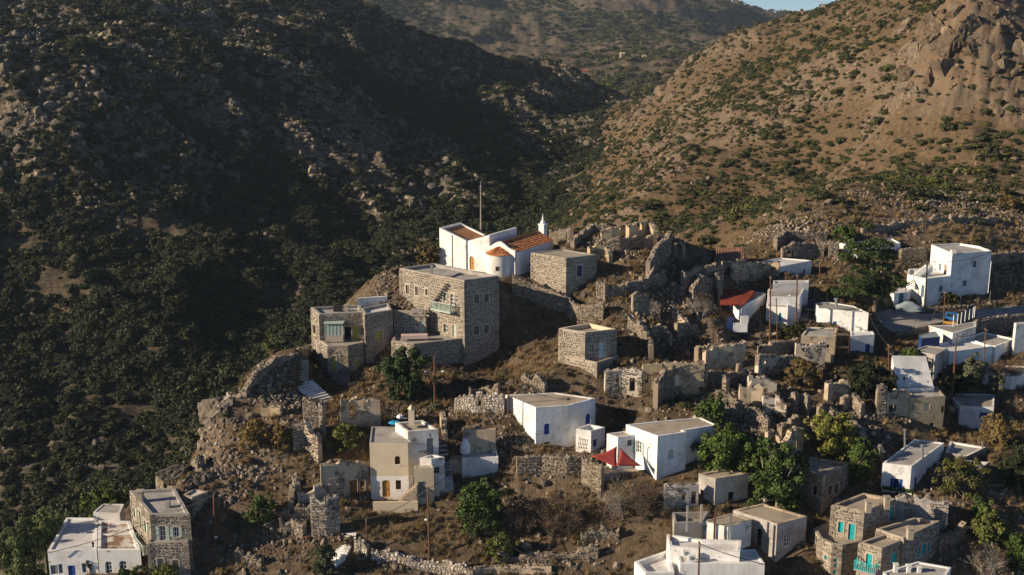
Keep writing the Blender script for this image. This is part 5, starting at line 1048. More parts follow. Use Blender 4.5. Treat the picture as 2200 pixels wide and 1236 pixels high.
# ---------------------------------------------------------------- ruined and dry stone walls
def ruin(name, label, pts, thick=0.65, mode='stone', specs=(), cat='wall', rag=0.5, drop=None, crop='p', group=None, both=False, h=None, fix=False):
    """pts: survey marks along the wall's top (x, y, distance); the wall goes down into the ground"""
    W = []
    for x, y, d in pts:                                       # stand the wall where the ground gives it this height
        hh = (h * .82 if h else (drop - .5 if drop else 1.8)); dd = d if fix else ray_ground(*K(crop, x, y), hh, max(96, d - 14), d + 14); W.append(at(*K(crop, x, y), dd))
    if sum((W[i + 1][1] - W[i][1]) * W[i][0] - (W[i + 1][0] - W[i][0]) * W[i][1] for i in range(len(W) - 1)) > 0: W = W[::-1]
    mid = W[len(W) // 2]; root = thing(name, label, cat, (mid[0], mid[1], gz(mid[0], mid[1])), group)
    gzs = ground([w[0] for w in W], [w[1] for w in W]); faces = []; rag = rag * (1.5 if rag > .3 else 1)
    for i in range(len(W) - 1):
        zb = min(float(gzs[i]), float(gzs[i + 1])) - 0.8
        if drop: zb = min(W[i][2], W[i + 1][2]) - drop
        f = Face(W[i][:2], W[i + 1][:2], zb, max(W[i][2], W[i + 1][2])); f.za, f.zc = W[i][2], W[i + 1][2]
        if f.facing < 0:
            f = Face(W[i + 1][:2], W[i][:2], zb, max(W[i][2], W[i + 1][2])); f.za, f.zc = W[i + 1][2], W[i][2]
        faces.append(f)
    if specs: facade(faces, crop, specs, root)
    core = {'stone': 'dmortar', 'plaster': 'beigeworn', 'pale': 'paleruin', 'ochre': 'ochre', 'white': 'dmortar', 'grey': 'greyworn'}[mode]; mb = MB(); sb = MB(); seed = random.random() * 100
    for fi, f in enumerate(faces):
        kk = [seed + fi * 31.7]
        def top(u, f=f, k=kk[0]):
            n1 = float(vnoise(np.array([u * 0.9 + k]), np.array([k * .3]), 5)[0]); n2 = float(vnoise(np.array([u * 3.1 + k]), np.array([k]), 6)[0])
            t = lerp(f.za, f.zc, u / f.L) + (0.5 - n1) * rag * 1.3 + (0.5 - n2) * rag * .6
            return max(t, f.zb + .3, max([o[3] + .1 for o in f.op if o[0] - .1 < u < o[1] + .1], default=-99))
        uv = sorted({*np.linspace(0, f.L, max(3, int(f.L / .4)) + 1).tolist(), *[o[0] for o in f.op], *[o[1] for o in f.op]}); T = -thick
        for i in range(len(uv) - 1):
            u0, u1 = uv[i], uv[i + 1]
            if u1 - u0 < 1e-3: continue
            cuts = sorted([(o[2], o[3]) for o in f.op if o[0] - 1e-4 < (u0 + u1) / 2 < o[1] + 1e-4]); z = f.zb
            for a, c in cuts + [(None, None)]:
                t0, t1 = (top(u0), top(u1)) if a is None else (a, a)
                if t0 > z and t1 > z:
                    mb.poly([f.P(u0, z), f.P(u1, z), f.P(u1, t1), f.P(u0, t0)]); mb.poly([f.P(u1, z, T), f.P(u0, z, T), f.P(u0, t0, T), f.P(u1, t1, T)]); mb.poly([f.P(u0, t0), f.P(u1, t1), f.P(u1, t1, T), f.P(u0, t0, T)])
                if c is not None:
                    z = max(z, c); mb.poly([f.P(u0, c, T), f.P(u1, c, T), f.P(u1, c), f.P(u0, c)])
        for u in (0.0, f.L): mb.poly([f.P(u, f.zb), f.P(u, f.zb, T), f.P(u, top(u), T), f.P(u, top(u))])
        for o in f.op:
            for u in (o[0], o[1]): mb.poly([f.P(u, o[2]), f.P(u, o[2], T), f.P(u, o[3], T), f.P(u, o[3])])
        gl = ground([lerp(f.p0[0], f.p1[0], q) + f.n[0] * .3 for q in (0, .5, 1)], [lerp(f.p0[1], f.p1[1], q) + f.n[1] * .3 for q in (0, .5, 1)])
        zs = max(f.zb, float(gl.min()) - .3)
        sk = .02; pt_ = None if mode in ('stone', 'white') else seed
        if True:
            stones(sb, f, zs, lambda u: top(min(max(u, 0), f.L)) + .05, (.2, .4), (.2, .6), (.03, .12), sk, .05, None, pt_)
            if both:
                fb = Face(f.P(f.L, 0, T)[:2], f.P(0, 0, T)[:2], f.zb, f.zt); fb.op = [(f.L - o[1], f.L - o[0], *o[2:]) for o in f.op]; stones(sb, fb, zs, lambda u: top(min(max(f.L - u, 0), f.L)) + .05, (.2, .4), (.2, .6), (.03, .12), sk, .05)
        # loose stones along the broken top
        u = 0.1
        while u < f.L - .1:
            s_ = random.uniform(.12, .3); t_ = top(u); kx = len(sb.v); ob = f.P(u, t_, T * random.uniform(.2, .8))
            for dz in (-.15, random.uniform(.05, .2)):
                for q in range(5): an = q * 1.2566 + random.uniform(-.3, .3); r_ = s_ * (1 if dz < 0 else .7); sb.v.append((ob[0] + r_ * math.cos(an), ob[1] + r_ * math.sin(an), ob[2] + dz))
            for q in range(5): sb.f.append((kx + q, kx + (q + 1) % 5, kx + 5 + (q + 1) % 5, kx + 5 + q))
            sb.f.append(tuple(range(kx + 5, kx + 10))); u += random.uniform(.2, .55)
    FOOT.extend([(w, W[i + 1]) for i, w in enumerate(W[:-1])]) if rag > .3 else None
    mb.build('wall_core', core, root); stuff(sb.build('stonework', 'wstone' if mode == 'white' else 'rubble', root)); return root
FOOT = []
RU = 'ruined_wall'; DW = 'dry_stone_wall'
# left flank of the hill
ruin(RU, 'tall ruined stone wall stub below the white steps, lit along its left edge', [(690, 378, 132.2), (770, 388, 131), (788, 400, 132.5)], crop='d', rag=.7, h=5.5)
ruin(RU, 'plastered inner wall of the roofless house below the white steps', [(640, 500, 130.8), (700, 490, 130.2), (765, 560, 129.2)], crop='d', mode='plaster', rag=.8, h=4)
ruin(RU, 'ruined wall with an open archway above the blue tarpaulin', [(880, 378, 133.5), (960, 362, 133), (1075, 368, 132.6)], crop='d', mode='plaster', specs=[('v', 922, 388, 970, 465, 'brown')], h=4.5)
ruin(RU, 'roofless front wall with two dark doorways left of the beige house', [(780, 690, 124.6), (900, 690, 123.8), (1016, 686, 123.2)], crop='d', mode='plaster', specs=[('v', 925, 765, 972, 855, 'brown'), ('v', 977, 768, 1010, 850, 'brown')], h=5)
ruin(RU, 'broken stone wall corner beside the whitewashed ruined room', [(640, 740, 122.5), (655, 790, 121.6), (645, 860, 120.8)], crop='d', rag=.6, h=2.5)
ruin(RU, 'low ruined wall with white plaster inside, on the left slope', [(665, 830, 121.5), (750, 812, 121.2), (835, 795, 121)], crop='d', mode='pale', rag=.5, h=2)
ruin(RU, 'large pale plastered wall beside the white staircase', [(728, 870, 117.6), (800, 862, 117.2), (872, 852, 117)], crop='d', mode='pale', rag=.5, h=5.5)
ruin(RU, 'brown ruined wall left of the big pale wall', [(580, 905, 118.8), (650, 915, 118.2), (728, 905, 117.9)], crop='d', mode='stone', rag=.6)
ruin(DW, 'dry stone wall running up the left ridge to the olive-shuttered house', [(412, 322, 138), (470, 235, 141), (560, 160, 143), (650, 130, 145.5), (735, 108, 147)], crop='d', rag=.4, drop=1.6)
ruin(RU, 'short sunlit wall fragment on the ridge left of the white steps', [(482, 402, 134.6), (530, 398, 134.3), (582, 405, 134)], crop='d', mode='ochre', rag=.4, h=1.6)
ruin(RU, 'ruined stone wall standing left of the narrow alley, mid left slope', [(560, 465, 131.5), (620, 480, 131.3), (680, 470, 131)], crop='d', rag=.7)
# front middle
ruin(DW, 'whitewashed dry stone wall along the bottom path', [(110, 1088, 114), (230, 1085, 113.6), (360, 1130, 113), (560, 1170, 112.3), (760, 1195, 111.8)], crop='e', mode='white', rag=.35, h=1.5)
ruin(DW, 'whitewashed stone wall beside the white staircase foot', [(0, 1015, 115.4), (45, 1022, 115), (85, 1060, 114.6)], crop='e', mode='white', rag=.35, h=1.8)
ruin(DW, 'whitewashed stone wall behind the white five-sided house', [(640, 95, 132.6), (780, 100, 132.2), (960, 108, 132)], crop='e', mode='white', rag=.5, specs=[('v', 795, 110, 812, 155, 'brown')], h=2.6)
ruin(DW, 'long stone retaining wall below the white five-sided house', [(1040, 488, 126), (1200, 482, 125.4), (1360, 478, 125), (1455, 475, 124.7)], crop='e', rag=.25, h=3)
ruin(RU, 'free-standing stone pillar wall left of the red shade sails', [(1455, 478, 124.4), (1500, 515, 123.4), (1580, 552, 122.6)], crop='e', rag=.5, h=4.2)
ruin(RU, 'sunlit broken wall edge left of the grassy mound', [(548, 195, 130.3), (560, 260, 129.4), (565, 310, 128.8)], crop='e', mode='plaster', rag=.5)
ruin(RU, 'low beige wall with a flat top at the bottom edge', [(770, 1195, 111), (900, 1188, 110.6), (1080, 1182, 110.4), (1260, 1180, 110.2)], crop='e', mode='plaster', rag=.08, h=1.3)
ruin(DW, 'tumbled field wall below the bare shrubs, bottom centre', [(880, 1120, 113.5), (1100, 1110, 113.2), (1350, 1090, 113), (1560, 1080, 112.8)], crop='e', rag=.5, h=1.2)
# roofless house behind the white house
ruin(RU, 'roofless house front with torn window openings and plaster remains', [(625, 98, 132.6), (720, 85, 132), (830, 92, 131.6)], crop='f', mode='pale', rag=.5, specs=[('v', 683, 118, 702, 180, 'brown'), ('v', 758, 135, 790, 212, 'brown'), ('v', 750, 238, 788, 285, 'brown')], h=4.6)
ruin(RU, 'ochre back wall of the roofless house with two dark openings', [(835, 70, 136), (960, 55, 136), (1180, 50, 136)], crop='f', mode='ochre', rag=.3, specs=[('v', 893, 105, 926, 162, 'brown'), ('v', 845, 120, 865, 165, 'brown')], h=5)
ruin(RU, 'stone wall with blocked window right of the roofless house', [(920, 165, 133), (960, 95, 133), (1060, 78, 132.6), (1195, 60, 132.6)], crop='f', rag=.4, specs=[('s', 1015, 118, 1052, 178, 'beige')], h=4.6)
ruin(RU, 'lower ruined stone wall stepping down right of the roofless house', [(1195, 112, 133), (1250, 112, 132.6), (1300, 140, 132.4)], crop='f', rag=.5)
ruin(RU, 'slanting wall edge right of the fig bush', [(1240, 215, 131.6), (1310, 230, 130.6), (1388, 262, 130)], crop='f', rag=.4, h=3.2)
ruin(RU, 'derelict stone front with a small window and door left of the rounded house', [(955, 745, 119), (1015, 742, 118.7), (1148, 730, 118.4)], crop='f', mode='grey', rag=.25, specs=[('v', 1050, 780, 1074, 818, 'brown'), ('v', 1104, 770, 1132, 842, 'brown')], h=3.4)
# right middle gully
ruin(RU, 'tall stone pillar left of the half-ruined ochre house', [(640, 135, 131.6), (668, 130, 131), (697, 140, 130.8)], crop='g', rag=.4, h=5.2)
ruin(RU, 'roofless plaster room left of the half-ruined ochre house', [(697, 170, 133.4), (760, 172, 133), (828, 180, 132.6)], crop='g', mode='plaster', rag=.4, specs=[('v', 705, 245, 755, 285, 'brown')], h=4)
ruin(RU, 'jagged lone wall stub above the yellow-green trees', [(160, 178, 128.4), (190, 172, 128), (232, 195, 127.8)], crop='g', rag=.6, h=3.2)
ruin(RU, 'ragged wall with slits above the big green tree', [(100, 455, 126), (150, 420, 125.4), (212, 378, 125.2)], crop='g', mode='plaster', rag=.8, specs=[('v', 125, 470, 140, 510, 'brown'), ('v', 165, 450, 180, 500, 'brown')], h=3.6)
ruin(RU, 'broken stone wall left of the pillar in the right gully', [(440, 190, 132), (490, 172, 131.6), (545, 235, 131)], crop='g', rag=.7, h=2.6)
ruin(RU, 'long lichened wall behind the turquoise-shuttered houses', [(752, 792, 118.4), (850, 780, 118), (905, 800, 117.6), (1055, 812, 116.6)], crop='g', mode='grey', rag=.35, h=4.5)
ruin(RU, 'low stone wall right of the turquoise-shuttered houses', [(1000, 1045, 113), (1080, 1000, 113.4), (1155, 945, 114)], crop='g', rag=.4)
ruin(RU, 'plaster wall stub above the big green tree, below the gully', [(0, 410, 127.6), (40, 400, 127), (70, 425, 126.8)], crop='g', mode='plaster', rag=.5)
# hilltop ruins
ruin(RU, 'ruined ochre wall with a square window on the hilltop', [(590, 160, 169.4), (640, 140, 169), (730, 122, 168.6), (768, 190, 168.4)], crop='b', mode='ochre', rag=.3, specs=[('v', 645, 135, 690, 190, 'brown')], h=3.4)
ruin(RU, 'low plastered wall left of the hilltop window wall', [(385, 195, 168.4), (460, 180, 168), (560, 165, 168.4)], crop='b', mode='ochre', rag=.4, specs=[('v', 512, 170, 540, 192, 'brown')])
ruin(RU, 'sharp stone gable edge at the right end of the hilltop ruins', [(745, 415, 160), (800, 330, 162.5), (860, 255, 165), (905, 195, 167.5)], crop='b', rag=.5, h=4.5)
ruin(RU, 'dark ruined wall end right of the hilltop gable edge', [(925, 300, 167), (955, 285, 166.6), (985, 320, 166)], crop='b', rag=.5)
ruin(RU, 'collapsed house walls just right of the church belfry', [(0, 200, 166), (70, 195, 165.4), (148, 205, 165)], crop='b', rag=.6, h=2.4)
ruin(RU, 'long rubble wall across the middle of the hilltop ruins', [(400, 270, 164), (520, 255, 163.6), (660, 240, 163.2), (790, 238, 163)], crop='b', rag=.5)
ruin(RU, 'rubble wall at the left edge of the hilltop ruins', [(185, 255, 165), (250, 190, 166.6), (330, 140, 168), (420, 130, 169)], crop='b', rag=.7)
ruin(RU, 'short plastered wall piece in the middle of the hilltop ruins', [(300, 320, 161), (340, 300, 160.6), (410, 305, 160.2), (440, 360, 159.6)], crop='b', mode='ochre', rag=.5)
ruin(DW, 'shaded retaining wall right of the stone house with the blue window', [(1650, 585, 146.3), (1690, 588, 145.6), (1700, 600, 145)], crop='a', rag=.2, h=3.5)
ruin(DW, 'shaded terrace wall below the stone house with the blue window', [(1185, 545, 148.6), (1290, 590, 146.6), (1480, 665, 144.4), (1545, 720, 143.4), (1690, 700, 143.6)], crop='a', rag=.3, drop=3.2)
ruin(DW, 'curved shaded stone wall on the slope under the hilltop ruins', [(420, 640, 150), (500, 600, 150.4), (570, 585, 150.8), (700, 560, 152)], crop='b', rag=.5)
ruin(RU, 'sunlit broken wall crest on the slope right of the small cube house', [(580, 830, 146.6), (640, 870, 145), (720, 960, 143), (735, 1050, 141.6)], crop='b', rag=.5)
ruin(RU, 'sunlit ruined wall ridge left of the bare tree', [(905, 770, 150), (950, 800, 149.2), (1000, 865, 148.4)], crop='b', mode='plaster', rag=.5)
ruin(RU, 'dark ruined house wall above the bare tree', [(1000, 500, 157), (1100, 470, 156.6), (1200, 480, 156), (1250, 600, 155)], crop='b', rag=.6, specs=[('v', 1170, 660, 1192, 700, 'brown')], h=3.6)
ruin(RU, 'roofless plaster shell with high walls left of the red-porch house', [(50, 385, 163), (110, 375, 162.6), (165, 385, 162)], crop='c', mode='stone', rag=.4, h=5)
ruin(RU, 'plastered ruin wall right of the old tiled cottage', [(215, 360, 163.4), (300, 372, 163), (415, 362, 162.8)], crop='c', mode='plaster', rag=.4, h=3.4)
ruin(RU, 'ruin wall at the left end of the pale flat-roofed white house', [(418, 372, 164.6), (460, 368, 164.2), (512, 375, 164)], crop='c', mode='ochre', rag=.4, h=2.8)
ruin(RU, 'row of roofless stone houses above the pale flat roof', [(535, 270, 175), (640, 248, 174.6), (745, 242, 174.2), (832, 232, 174), (890, 238, 174)], crop='c', rag=.5, specs=[('v', 552, 290, 600, 335, 'brown'), ('v', 795, 255, 832, 345, 'brown')], h=3.4)
ruin(RU, 'rubble wall on the slope left of the bright green tree', [(500, 225, 184), (560, 180, 186), (700, 170, 187), (820, 175, 188)], crop='c', rag=.7)
ruin(RU, 'curved plaster wall of a roofless ruin below the red-porch house', [(50, 925, 143.6), (120, 910, 142.8), (220, 890, 142.6), (305, 858, 143)], crop='c', mode='plaster', rag=.35, h=4)
ruin(RU, 'pale ruined house wall with one small square window', [(385, 955, 141), (505, 958, 140.6), (620, 965, 140.6)], crop='c', mode='pale', rag=.25, specs=[('v', 413, 988, 441, 1013, 'brown')], h=3.2)
ruin(RU, 'rubble back wall of the pale ruined house', [(400, 900, 144.6), (520, 870, 144.6), (640, 845, 144.4)], crop='c', rag=.4, h=3)
ruin(RU, 'pale broken gable next to the narrow beige house', [(620, 880, 143), (700, 885, 142.4), (810, 882, 142)], crop='c', mode='pale', rag=.5, h=4.4)
ruin(RU, 'ruined alley wall in front of the pale ruined house', [(320, 1110, 137), (420, 1105, 136.6), (500, 1120, 136)], crop='c', mode='pale', rag=.5)
ruin(DW, 'stone retaining wall between the road and the big white house', [(1385, 655, 167), (1480, 658, 167.6), (1700, 640, 168.8), (1990, 602, 173.5)], crop='c', rag=.15, drop=1.9, fix=True)
ruin(DW, 'stone retaining wall under the front edge of the plaza', [(1248, 815, 153.8), (1350, 792, 154.4), (1448, 765, 155.4)], crop='c', rag=.08, drop=3.4, fix=True)
ruin(DW, 'stone retaining wall below the road at the right edge', [(1757, 735, 158.5), (1900, 712, 160), (2100, 690, 162)], crop='c', rag=.15, drop=3, fix=True)
ruin(DW, 'dry stone wall on the slope behind the big white house', [(1285, 290, 178), (1400, 285, 178.5), (1480, 280, 179)], crop='c', rag=.4)
ruin(DW, 'dry stone terrace wall right of the big white house', [(1860, 315, 180), (1960, 305, 182), (2100, 295, 185)], crop='c', rag=.4)
ruin(DW, 'dry stone terrace wall high on the slope at right', [(1040, 150, 192), (1300, 110, 197), (1600, 75, 203), (1900, 90, 205)], crop='c', rag=.6, drop=1.6)
ruin(DW, 'long dry stone terrace wall low on the left mountainside', [(150, 1012, 246), (190, 1000, 247), (222, 998, 248)], crop='p', rag=.5, drop=2)
for x, y, x2, y2, d, hh, md_, lab in (
    (1455, 700, 1500, 690, 149, 2.6, 'stone', 'broken wall right of the small cube house, upper gully'), (1500, 760, 1560, 752, 145, 2.2, 'stone', 'wall fragment left of the curved plaster ruin'), (1560, 800, 1610, 790, 141, 2.4, 'stone', 'crumbling wall right of the roofless house'),
    (1590, 830, 1640, 838, 138, 3.0, 'plaster', 'plaster shell wall above the slanting wall edge'), (1640, 850, 1690, 862, 136, 3.2, 'pale', 'patchy white ruin wall in the middle gully'), (1600, 880, 1650, 905, 133, 2.6, 'stone', 'stone wall crossing the gully above the fig bush'),
    (1680, 920, 1720, 900, 131, 3.0, 'stone', 'stone stub left of the jagged lone wall'), (1660, 955, 1700, 975, 128, 2.4, 'stone', 'mossy wall above the big green tree'), (1760, 880, 1800, 900, 133, 2.6, 'stone', 'dark wall below the browning bush'), (1780, 830, 1830, 822, 138, 3.0, 'plaster', 'ruin wall at the foot of the scaffolded beige house'),
    (1820, 900, 1850, 930, 132, 2.4, 'stone', 'tumbled wall in the dark right gully'), (1870, 960, 1900, 985, 128, 2.2, 'stone', 'low wall above the blue-shuttered house'), (1360, 640, 1420, 655, 151, 3.0, 'stone', 'shaded wall on the slope right of the blue-window house'), (1400, 700, 1440, 720, 146, 2.4, 'stone', 'shaded wall fragment above the small cube house'),
    (1490, 610, 1540, 600, 158, 3.2, 'stone', 'dark ruin wall between the hilltop gable and the red porch'), (1380, 600, 1430, 585, 155, 2.6, 'stone', 'rubble wall below the hilltop ruins'), (700, 1010, 760, 1000, 124, 2.2, 'stone', 'broken wall under the yellow-green fig'), (600, 1120, 650, 1135, 117.5, 1.8, 'stone', 'low terrace wall on the bottom left slope'),
    (500, 1190, 560, 1200, 114.5, 1.4, 'stone', 'low terrace wall near the bottom left pole'), (1010, 840, 1070, 830, 136, 1.8, 'stone', 'tumbled wall below the tall stone house'), (1120, 800, 1170, 830, 138, 2.0, 'stone', 'sunlit wall remains left of the small cube house'), (1250, 1150, 1330, 1140, 115, 1.6, 'stone', 'field wall in the brown thicket')):
    ruin(RU, lab, [(x, y, d), ((x + x2) / 2, (y + y2) / 2 - 6, d), (x2, y2, d)], mode=md_, rag=.8, h=hh)
# fallen plaster slab
q = [Vector(at(*K('b', x, y), d)) for x, y, d in ((930, 925, 149), (1020, 880, 150), (1122, 925, 149.4), (1105, 1010, 147.6), (1060, 1095, 146), (985, 1010, 147))]
mb = MB(); n = len(q); dn = Vector((0, .35, -.25)); mb.v = [tuple(v) for v in q] + [tuple(v + dn) for v in q]; mb.f = [tuple(range(n))[::-1], tuple(range(n, 2 * n))] + [(i, (i + 1) % n, n + (i + 1) % n, n + i) for i in range(n)]
o = mb.build('fallen_roof_slab', 'beige', None, loc=tuple(q[0])); tag(o, 'big cracked slab of beige plaster leaning in the ruins below the bare tree', 'slab')
# white steps
def stairs(label, crop, pts, n, w, mat, drop=.9, name='stone_stairs', straight=False):
    pts = [pts[0], pts[-1]] if len(pts) < 5 and straight else pts
    P = [Vector(at(*K(crop, x, y), ray_ground(*K(crop, x, y), .35, max(96, d - 5), d + 5))) for x, y, d in pts]; root = thing(name, label, 'stairs', tuple(P[0])); m = len(P) - 1
    for i in range(n):
        t = i / (n - 1) * m; k = min(int(t), m - 1); p = P[k].lerp(P[k + 1], t - k); d = (P[k + 1] - P[k]); d.z = 0; d.normalize(); s_ = MB(); L = sum((P[j + 1] - P[j]).length for j in range(m)) / n
        s_.box(-.05, L + .1, -w / 2, w / 2, -drop, 0, (p, (d.x, d.y), (-d.y, d.x))); s_.build('step', mat, root)
stairs('whitewashed broad steps below the olive-shuttered house', 'd', [(800, 375, 133.5), (760, 340, 135.5), (720, 310, 137.5), (700, 282, 139.5)], 9, 2.8, 'white', straight=True)
stairs('grey stone steps climbing left of the olive-shuttered house', 'd', [(690, 262, 140.6), (690, 220, 142), (690, 175, 143.6)], 8, 1.6, 'mortar', straight=True)
stairs('narrow white staircase beside the big pale ruined wall', 'd', [(840, 1160, 113.6), (885, 1120, 114.6), (905, 1080, 115.6), (925, 1030, 117)], 13, 1.5, 'white')
stairs('white stepped alley between the beige house and the small white house', 'e', [(610, 690, 122.2), (600, 600, 124), (580, 500, 126), (560, 380, 128.4)], 14, 1.1, 'roofwhite')
P = [at(*K('e', x, y), ray_ground(*K('e', x, y), .1, d - 8, d + 8)) for x, y, d in ((165, 862, 118.6), (280, 815, 119), (410, 765, 119.4), (520, 722, 120.4), (640, 708, 121.6))]
mb = MB(); mb.tube([(p[0], p[1], p[2] - .12) for p in P], .16, 6); tag(mb.build('kerb', 'white', None, loc=P[0]), 'white painted kerb running below the beige house', 'kerb')
# blue tarpaulin and white sack on the beige house roof
def lump(name, mat, p, sx, sy, sz, label, cat, seed=1, thin=False):
    mb = MB(); mb.lathe((0, 0, 0), [(0.001, 1)] + [(math.sin(a), math.cos(a)) for a in (.5, 1.0, 1.5, 1.9)] + [(.9, -.45)], 12); r2 = random.Random(seed)
    mb.v = [(p[0] + x * sx * r2.uniform(.75, 1.2), p[1] + y * sy * r2.uniform(.75, 1.2), p[2] + z * sz * r2.uniform(.8, 1.2)) for x, y, z in mb.v]; o = mb.build(name, mat, None, loc=p); tag(o, label, cat); return o
lump('tarpaulin', 'tarp', at(*K('e', 262, 262), 126.6), .8, .5, .2, 'bright blue tarpaulin heaped behind the beige house roof', 'tarpaulin', 3)
lump('sack', 'wpaint', at(*K('e', 296, 225), 128), .4, .35, .3, 'white builder sack above the beige house', 'sack', 5)

# ---------------------------------------------------------------- plants
def rvec(): 
    v = Vector((random.gauss(0, 1), random.gauss(0, 1), random.gauss(0, 1))); return v.normalized()
def leaves(mb, clumps, n, size, squash=1.0):
    """many small leaf-clump faces over the clumps' outer shells"""
    tot = sum(r * r for _, r in clumps)
    for c, r in clumps:
        c = Vector(c)
        for _ in range(int(n * r * r / tot)):
            d = rvec(); d.z = abs(d.z) if random.random() < .6 else d.z; p = d * r * random.uniform(.62, 1.05); p.z *= squash; p = c + p
            s_ = size * random.uniform(.6, 1.3); nn = (d + rvec() * .8).normalized(); e = nn.cross(rvec()).normalized() * s_; g_ = nn.cross(e).normalized() * s_ * random.uniform(.5, .9)
            mb.poly([p - e, p - g_ * .8, p + e, p + g_])
def rock_mesh(name, mat, seed, sub=1):
    r2 = random.Random(seed); t = (1 + 5 ** .5) / 2
    V = [Vector(v).normalized() for v in ((-1, t, 0), (1, t, 0), (-1, -t, 0), (1, -t, 0), (0, -1, t), (0, 1, t), (0, -1, -t), (0, 1, -t), (t, 0, -1), (t, 0, 1), (-t, 0, -1), (-t, 0, 1))]
    Fs = [(0, 11, 5), (0, 5, 1), (0, 1, 7), (0, 7, 10), (0, 10, 11), (1, 5, 9), (5, 11, 4), (11, 10, 2), (10, 7, 6), (7, 1, 8), (3, 9, 4), (3, 4, 2), (3, 2, 6), (3, 6, 8), (3, 8, 9), (4, 9, 5), (2, 4, 11), (6, 2, 10), (8, 6, 7), (9, 8, 1)]
    for _ in range(sub):
        mid = {}; nf = []
        def m_(a, b_):
            k = (min(a, b_), max(a, b_))
            if k not in mid: mid[k] = len(V); V.append(((V[a] + V[b_]) / 2).normalized())
            return mid[k]
        for a, b_, c in Fs: x, y, z = m_(a, b_), m_(b_, c), m_(c, a); nf += [(a, x, z), (b_, y, x), (c, z, y), (x, y, z)]
        Fs = nf
    pl = [(Vector((r2.gauss(0, 1), r2.gauss(0, 1), r2.gauss(0, 1))).normalized(), r2.uniform(.42, .82)) for _ in range(16)]
    out = []
    for v in V:
        p = v.copy()
        for nn, dd in pl:
            k = p.dot(nn)
            if k > dd: p -= nn * (k - dd) * .92
        out.append(tuple(p * r2.uniform(.93, 1.07)))
    me = bpy.data.meshes.new(name); me.from_pydata(out, [], Fs); me.materials.append(M[mat]); return me
def bush_mesh(name, mat, seed, n=420, leaf=.13, flat_=.75):
    random.seed(seed); mb = MB(); cl_ = [((0, 0, .35), .62)]
    for _ in range(9):
        a = random.uniform(0, 6.283); r = random.uniform(.35, .75); cl_.append(((r * math.cos(a), r * math.sin(a), random.uniform(.15, .75) * flat_), random.uniform(.25, .45)))
    leaves(mb, cl_, n, leaf)
    for c, r in cl_:                                            # inner leaf mass
        k = len(mb.v); m_ = 6
        for th in (.35, 1.05, 1.75):
            for j in range(m_): a = j * 6.283 / m_ + th; q = r * .72 * random.uniform(.8, 1.1); mb.v.append((c[0] + q * math.sin(th) * math.cos(a), c[1] + q * math.sin(th) * math.sin(a), c[2] + q * math.cos(th)))
        for i in range(2):
            for j in range(m_): mb.f.append((k + i * m_ + j, k + i * m_ + (j + 1) % m_, k + (i + 1) * m_ + (j + 1) % m_, k + (i + 1) * m_ + j))
        mb.f.append(tuple(range(k, k + m_)))
    me = bpy.data.meshes.new(name); me.from_pydata(mb.v, [], mb.f); me.materials.append(M[mat]); return me
def visible(P, up=1.0):
    """rows of points (x,y,z) seen from the camera over the bare ground"""
    x, y, z = P.T; ok = np.ones(len(P), bool)
    px = CX + F * x / (CP * y - SP * (z - CAMH)); py = CY - F * (SP * y + CP * (z - CAMH)) / (CP * y - SP * (z - CAMH))
    ok &= (px > -30) & (px < 2230) & (py > -30) & (py < 1260)
    for t in np.linspace(.3, .985, 46):
        i = np.where(ok)[0]
        if not len(i): break
        g = base_z(x[i] * t, y[i] * t); ok[i] &= g < CAMH + (z[i] + up - CAMH) * t
    return ok
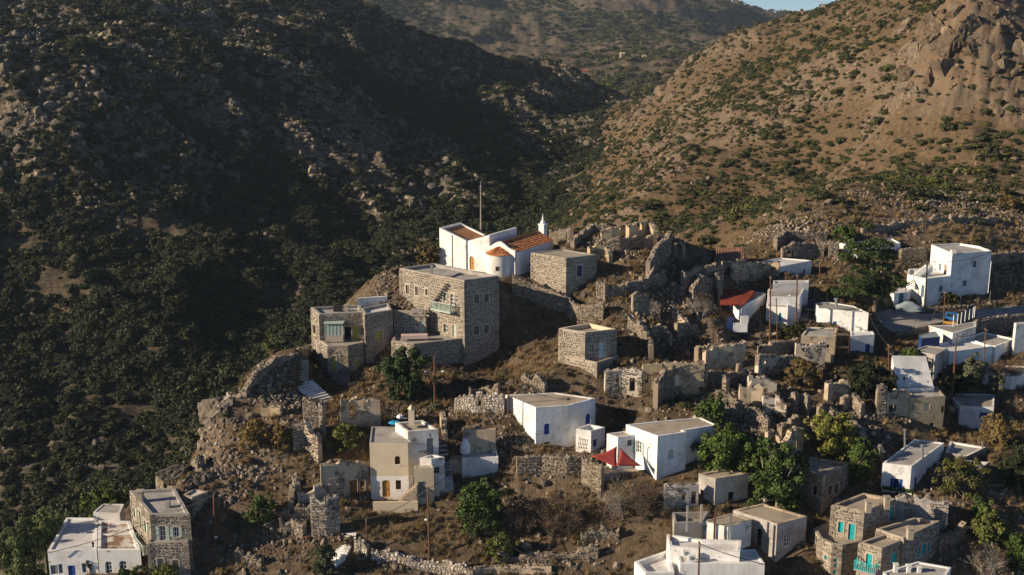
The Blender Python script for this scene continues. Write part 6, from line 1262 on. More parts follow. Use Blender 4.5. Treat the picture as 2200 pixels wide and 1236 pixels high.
def scatter(name, label, cat, group, meshes, P, S, rot_full, n_ind, stuff_name, stuff_label, squash=(1, 1)):
    """the largest as objects of their own, the rest as one mass"""
    n = len(P); k = RNG.integers(0, len(meshes), n); rz = RNG.uniform(0, 6.283, n); sq = RNG.uniform(*squash, n)
    app = S / P[:, 1]; cand = np.argsort(-app * (np.abs(P[:, 0] / P[:, 1]) < .5))[:n_ind * 8 + 50]; vis = np.zeros(n, bool); vis[cand] = visible(P[cand]); order = np.argsort(-(app * vis)); ind = order[:n_ind]; ind = ind[vis[ind]]
    for i in ind:
        o = bpy.data.objects.new(name, meshes[k[i]]); COL.objects.link(o); o.location = P[i]; o.scale = (S[i], S[i], S[i] * sq[i])
        o.rotation_euler = (RNG.uniform(0, 6.28), RNG.uniform(0, 6.28), rz[i]) if rot_full else (0, 0, rz[i])
        ax_, ay_ = to_px(*P[i]); sz_ = 'large' if app[i] > np.quantile(app[ind], .75) else ('small' if app[i] < np.quantile(app[ind], .3) else 'medium')
        where = ('far left', 'left', 'left of centre', 'right of centre', 'right', 'far right')[int(np.clip(ax_ / 367, 0, 5))] + ', ' + ('top', 'upper', 'middle', 'lower', 'bottom')[int(np.clip(ay_ / 247, 0, 4))] + ' of the photo'
        tag(o, sz_ + ' ' + label + ', ' + where, cat, group)
        if i in (ind[0],): first = o
    rest = np.setdiff1d(np.arange(n), ind)
    if not len(rest): return
    me = bpy.data.meshes.new(stuff_name); me.vertices.add(len(rest)); me.vertices.foreach_set('co', P[rest].astype(np.float32).ravel())
    a = me.attributes.new('rot', 'FLOAT_VECTOR', 'POINT'); rr = np.stack([RNG.uniform(0, 6.28, len(rest)) * rot_full, RNG.uniform(0, 6.28, len(rest)) * rot_full, rz[rest]], 1); a.data.foreach_set('vector', rr.astype(np.float32).ravel())
    a = me.attributes.new('scl', 'FLOAT_VECTOR', 'POINT'); a.data.foreach_set('vector', np.stack([S[rest], S[rest], S[rest] * sq[rest]], 1).astype(np.float32).ravel())
    a = me.attributes.new('kid', 'INT', 'POINT'); a.data.foreach_set('value', k[rest].astype(np.int32))
    o = bpy.data.objects.new(stuff_name, me); COL.objects.link(o); stuff(o); o['label'] = stuff_label; o['category'] = cat
    ng = bpy.data.node_groups.new(stuff_name, 'GeometryNodeTree'); ng.interface.new_socket('Geometry', in_out='INPUT', socket_type='NodeSocketGeometry'); ng.interface.new_socket('Geometry', in_out='OUTPUT', socket_type='NodeSocketGeometry')
    gi = ng.nodes.new('NodeGroupInput'); go_ = ng.nodes.new('NodeGroupOutput'); jn = ng.nodes.new('GeometryNodeJoinGeometry')
    def na(nm, t): q = ng.nodes.new('GeometryNodeInputNamedAttribute'); q.data_type = t; q.inputs[0].default_value = nm; return [s_ for s_ in q.outputs if s_.enabled][0]
    r_, s_, id_ = na('rot', 'FLOAT_VECTOR'), na('scl', 'FLOAT_VECTOR'), na('kid', 'INT')
    e2r = ng.nodes.new('FunctionNodeEulerToRotation'); ng.links.new(r_, e2r.inputs[0])
    for j in range(len(meshes)):
        src = next((q for q in bpy.data.objects if q.data == meshes[j] and q.name in COL.objects), None)
        if src is None: continue
        oi = ng.nodes.new('GeometryNodeObjectInfo'); oi.transform_space = 'ORIGINAL'; oi.inputs['Object'].default_value = src
        ip = ng.nodes.new('GeometryNodeInstanceOnPoints'); cmpn = ng.nodes.new('FunctionNodeCompare'); cmpn.data_type = 'INT'; cmpn.operation = 'EQUAL'
        ci = [q for q in cmpn.inputs if q.enabled]; ng.links.new(id_, ci[0]); ci[1].default_value = j
        ng.links.new(gi.outputs[0], ip.inputs['Points']); ng.links.new(cmpn.outputs[0], ip.inputs['Selection']); ng.links.new(oi.outputs['Geometry'], ip.inputs['Instance']); ng.links.new(e2r.outputs[0], ip.inputs['Rotation']); ng.links.new(s_, ip.inputs['Scale']); ng.links.new(ip.outputs[0], jn.inputs[0])
    ng.links.new(jn.outputs[0], go_.inputs[0]); md = o.modifiers.new('scatter', 'NODES'); md.node_group = ng
def sample(n, y0, y1, u0, u1, dens):
    """random ground points, kept with probability dens(x,y)"""
    y = np.exp(RNG.uniform(math.log(y0), math.log(y1), n)); y = np.sqrt(RNG.uniform(y0 ** 1.2, y1 ** 1.2, n) ** (2 / 1.2)); x = RNG.uniform(u0, u1, n) * y
    p = dens(x, y); kp = RNG.random(n) < p; x, y = x[kp], y[kp]; return np.stack([x, y, ground(x, y)], 1)
# shaded left mountain
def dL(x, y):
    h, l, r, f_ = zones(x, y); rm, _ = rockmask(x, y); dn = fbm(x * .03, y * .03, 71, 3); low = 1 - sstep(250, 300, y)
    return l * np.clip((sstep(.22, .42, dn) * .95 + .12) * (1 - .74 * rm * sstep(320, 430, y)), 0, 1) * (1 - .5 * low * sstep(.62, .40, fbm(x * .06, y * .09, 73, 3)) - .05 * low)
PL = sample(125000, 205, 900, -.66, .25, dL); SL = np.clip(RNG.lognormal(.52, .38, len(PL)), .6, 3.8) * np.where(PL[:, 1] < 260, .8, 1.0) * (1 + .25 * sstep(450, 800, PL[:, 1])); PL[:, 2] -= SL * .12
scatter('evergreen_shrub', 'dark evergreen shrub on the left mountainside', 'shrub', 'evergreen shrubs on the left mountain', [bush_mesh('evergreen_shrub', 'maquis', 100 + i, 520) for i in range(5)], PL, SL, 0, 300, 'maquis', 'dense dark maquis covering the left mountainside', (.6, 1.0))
# right hill
def dR(x, y):
    h, l, r, f_ = zones(x, y); dn = fbm(x * .05, y * .04, 81, 3); _, cf_ = rockmask(x, y); low = sstep(0, 1, 1 - (y - 220) / 160)
    return r * np.clip(sstep(.38, .66, dn) * .75 + .34, 0, 1) * (1 - .85 * np.clip(cf_, 0, 1)) * (.62 - .28 * (1 - sstep(225, 285, y)))
PR = sample(112000, 150, 700, -.02, .72, dR); SR = np.clip(RNG.lognormal(-.3, .52, len(PR)), .3, 3.0); PR[:, 2] -= SR * .12
scatter('hill_shrub', 'green shrub on the right hillside', 'shrub', 'shrubs on the right hillside', [bush_mesh('hill_shrub', 'hillbush', 200 + i, 420) for i in range(5)], PR, SR, 0, 300, 'hillside_scrub', 'scattered low scrub over the sunlit right hillside', (.55, 1.0))
# far valley and mountain
def dF(x, y):
    h, l, r, f_ = zones(x, y); return f_ * np.clip(sstep(.36, .6, fbm(x * .006, y * .008, 91, 4)) + .08, 0, 1) * (.55 + .45 * (1 - sstep(1300, 1600, y)))
PF = sample(46000, 880, 2400, -.25, .4, dF); SF = RNG.uniform(2.5, 6.0, len(PF)); PF[:, 2] -= SF * .1
scatter('far_tree', 'hazy tree in the distant valley', 'tree', 'trees in the distant valley', [bush_mesh('far_tree', 'hillbush', 300 + i, 160, .2) for i in range(4)], PF, SF, 0, 250, 'far_woodland', 'hazy scrub woodland on the distant mountain', (.6, 1.0))
# rocks
def dKL(x, y):
    h, l, r, f_ = zones(x, y); rm, _ = rockmask(x, y); return l * np.clip(rm * .7 + .05, 0, 1) * (.12 + .88 * sstep(300, 420, y)) + .10 * l * (1 - sstep(260, 320, y))
PK = sample(130000, 205, 880, -.56, .25, dKL); SK = np.clip(RNG.lognormal(-.6, .62, len(PK)), .18, 3.2) * np.where(PK[:, 1] < 300, .6, 1.0)
scatter('boulder', 'pale grey boulder on the left mountainside', 'boulder', 'boulders on the left mountain', [rock_mesh('boulder', 'palestone', 10 + i) for i in range(5)], PK, SK, 1, 120, 'scree', 'pale rocks strewn over the left mountainside')
def dKR(x, y):
    h, l, r, f_ = zones(x, y); rm, c_ = rockmask(x, y); return r * np.clip(rm * .8 + .15, 0, 1)
PK = sample(20000, 185, 650, 0.0, .7, dKR); SK = np.clip(RNG.lognormal(-.75, .55, len(PK)), .2, 2.0)
scatter('boulder', 'brown boulder on the right hillside', 'boulder', 'boulders on the right hillside', [rock_mesh('boulder', 'redstone', 30 + i) for i in range(4)], PK, SK, 1, 70, 'hillside_stones', 'loose stones over the sunlit right hillside')
def away(P, m=.4):
    ok = np.ones(len(P), bool)
    for pg, zm in CLAMP: ok &= ~inside(pg, P[:, 0], P[:, 1])
    return P[ok]
def gully(x, y): return np.exp(-((x / y - .25) / .09) ** 2 - ((y - 139) / 13) ** 2)
def dKV(x, y):
    h, l, r, f_ = zones(x, y); rm, _ = rockmask(x, y); return h * np.clip(sstep(.42, .62, fbm(x * .12, y * .12, 95, 3)) * .8 + rm * .6 + .10 + .35 * gully(x, y), 0, 1) * (x / y > -.42)
PV = away(sample(27000, 100, 205, -.42, .72, dKV)); SV = np.clip(RNG.lognormal(-1.75, .55, len(PV)), .07, 1.1)
scatter('boulder', 'grey boulder on the village slope', 'boulder', 'boulders on the village slope', [rock_mesh('boulder', 'rubble', 50 + i, 1) for i in range(5)], PV, SV, 1, 100, 'rubble', 'tumbled building stones covering the village slope')
# heaps of rubble around the ruins and rocks on the left ridge
def heap(crop, x, y, d, rx, ry, n, lo, hi):
    c = at(*K(crop, x, y), d); a = RNG.uniform(0, 6.283, n); q = np.sqrt(RNG.random(n)); X = c[0] + q * rx * np.cos(a); Y = c[1] + q * ry * np.sin(a); Z = ground(X, Y); s_ = np.clip(RNG.lognormal(math.log(lo * 1.1), .4, n), lo * .6, hi); return np.stack([X, Y, Z + (1 - q) * .35 * RNG.random(n) - s_ * .15], 1), s_
HP = [heap(*h_) for h_ in (('e', 1000, 280, 128, 2.6, 2.4, 420, .15, .42), ('a', 450, 600, 152, 4.5, 4.5, 600, .15, .5), ('a', 1130, 1130, 135, 5, 3, 500, .15, .45), ('d', 520, 320, 136, 5, 4, 260, .2, .75), ('d', 330, 620, 126, 6, 4, 220, .2, .8), ('d', 640, 430, 133, 4, 3, 260, .2, .55),
      ('b', 350, 330, 164, 7, 5, 700, .15, .5), ('b', 620, 290, 162.5, 7, 4, 600, .15, .5), ('b', 960, 560, 156, 6, 5, 600, .2, .6), ('b', 850, 950, 147, 6, 4, 500, .15, .5), ('g', 500, 330, 130, 5, 5, 450, .2, .6), ('c', 600, 190, 186, 8, 4, 500, .2, .6), ('c', 1500, 100, 196, 18, 6, 800, .2, .6), ('c', 1700, 70, 200, 14, 8, 500, .2, .7),
      ('c', 1950, 340, 181, 8, 3, 350, .2, .5), ('d', 250, 700, 122.5, 6, 3, 300, .2, .7), ('f', 1450, 350, 129, 5, 4, 400, .15, .5), ('e', 200, 420, 131, 7, 3, 500, .12, .4), ('d', 560, 1080, 116, 7, 3, 350, .12, .4), ('h', 1650, 150, 126, 4, 5, 350, .2, .7), ('d', 270, 420, 132.5, 2.5, 2.5, 120, .4, 1.1))]
for w0, w1 in FOOT:                                             # fallen stones at the foot of every ruin
    L_ = math.hypot(w1[0] - w0[0], w1[1] - w0[1]); n_s = int(L_ * 6) + 4; q = RNG.random(n_s); X = lerp(w0[0], w1[0], q) + RNG.normal(0, .7, n_s); Y = lerp(w0[1], w1[1], q) - np.abs(RNG.normal(0, 1.0, n_s)) * .9 + .2; Z = ground(X, Y); s_ = np.clip(RNG.lognormal(-1.75, .45, n_s), .07, .5); HP.append((np.stack([X, Y, Z], 1), s_))
HPp = np.concatenate([h_[0] for h_ in HP]); HPs = np.concatenate([h_[1] for h_ in HP])
scatter('tumbled_stone', 'stone in a rubble heap', 'stone', 'stones of the rubble heaps', [rock_mesh('tumbled_stone', 'rubble', 70 + i, 1) for i in range(5)], HPp, HPs, 1, 300, 'rubble_heaps', 'heaps of fallen building stones among the ruined walls')
for i, (x, y, d, s_, lab, mat) in enumerate(((235, 1120, 142.2, 1.75, 'biggest dark boulder in front of the olive-shuttered house', 'rubble'), (310, 1165, 141, 1.35, 'brown boulder right of the biggest one, below the olive-shuttered house', 'rubble'), (180, 1195, 140, .9, 'white splashed boulder at the top of the white steps', 'wstone'), (445, 1180, 139, .9, 'grey boulder left of the dark leafy tree', 'rubble'), (145, 1150, 141.4, .8, 'whitewashed rock beside the olive door', 'wstone'))):
    p = at(*K('a', x, y), d); me = rock_mesh('boulder', mat, 400 + i, 2); o = bpy.data.objects.new('boulder', me); COL.objects.link(o); o.location = (p[0], p[1], p[2] - .2); o.scale = (s_ * 1.1, s_, s_ * .85); o.rotation_euler = (i, i * 2, i * .7); tag(o, lab, 'boulder')
# ragged rock crag at the left end of the hill
for i, (x, y, d, s_, sz, lab) in enumerate(((285, 440, 134, 3.0, 3.2, 'overhanging rock crag at the left end of the village ridge'), (360, 420, 134.5, 2.4, 1.8, 'flat-topped rock beside the overhanging crag'), (60, 745, 124.5, 2.4, 1.6, 'smooth sloping rock above the tiny stone hut'), (170, 700, 125.5, 2.0, 1.5, 'grey rock outcrop above the stone house with grey-green shutters'))):
    p = at(*K('d', x, y), d); me = rock_mesh('rock_outcrop', 'palestone', 420 + i, 3); o = bpy.data.objects.new('rock_outcrop', me); COL.objects.link(o); o.location = (p[0], p[1], p[2]); o.scale = (s_, s_ * 1.1, sz); o.rotation_euler = (.2, .3 * i, i * 1.3); tag(o, lab, 'rock')

def dS(x, y):
    h, l, r, f_ = zones(x, y); return h * np.clip(sstep(.45, .62, fbm(x * .14, y * .14, 99, 3)) * .9 + .06, 0, 1) * (x / y > -.42)
PS = away(sample(5200, 100, 205, -.40, .72, dS)); SS = np.clip(RNG.lognormal(-.85, .42, len(PS)), .2, 1.1)
scatter('dry_shrub', 'dry low shrub on the village slope', 'shrub', 'dry shrubs on the village slope', [bush_mesh('dry_shrub', m_, 500 + i, 330, .12) for i, m_ in enumerate(('brownleaf', 'brownleaf', 'ochrebush', 'olivegreen', 'hillbush'))], PS, SS, 0, 250, 'dry_scrub', 'dry low scrub between the houses and ruins', (.55, .95))
# crags: large angular outcrops
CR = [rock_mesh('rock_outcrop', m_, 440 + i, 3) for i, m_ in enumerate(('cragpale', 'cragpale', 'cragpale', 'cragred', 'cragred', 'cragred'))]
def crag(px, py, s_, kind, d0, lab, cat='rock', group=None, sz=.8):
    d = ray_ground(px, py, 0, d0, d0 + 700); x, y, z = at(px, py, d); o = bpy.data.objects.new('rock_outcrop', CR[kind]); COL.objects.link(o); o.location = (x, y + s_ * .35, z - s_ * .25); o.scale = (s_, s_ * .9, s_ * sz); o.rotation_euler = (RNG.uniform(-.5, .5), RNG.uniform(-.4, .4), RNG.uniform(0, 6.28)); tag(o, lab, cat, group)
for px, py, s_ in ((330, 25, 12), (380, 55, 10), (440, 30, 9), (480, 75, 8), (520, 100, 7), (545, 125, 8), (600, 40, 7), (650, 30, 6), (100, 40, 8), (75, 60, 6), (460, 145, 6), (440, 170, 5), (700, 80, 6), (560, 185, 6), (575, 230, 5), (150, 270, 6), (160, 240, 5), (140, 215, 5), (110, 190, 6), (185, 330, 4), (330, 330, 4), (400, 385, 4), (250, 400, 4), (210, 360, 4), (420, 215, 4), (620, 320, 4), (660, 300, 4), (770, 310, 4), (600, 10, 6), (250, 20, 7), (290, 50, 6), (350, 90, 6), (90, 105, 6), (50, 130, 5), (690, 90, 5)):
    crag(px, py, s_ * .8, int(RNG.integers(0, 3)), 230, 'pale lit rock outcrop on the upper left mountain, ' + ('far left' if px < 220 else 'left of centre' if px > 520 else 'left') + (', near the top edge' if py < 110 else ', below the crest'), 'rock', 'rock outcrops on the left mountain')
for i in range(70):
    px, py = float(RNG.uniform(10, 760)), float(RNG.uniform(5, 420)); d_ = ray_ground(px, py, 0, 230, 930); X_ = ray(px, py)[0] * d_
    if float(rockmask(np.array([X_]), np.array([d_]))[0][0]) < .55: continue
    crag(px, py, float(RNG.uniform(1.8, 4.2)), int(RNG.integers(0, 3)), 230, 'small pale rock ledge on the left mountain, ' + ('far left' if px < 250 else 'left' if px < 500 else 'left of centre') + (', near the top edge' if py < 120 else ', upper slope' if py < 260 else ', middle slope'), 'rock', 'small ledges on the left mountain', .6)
for px, py, s_ in ((980, 150, 6), (1030, 165, 6), (1100, 160, 7), (1150, 185, 7), (1180, 205, 7), (1215, 230, 6), (1060, 180, 5), (1120, 200, 6), (1240, 210, 5)):
    crag(px, py, s_, int(RNG.integers(0, 3)), 500, 'sunlit rock on the low spur behind the church, ' + ('left end' if px < 1090 else 'right end'), 'rock', 'rocks on the spur')
for px, py, s_ in ((1960, 60, 7), (1985, 100, 8), (2010, 60, 8), (2050, 90, 9), (2090, 60, 8), (2130, 100, 8), (2165, 60, 8), (1965, 150, 7), (2000, 165, 8), (2040, 150, 8), (2080, 165, 7), (2120, 160, 8), (2160, 150, 7), (2190, 110, 7), (1975, 205, 5), (2020, 210, 6), (2100, 110, 8), (2060, 30, 8), (2120, 25, 8), (1950, 110, 6), (1945, 180, 5)):
    crag(px + RNG.uniform(-8, 8), py + RNG.uniform(-8, 8), s_ * .62, int(RNG.integers(3, 6)), 235, 'tall rock buttress of the cliff at the upper right, ' + ('left flank' if px < 2000 else 'middle' if px < 2100 else 'right part') + (', upper' if py < 90 else ', lower'), 'cliff', 'buttresses of the right cliff', 1.25)
for px, py, s_ in ((1430, 190, 7), (1470, 150, 7), (1500, 125, 6), (1530, 110, 6), (1400, 215, 6), (1560, 85, 5), (1450, 205, 6), (1380, 240, 5), (1360, 250, 6), (1510, 150, 5)):
    crag(px, py, s_, int(RNG.integers(3, 6)), 330, 'reddish crag on the ridge of the right hill, ' + ('lower left' if px < 1440 else 'upper'), 'rock', 'crags on the right ridge')

# dry grass
gb = MB(); random.seed(5)
for i in range(46):
    a = random.uniform(0, 6.283); r = random.uniform(0, .3); x, y = r * math.cos(a), r * math.sin(a); hgt = random.uniform(.25, .6); lx, ly = random.gauss(0, .18), random.gauss(0, .18); w = .022; ca, sa = math.cos(a), math.sin(a)
    gb.poly([(x - w * sa, y + w * ca, 0), (x + w * sa, y - w * ca, 0), (x + lx, y + ly, hgt)])
gmesh = bpy.data.meshes.new('grass_tuft'); gmesh.from_pydata(gb.v, [], gb.f); gmesh.materials.append(M['drygrass'])
def dG(x, y):
    h, l, r, f_ = zones(x, y); return h * np.clip(sstep(.40, .60, fbm(x * .1, y * .1, 97, 3)) + .1, 0, 1) * (x / y > -.42) * (1 - .8 * gully(x, y))
PG = away(sample(36000, 100, 205, -.42, .72, dG)); SG = RNG.uniform(.6, 1.5, len(PG)); PG[:, 2] -= .03
scatter('grass_tuft', 'dry grass tuft on the village slope', 'grass', 'dry grass tufts', [gmesh], PG, SG, 0, 40, 'dry_grass', 'dry yellow-brown grass covering the village slope')

# ---------------------------------------------------------------- garden trees
def tree(name, label, crop, bb, d, mat, leaf=.17, dens=1.0, nclump=26, trunk=None, bark='bark', cat='tree', multi=1, group=None, base=None, shell=.80, auto=True):
    random.seed(hash(label) % 9999 if False else sum(map(ord, label)))
    x0, y0, x1, y1 = bb
    if auto:
        da = ray_ground(*K(crop, (x0 + x1) / 2, y1 - (y1 - y0) * .06), .2, max(96, d - 9), d + 9); d = da if abs(da - d) < 8.9 else d
    c = Vector(at(*K(crop, (x0 + x1) / 2, (y0 + y1) / 2), d)); l = Vector(at(*K(crop, x0, (y0 + y1) / 2), d)); t_ = Vector(at(*K(crop, (x0 + x1) / 2, y0), d)); b0 = Vector(at(*K(crop, (x0 + x1) / 2, y1), d))
    rx = (c - l).length; rz_ = (t_.z - b0.z) / 2; ry = rx * .85; g = gz(c.x, c.y) if base is None else base; g = min(g, b0.z + .3)
    root = thing(name, label, cat, (c.x, c.y, g), group); cl_ = []
    for i in range(int(nclump * 1.25)):
        v = rvec(); q = random.uniform(.35, .93); r = (.46 - .34 * q) * random.uniform(.7, 1.15) * (rx + rz_) / 2 * (1 if nclump < 40 else .9); cl_.append((Vector((c.x + v.x * rx * q, c.y + v.y * ry * q, c.z + v.z * rz_ * q)), r))
    for i in range(6): a = random.uniform(0, 6.283); cl_.append((Vector((c.x + math.cos(a) * rx * .55, c.y + math.sin(a) * ry * .5, c.z - rz_ * random.uniform(.6, .85))), random.uniform(.14, .24) * (rx + rz_) / 2))
    for i in range(5): v = rvec(); cl_.append((Vector((c.x + v.x * rx * 1.02, c.y + v.y * ry, c.z + v.z * rz_ * .98)), random.uniform(.10, .17) * (rx + rz_) / 2))
    mb = MB(); area = rx * rz_; leaves(mb, cl_, int(dens * 780 * max(area, .5) ** .85 * (.17 / leaf) ** 1.6) + 300, leaf); cr = mb.build('crown', mat, root); stuff(cr)
    tb = MB(); hgt = (c.z - g); 
    for k in range(multi):
        bx_, by_ = c.x + random.uniform(-.3, .3) * (multi > 1) * rx, c.y + random.uniform(-.3, .3) * (multi > 1); r0 = trunk or max(.08, .07 * rx) ; m_ = Vector((bx_ + random.uniform(-.2, .2), by_, g + hgt * .5))
        tb.tube([(bx_, by_, g - .5), m_, (m_.x + random.uniform(-.3, .3), m_.y, c.z)], [r0, r0 * .75, r0 * .45], 7)
        for cc, r in cl_[k::multi]:
            mid = m_.lerp(cc, .5) + Vector((0, 0, .15 * r)); tb.tube([m_.lerp(Vector((m_.x, m_.y, c.z)), random.random() * .8), mid, cc], [r0 * .4, r0 * .25, r0 * .08], 4, False)
    tb.build('trunk', bark, root); return root
tree('fig_tree', 'large bright green tree right of the L-shaped white house', 'f', (1115, 395, 1540, 700), 123, 'fig', .2, 1.6, 44)
tree('fig_tree', 'leafy green tree hanging over the derelict rounded house', 'f', (1380, 500, 1765, 880), 119.5, 'fig', .2, 1.6, 40, bark='palebark', multi=3)
tree('green_tree', 'green tree in front of the small white house', 'e', (630, 600, 1000, 990), 119, 'fig', .15, 1.1, 38, multi=3)
tree('green_bush', 'yellow-green bush at the foot of the bare brown shrubs', 'e', (830, 940, 1050, 1150), 115, 'yellowgreen', .13, .9, 16, cat='bush', multi=2)
tree('green_tree', 'dense dark green tree in front of the stone terrace', 'a', (425, 915, 750, 1225), 140, 'pine', .17, 1.6, 34)
tree('fig_tree', 'pale-stemmed yellow-green fig in the roofless house left of the beige house', 'd', (800, 480, 1005, 630), 127, 'yellowgreen', .15, .8, 20, bark='palebark', multi=6, trunk=.07)
tree('green_tree', 'tall yellow-green tree in the right gully', 'g', (215, 270, 540, 560), 125.5, 'yellowgreen', .17, 1.1, 36, multi=2)
tree('green_tree', 'lower green tree beside the stone house with dark windows', 'g', (430, 440, 640, 700), 122.5, 'fig', .16, 1.2, 26)
tree('green_tree', 'green tree at the lower right corner, upper crown', 'g', (1165, 775, 1330, 930), 114.5, 'fig', .16, 1.2, 20)
tree('green_tree', 'bright green tree filling the bottom right corner', 'g', (1175, 850, 1420, 1080), 112.5, 'yellowgreen', .17, 1.2, 28, bark='palebark', multi=3)
tree('green_tree', 'rightmost green tree at the bottom edge', 'g', (1380, 960, 1560, 1240), 110.5, 'fig', .17, 1.2, 26)
tree('pepper_tree', 'feathery green tree filling the bottom left corner', 'h', (-80, 520, 420, 1080), 115, 'pepper', .13, 1.6, 50)
tree('pepper_tree', 'upper feathery green tree behind the bottom left house', 'h', (200, 440, 540, 800), 118.5, 'pepper', .13, 1.5, 36)
tree('green_tree', 'green tree behind the narrow stone house, bottom left', 'h', (680, 240, 1095, 520), 128, 'fig', .16, 1.0, 30)
tree('green_tree', 'bright green round tree behind the pine', 'c', (830, 130, 1035, 240), 179, 'fig', .2, 1.2, 18)
tree('hedge', 'clipped dark hedge by the road fence', 'c', (1485, 555, 1655, 628), 167.5, 'maquis', .15, 1.6, 18, cat='hedge')
tree('dry_bush', 'browning bush among the pale ruined walls', 'c', (515, 960, 785, 1150), 140, 'ochrebush', .15, .9, 26, multi=3)
tree('olive_tree', 'grey-green tree left of the white house at the right edge', 'c', (1640, 920, 1835, 1180), 140, 'olivegreen', .15, 1.2, 30)
tree('green_bush', 'dark bush under the grey-green tree', 'c', (1500, 1060, 1760, 1190), 138.5, 'maquis', .16, 1.2, 22, cat='bush')
tree('olive_tree', 'small grey-green tree in front of the speckled white wall', 'c', (1825, 1040, 1945, 1230), 138, 'olivegreen', .14, 1.0, 18)
tree('green_tree', 'dark green tree beside the derelict grey house', 'c', (1225, 905, 1450, 1065), 145, 'fig', .17, 1.1, 24)
tree('green_bush', 'dark bush at the foot of the two poles', 'c', (500, 745, 720, 850), 151, 'maquis', .17, 1.2, 20, cat='bush')
tree('dry_bush', 'ochre bush behind the left end of the church', 'a', (640, 360, 800, 500), 162, 'ochrebush', .18, 1.4, 20)
tree('dry_bush', 'large olive-brown bush on the slope at the right edge', 'p', (2078, 405, 2225, 508), 203, 'ochrebush', .22, 1.2, 34, cat='bush')
tree('green_bush', 'olive-yellow bush on the right hillside below the cliff', 'p', (1955, 378, 2055, 422), 222, 'yellowgreen', .25, 1.0, 20, cat='bush')
tree('fig_tree', 'green bush against the slanting wall behind the L-shaped white house', 'f', (1115, 225, 1320, 400), 131, 'fig', .17, 1.3, 24)
tree('dry_bush', 'dark half-bare bush covering the side of the blue-shuttered house', 'g', (970, 545, 1280, 800), 119.5, 'hillbush', .15, .8, 28, multi=4, cat='bush')
tree('dry_bush', 'reddish twiggy bush in front of the small white house at right', 'g', (1215, 300, 1500, 480), 134, 'ochrebush', .13, .5, 22, multi=5, cat='bush')
tree('green_bush', 'green shrub on the left slope above the wooden pallet', 'd', (400, 820, 580, 985), 120, 'fig', .13, .7, 18, multi=3, cat='bush')
tree('green_bush', 'pale green shrub at the foot of the white staircase', 'd', (715, 1065, 870, 1240), 112.8, 'olivegreen', .12, .8, 22, multi=3, cat='bush')
tree('dry_bush', 'wide brown bush on the left ridge beside the tall wall stub', 'd', (335, 445, 560, 620), 130.5, 'ochrebush', .13, .55, 28, multi=4, bark='palebark', cat='bush')
tree('dry_bush', 'brown bush right of the wide one on the left ridge', 'd', (520, 470, 650, 620), 130, 'ochrebush', .13, .7, 18, multi=3, cat='bush')
tree('olive_tree', 'pale olive tree behind the left ridge crag', 'd', (75, 430, 285, 650), 147, 'olivegreen', .15, .9, 24, multi=3)
tree('green_bush', 'pale round olive bush in the valley left of the stone houses', 'p', (560, 722, 612, 762), 285, 'yellowgreen', .3, 1.2, 14, cat='bush')
tree('green_bush', 'dark undergrowth above the sloping white roof', 'p', (1805, 775, 1935, 850), 139.5, 'maquis', .17, 1.3, 26, cat='bush', multi=2)
tree('green_bush', 'dark green thicket at the right edge of the village', 'p', (2150, 950, 2260, 1060), 128, 'maquis', .17, 1.2, 22, cat='bush', multi=2)
tree('green_bush', 'yellowing shrub at the base of the narrow stone house', 'h', (1215, 900, 1600, 1060), 111.4, 'yellowgreen', .12, .8, 22, cat='bush', multi=4)
tree('green_bush', 'green vine in front of the cream wall', 'h', (960, 920, 1200, 1050), 111.6, 'fig', .13, .9, 16, cat='bush', multi=3)
tree('climber', 'browning climber on the white wall with the blue door', 'h', (525, 860, 660, 960), 112.6, 'ochrebush', .1, .7, 14, cat='climber', multi=2)
tree('climber', 'thin pale climber left of the cream wall', 'h', (720, 830, 800, 1000), 112.8, 'olivegreen', .1, .7, 12, cat='climber', multi=2)
tree('potted_shrub', 'round yellow-green shrub on the stone terrace', 'a', (805, 845, 850, 890), 145.8, 'yellowgreen', .08, 1.3, 9, cat='shrub')
tree('potted_shrub', 'dark leafy plants against the terrace wall of the tall house', 'a', (765, 820, 812, 885), 146.3, 'maquis', .09, 1.2, 9, cat='shrub')
tree('climber', 'green climber on the left corner of the olive-shuttered house', 'a', (80, 1030, 122, 1115), 144, 'fig', .1, 1.2, 9, cat='climber')
tree('climber', 'trailing creeper between the olive shutters', 'a', (345, 905, 400, 1000), 143, 'hillbush', .1, .6, 9, cat='climber')
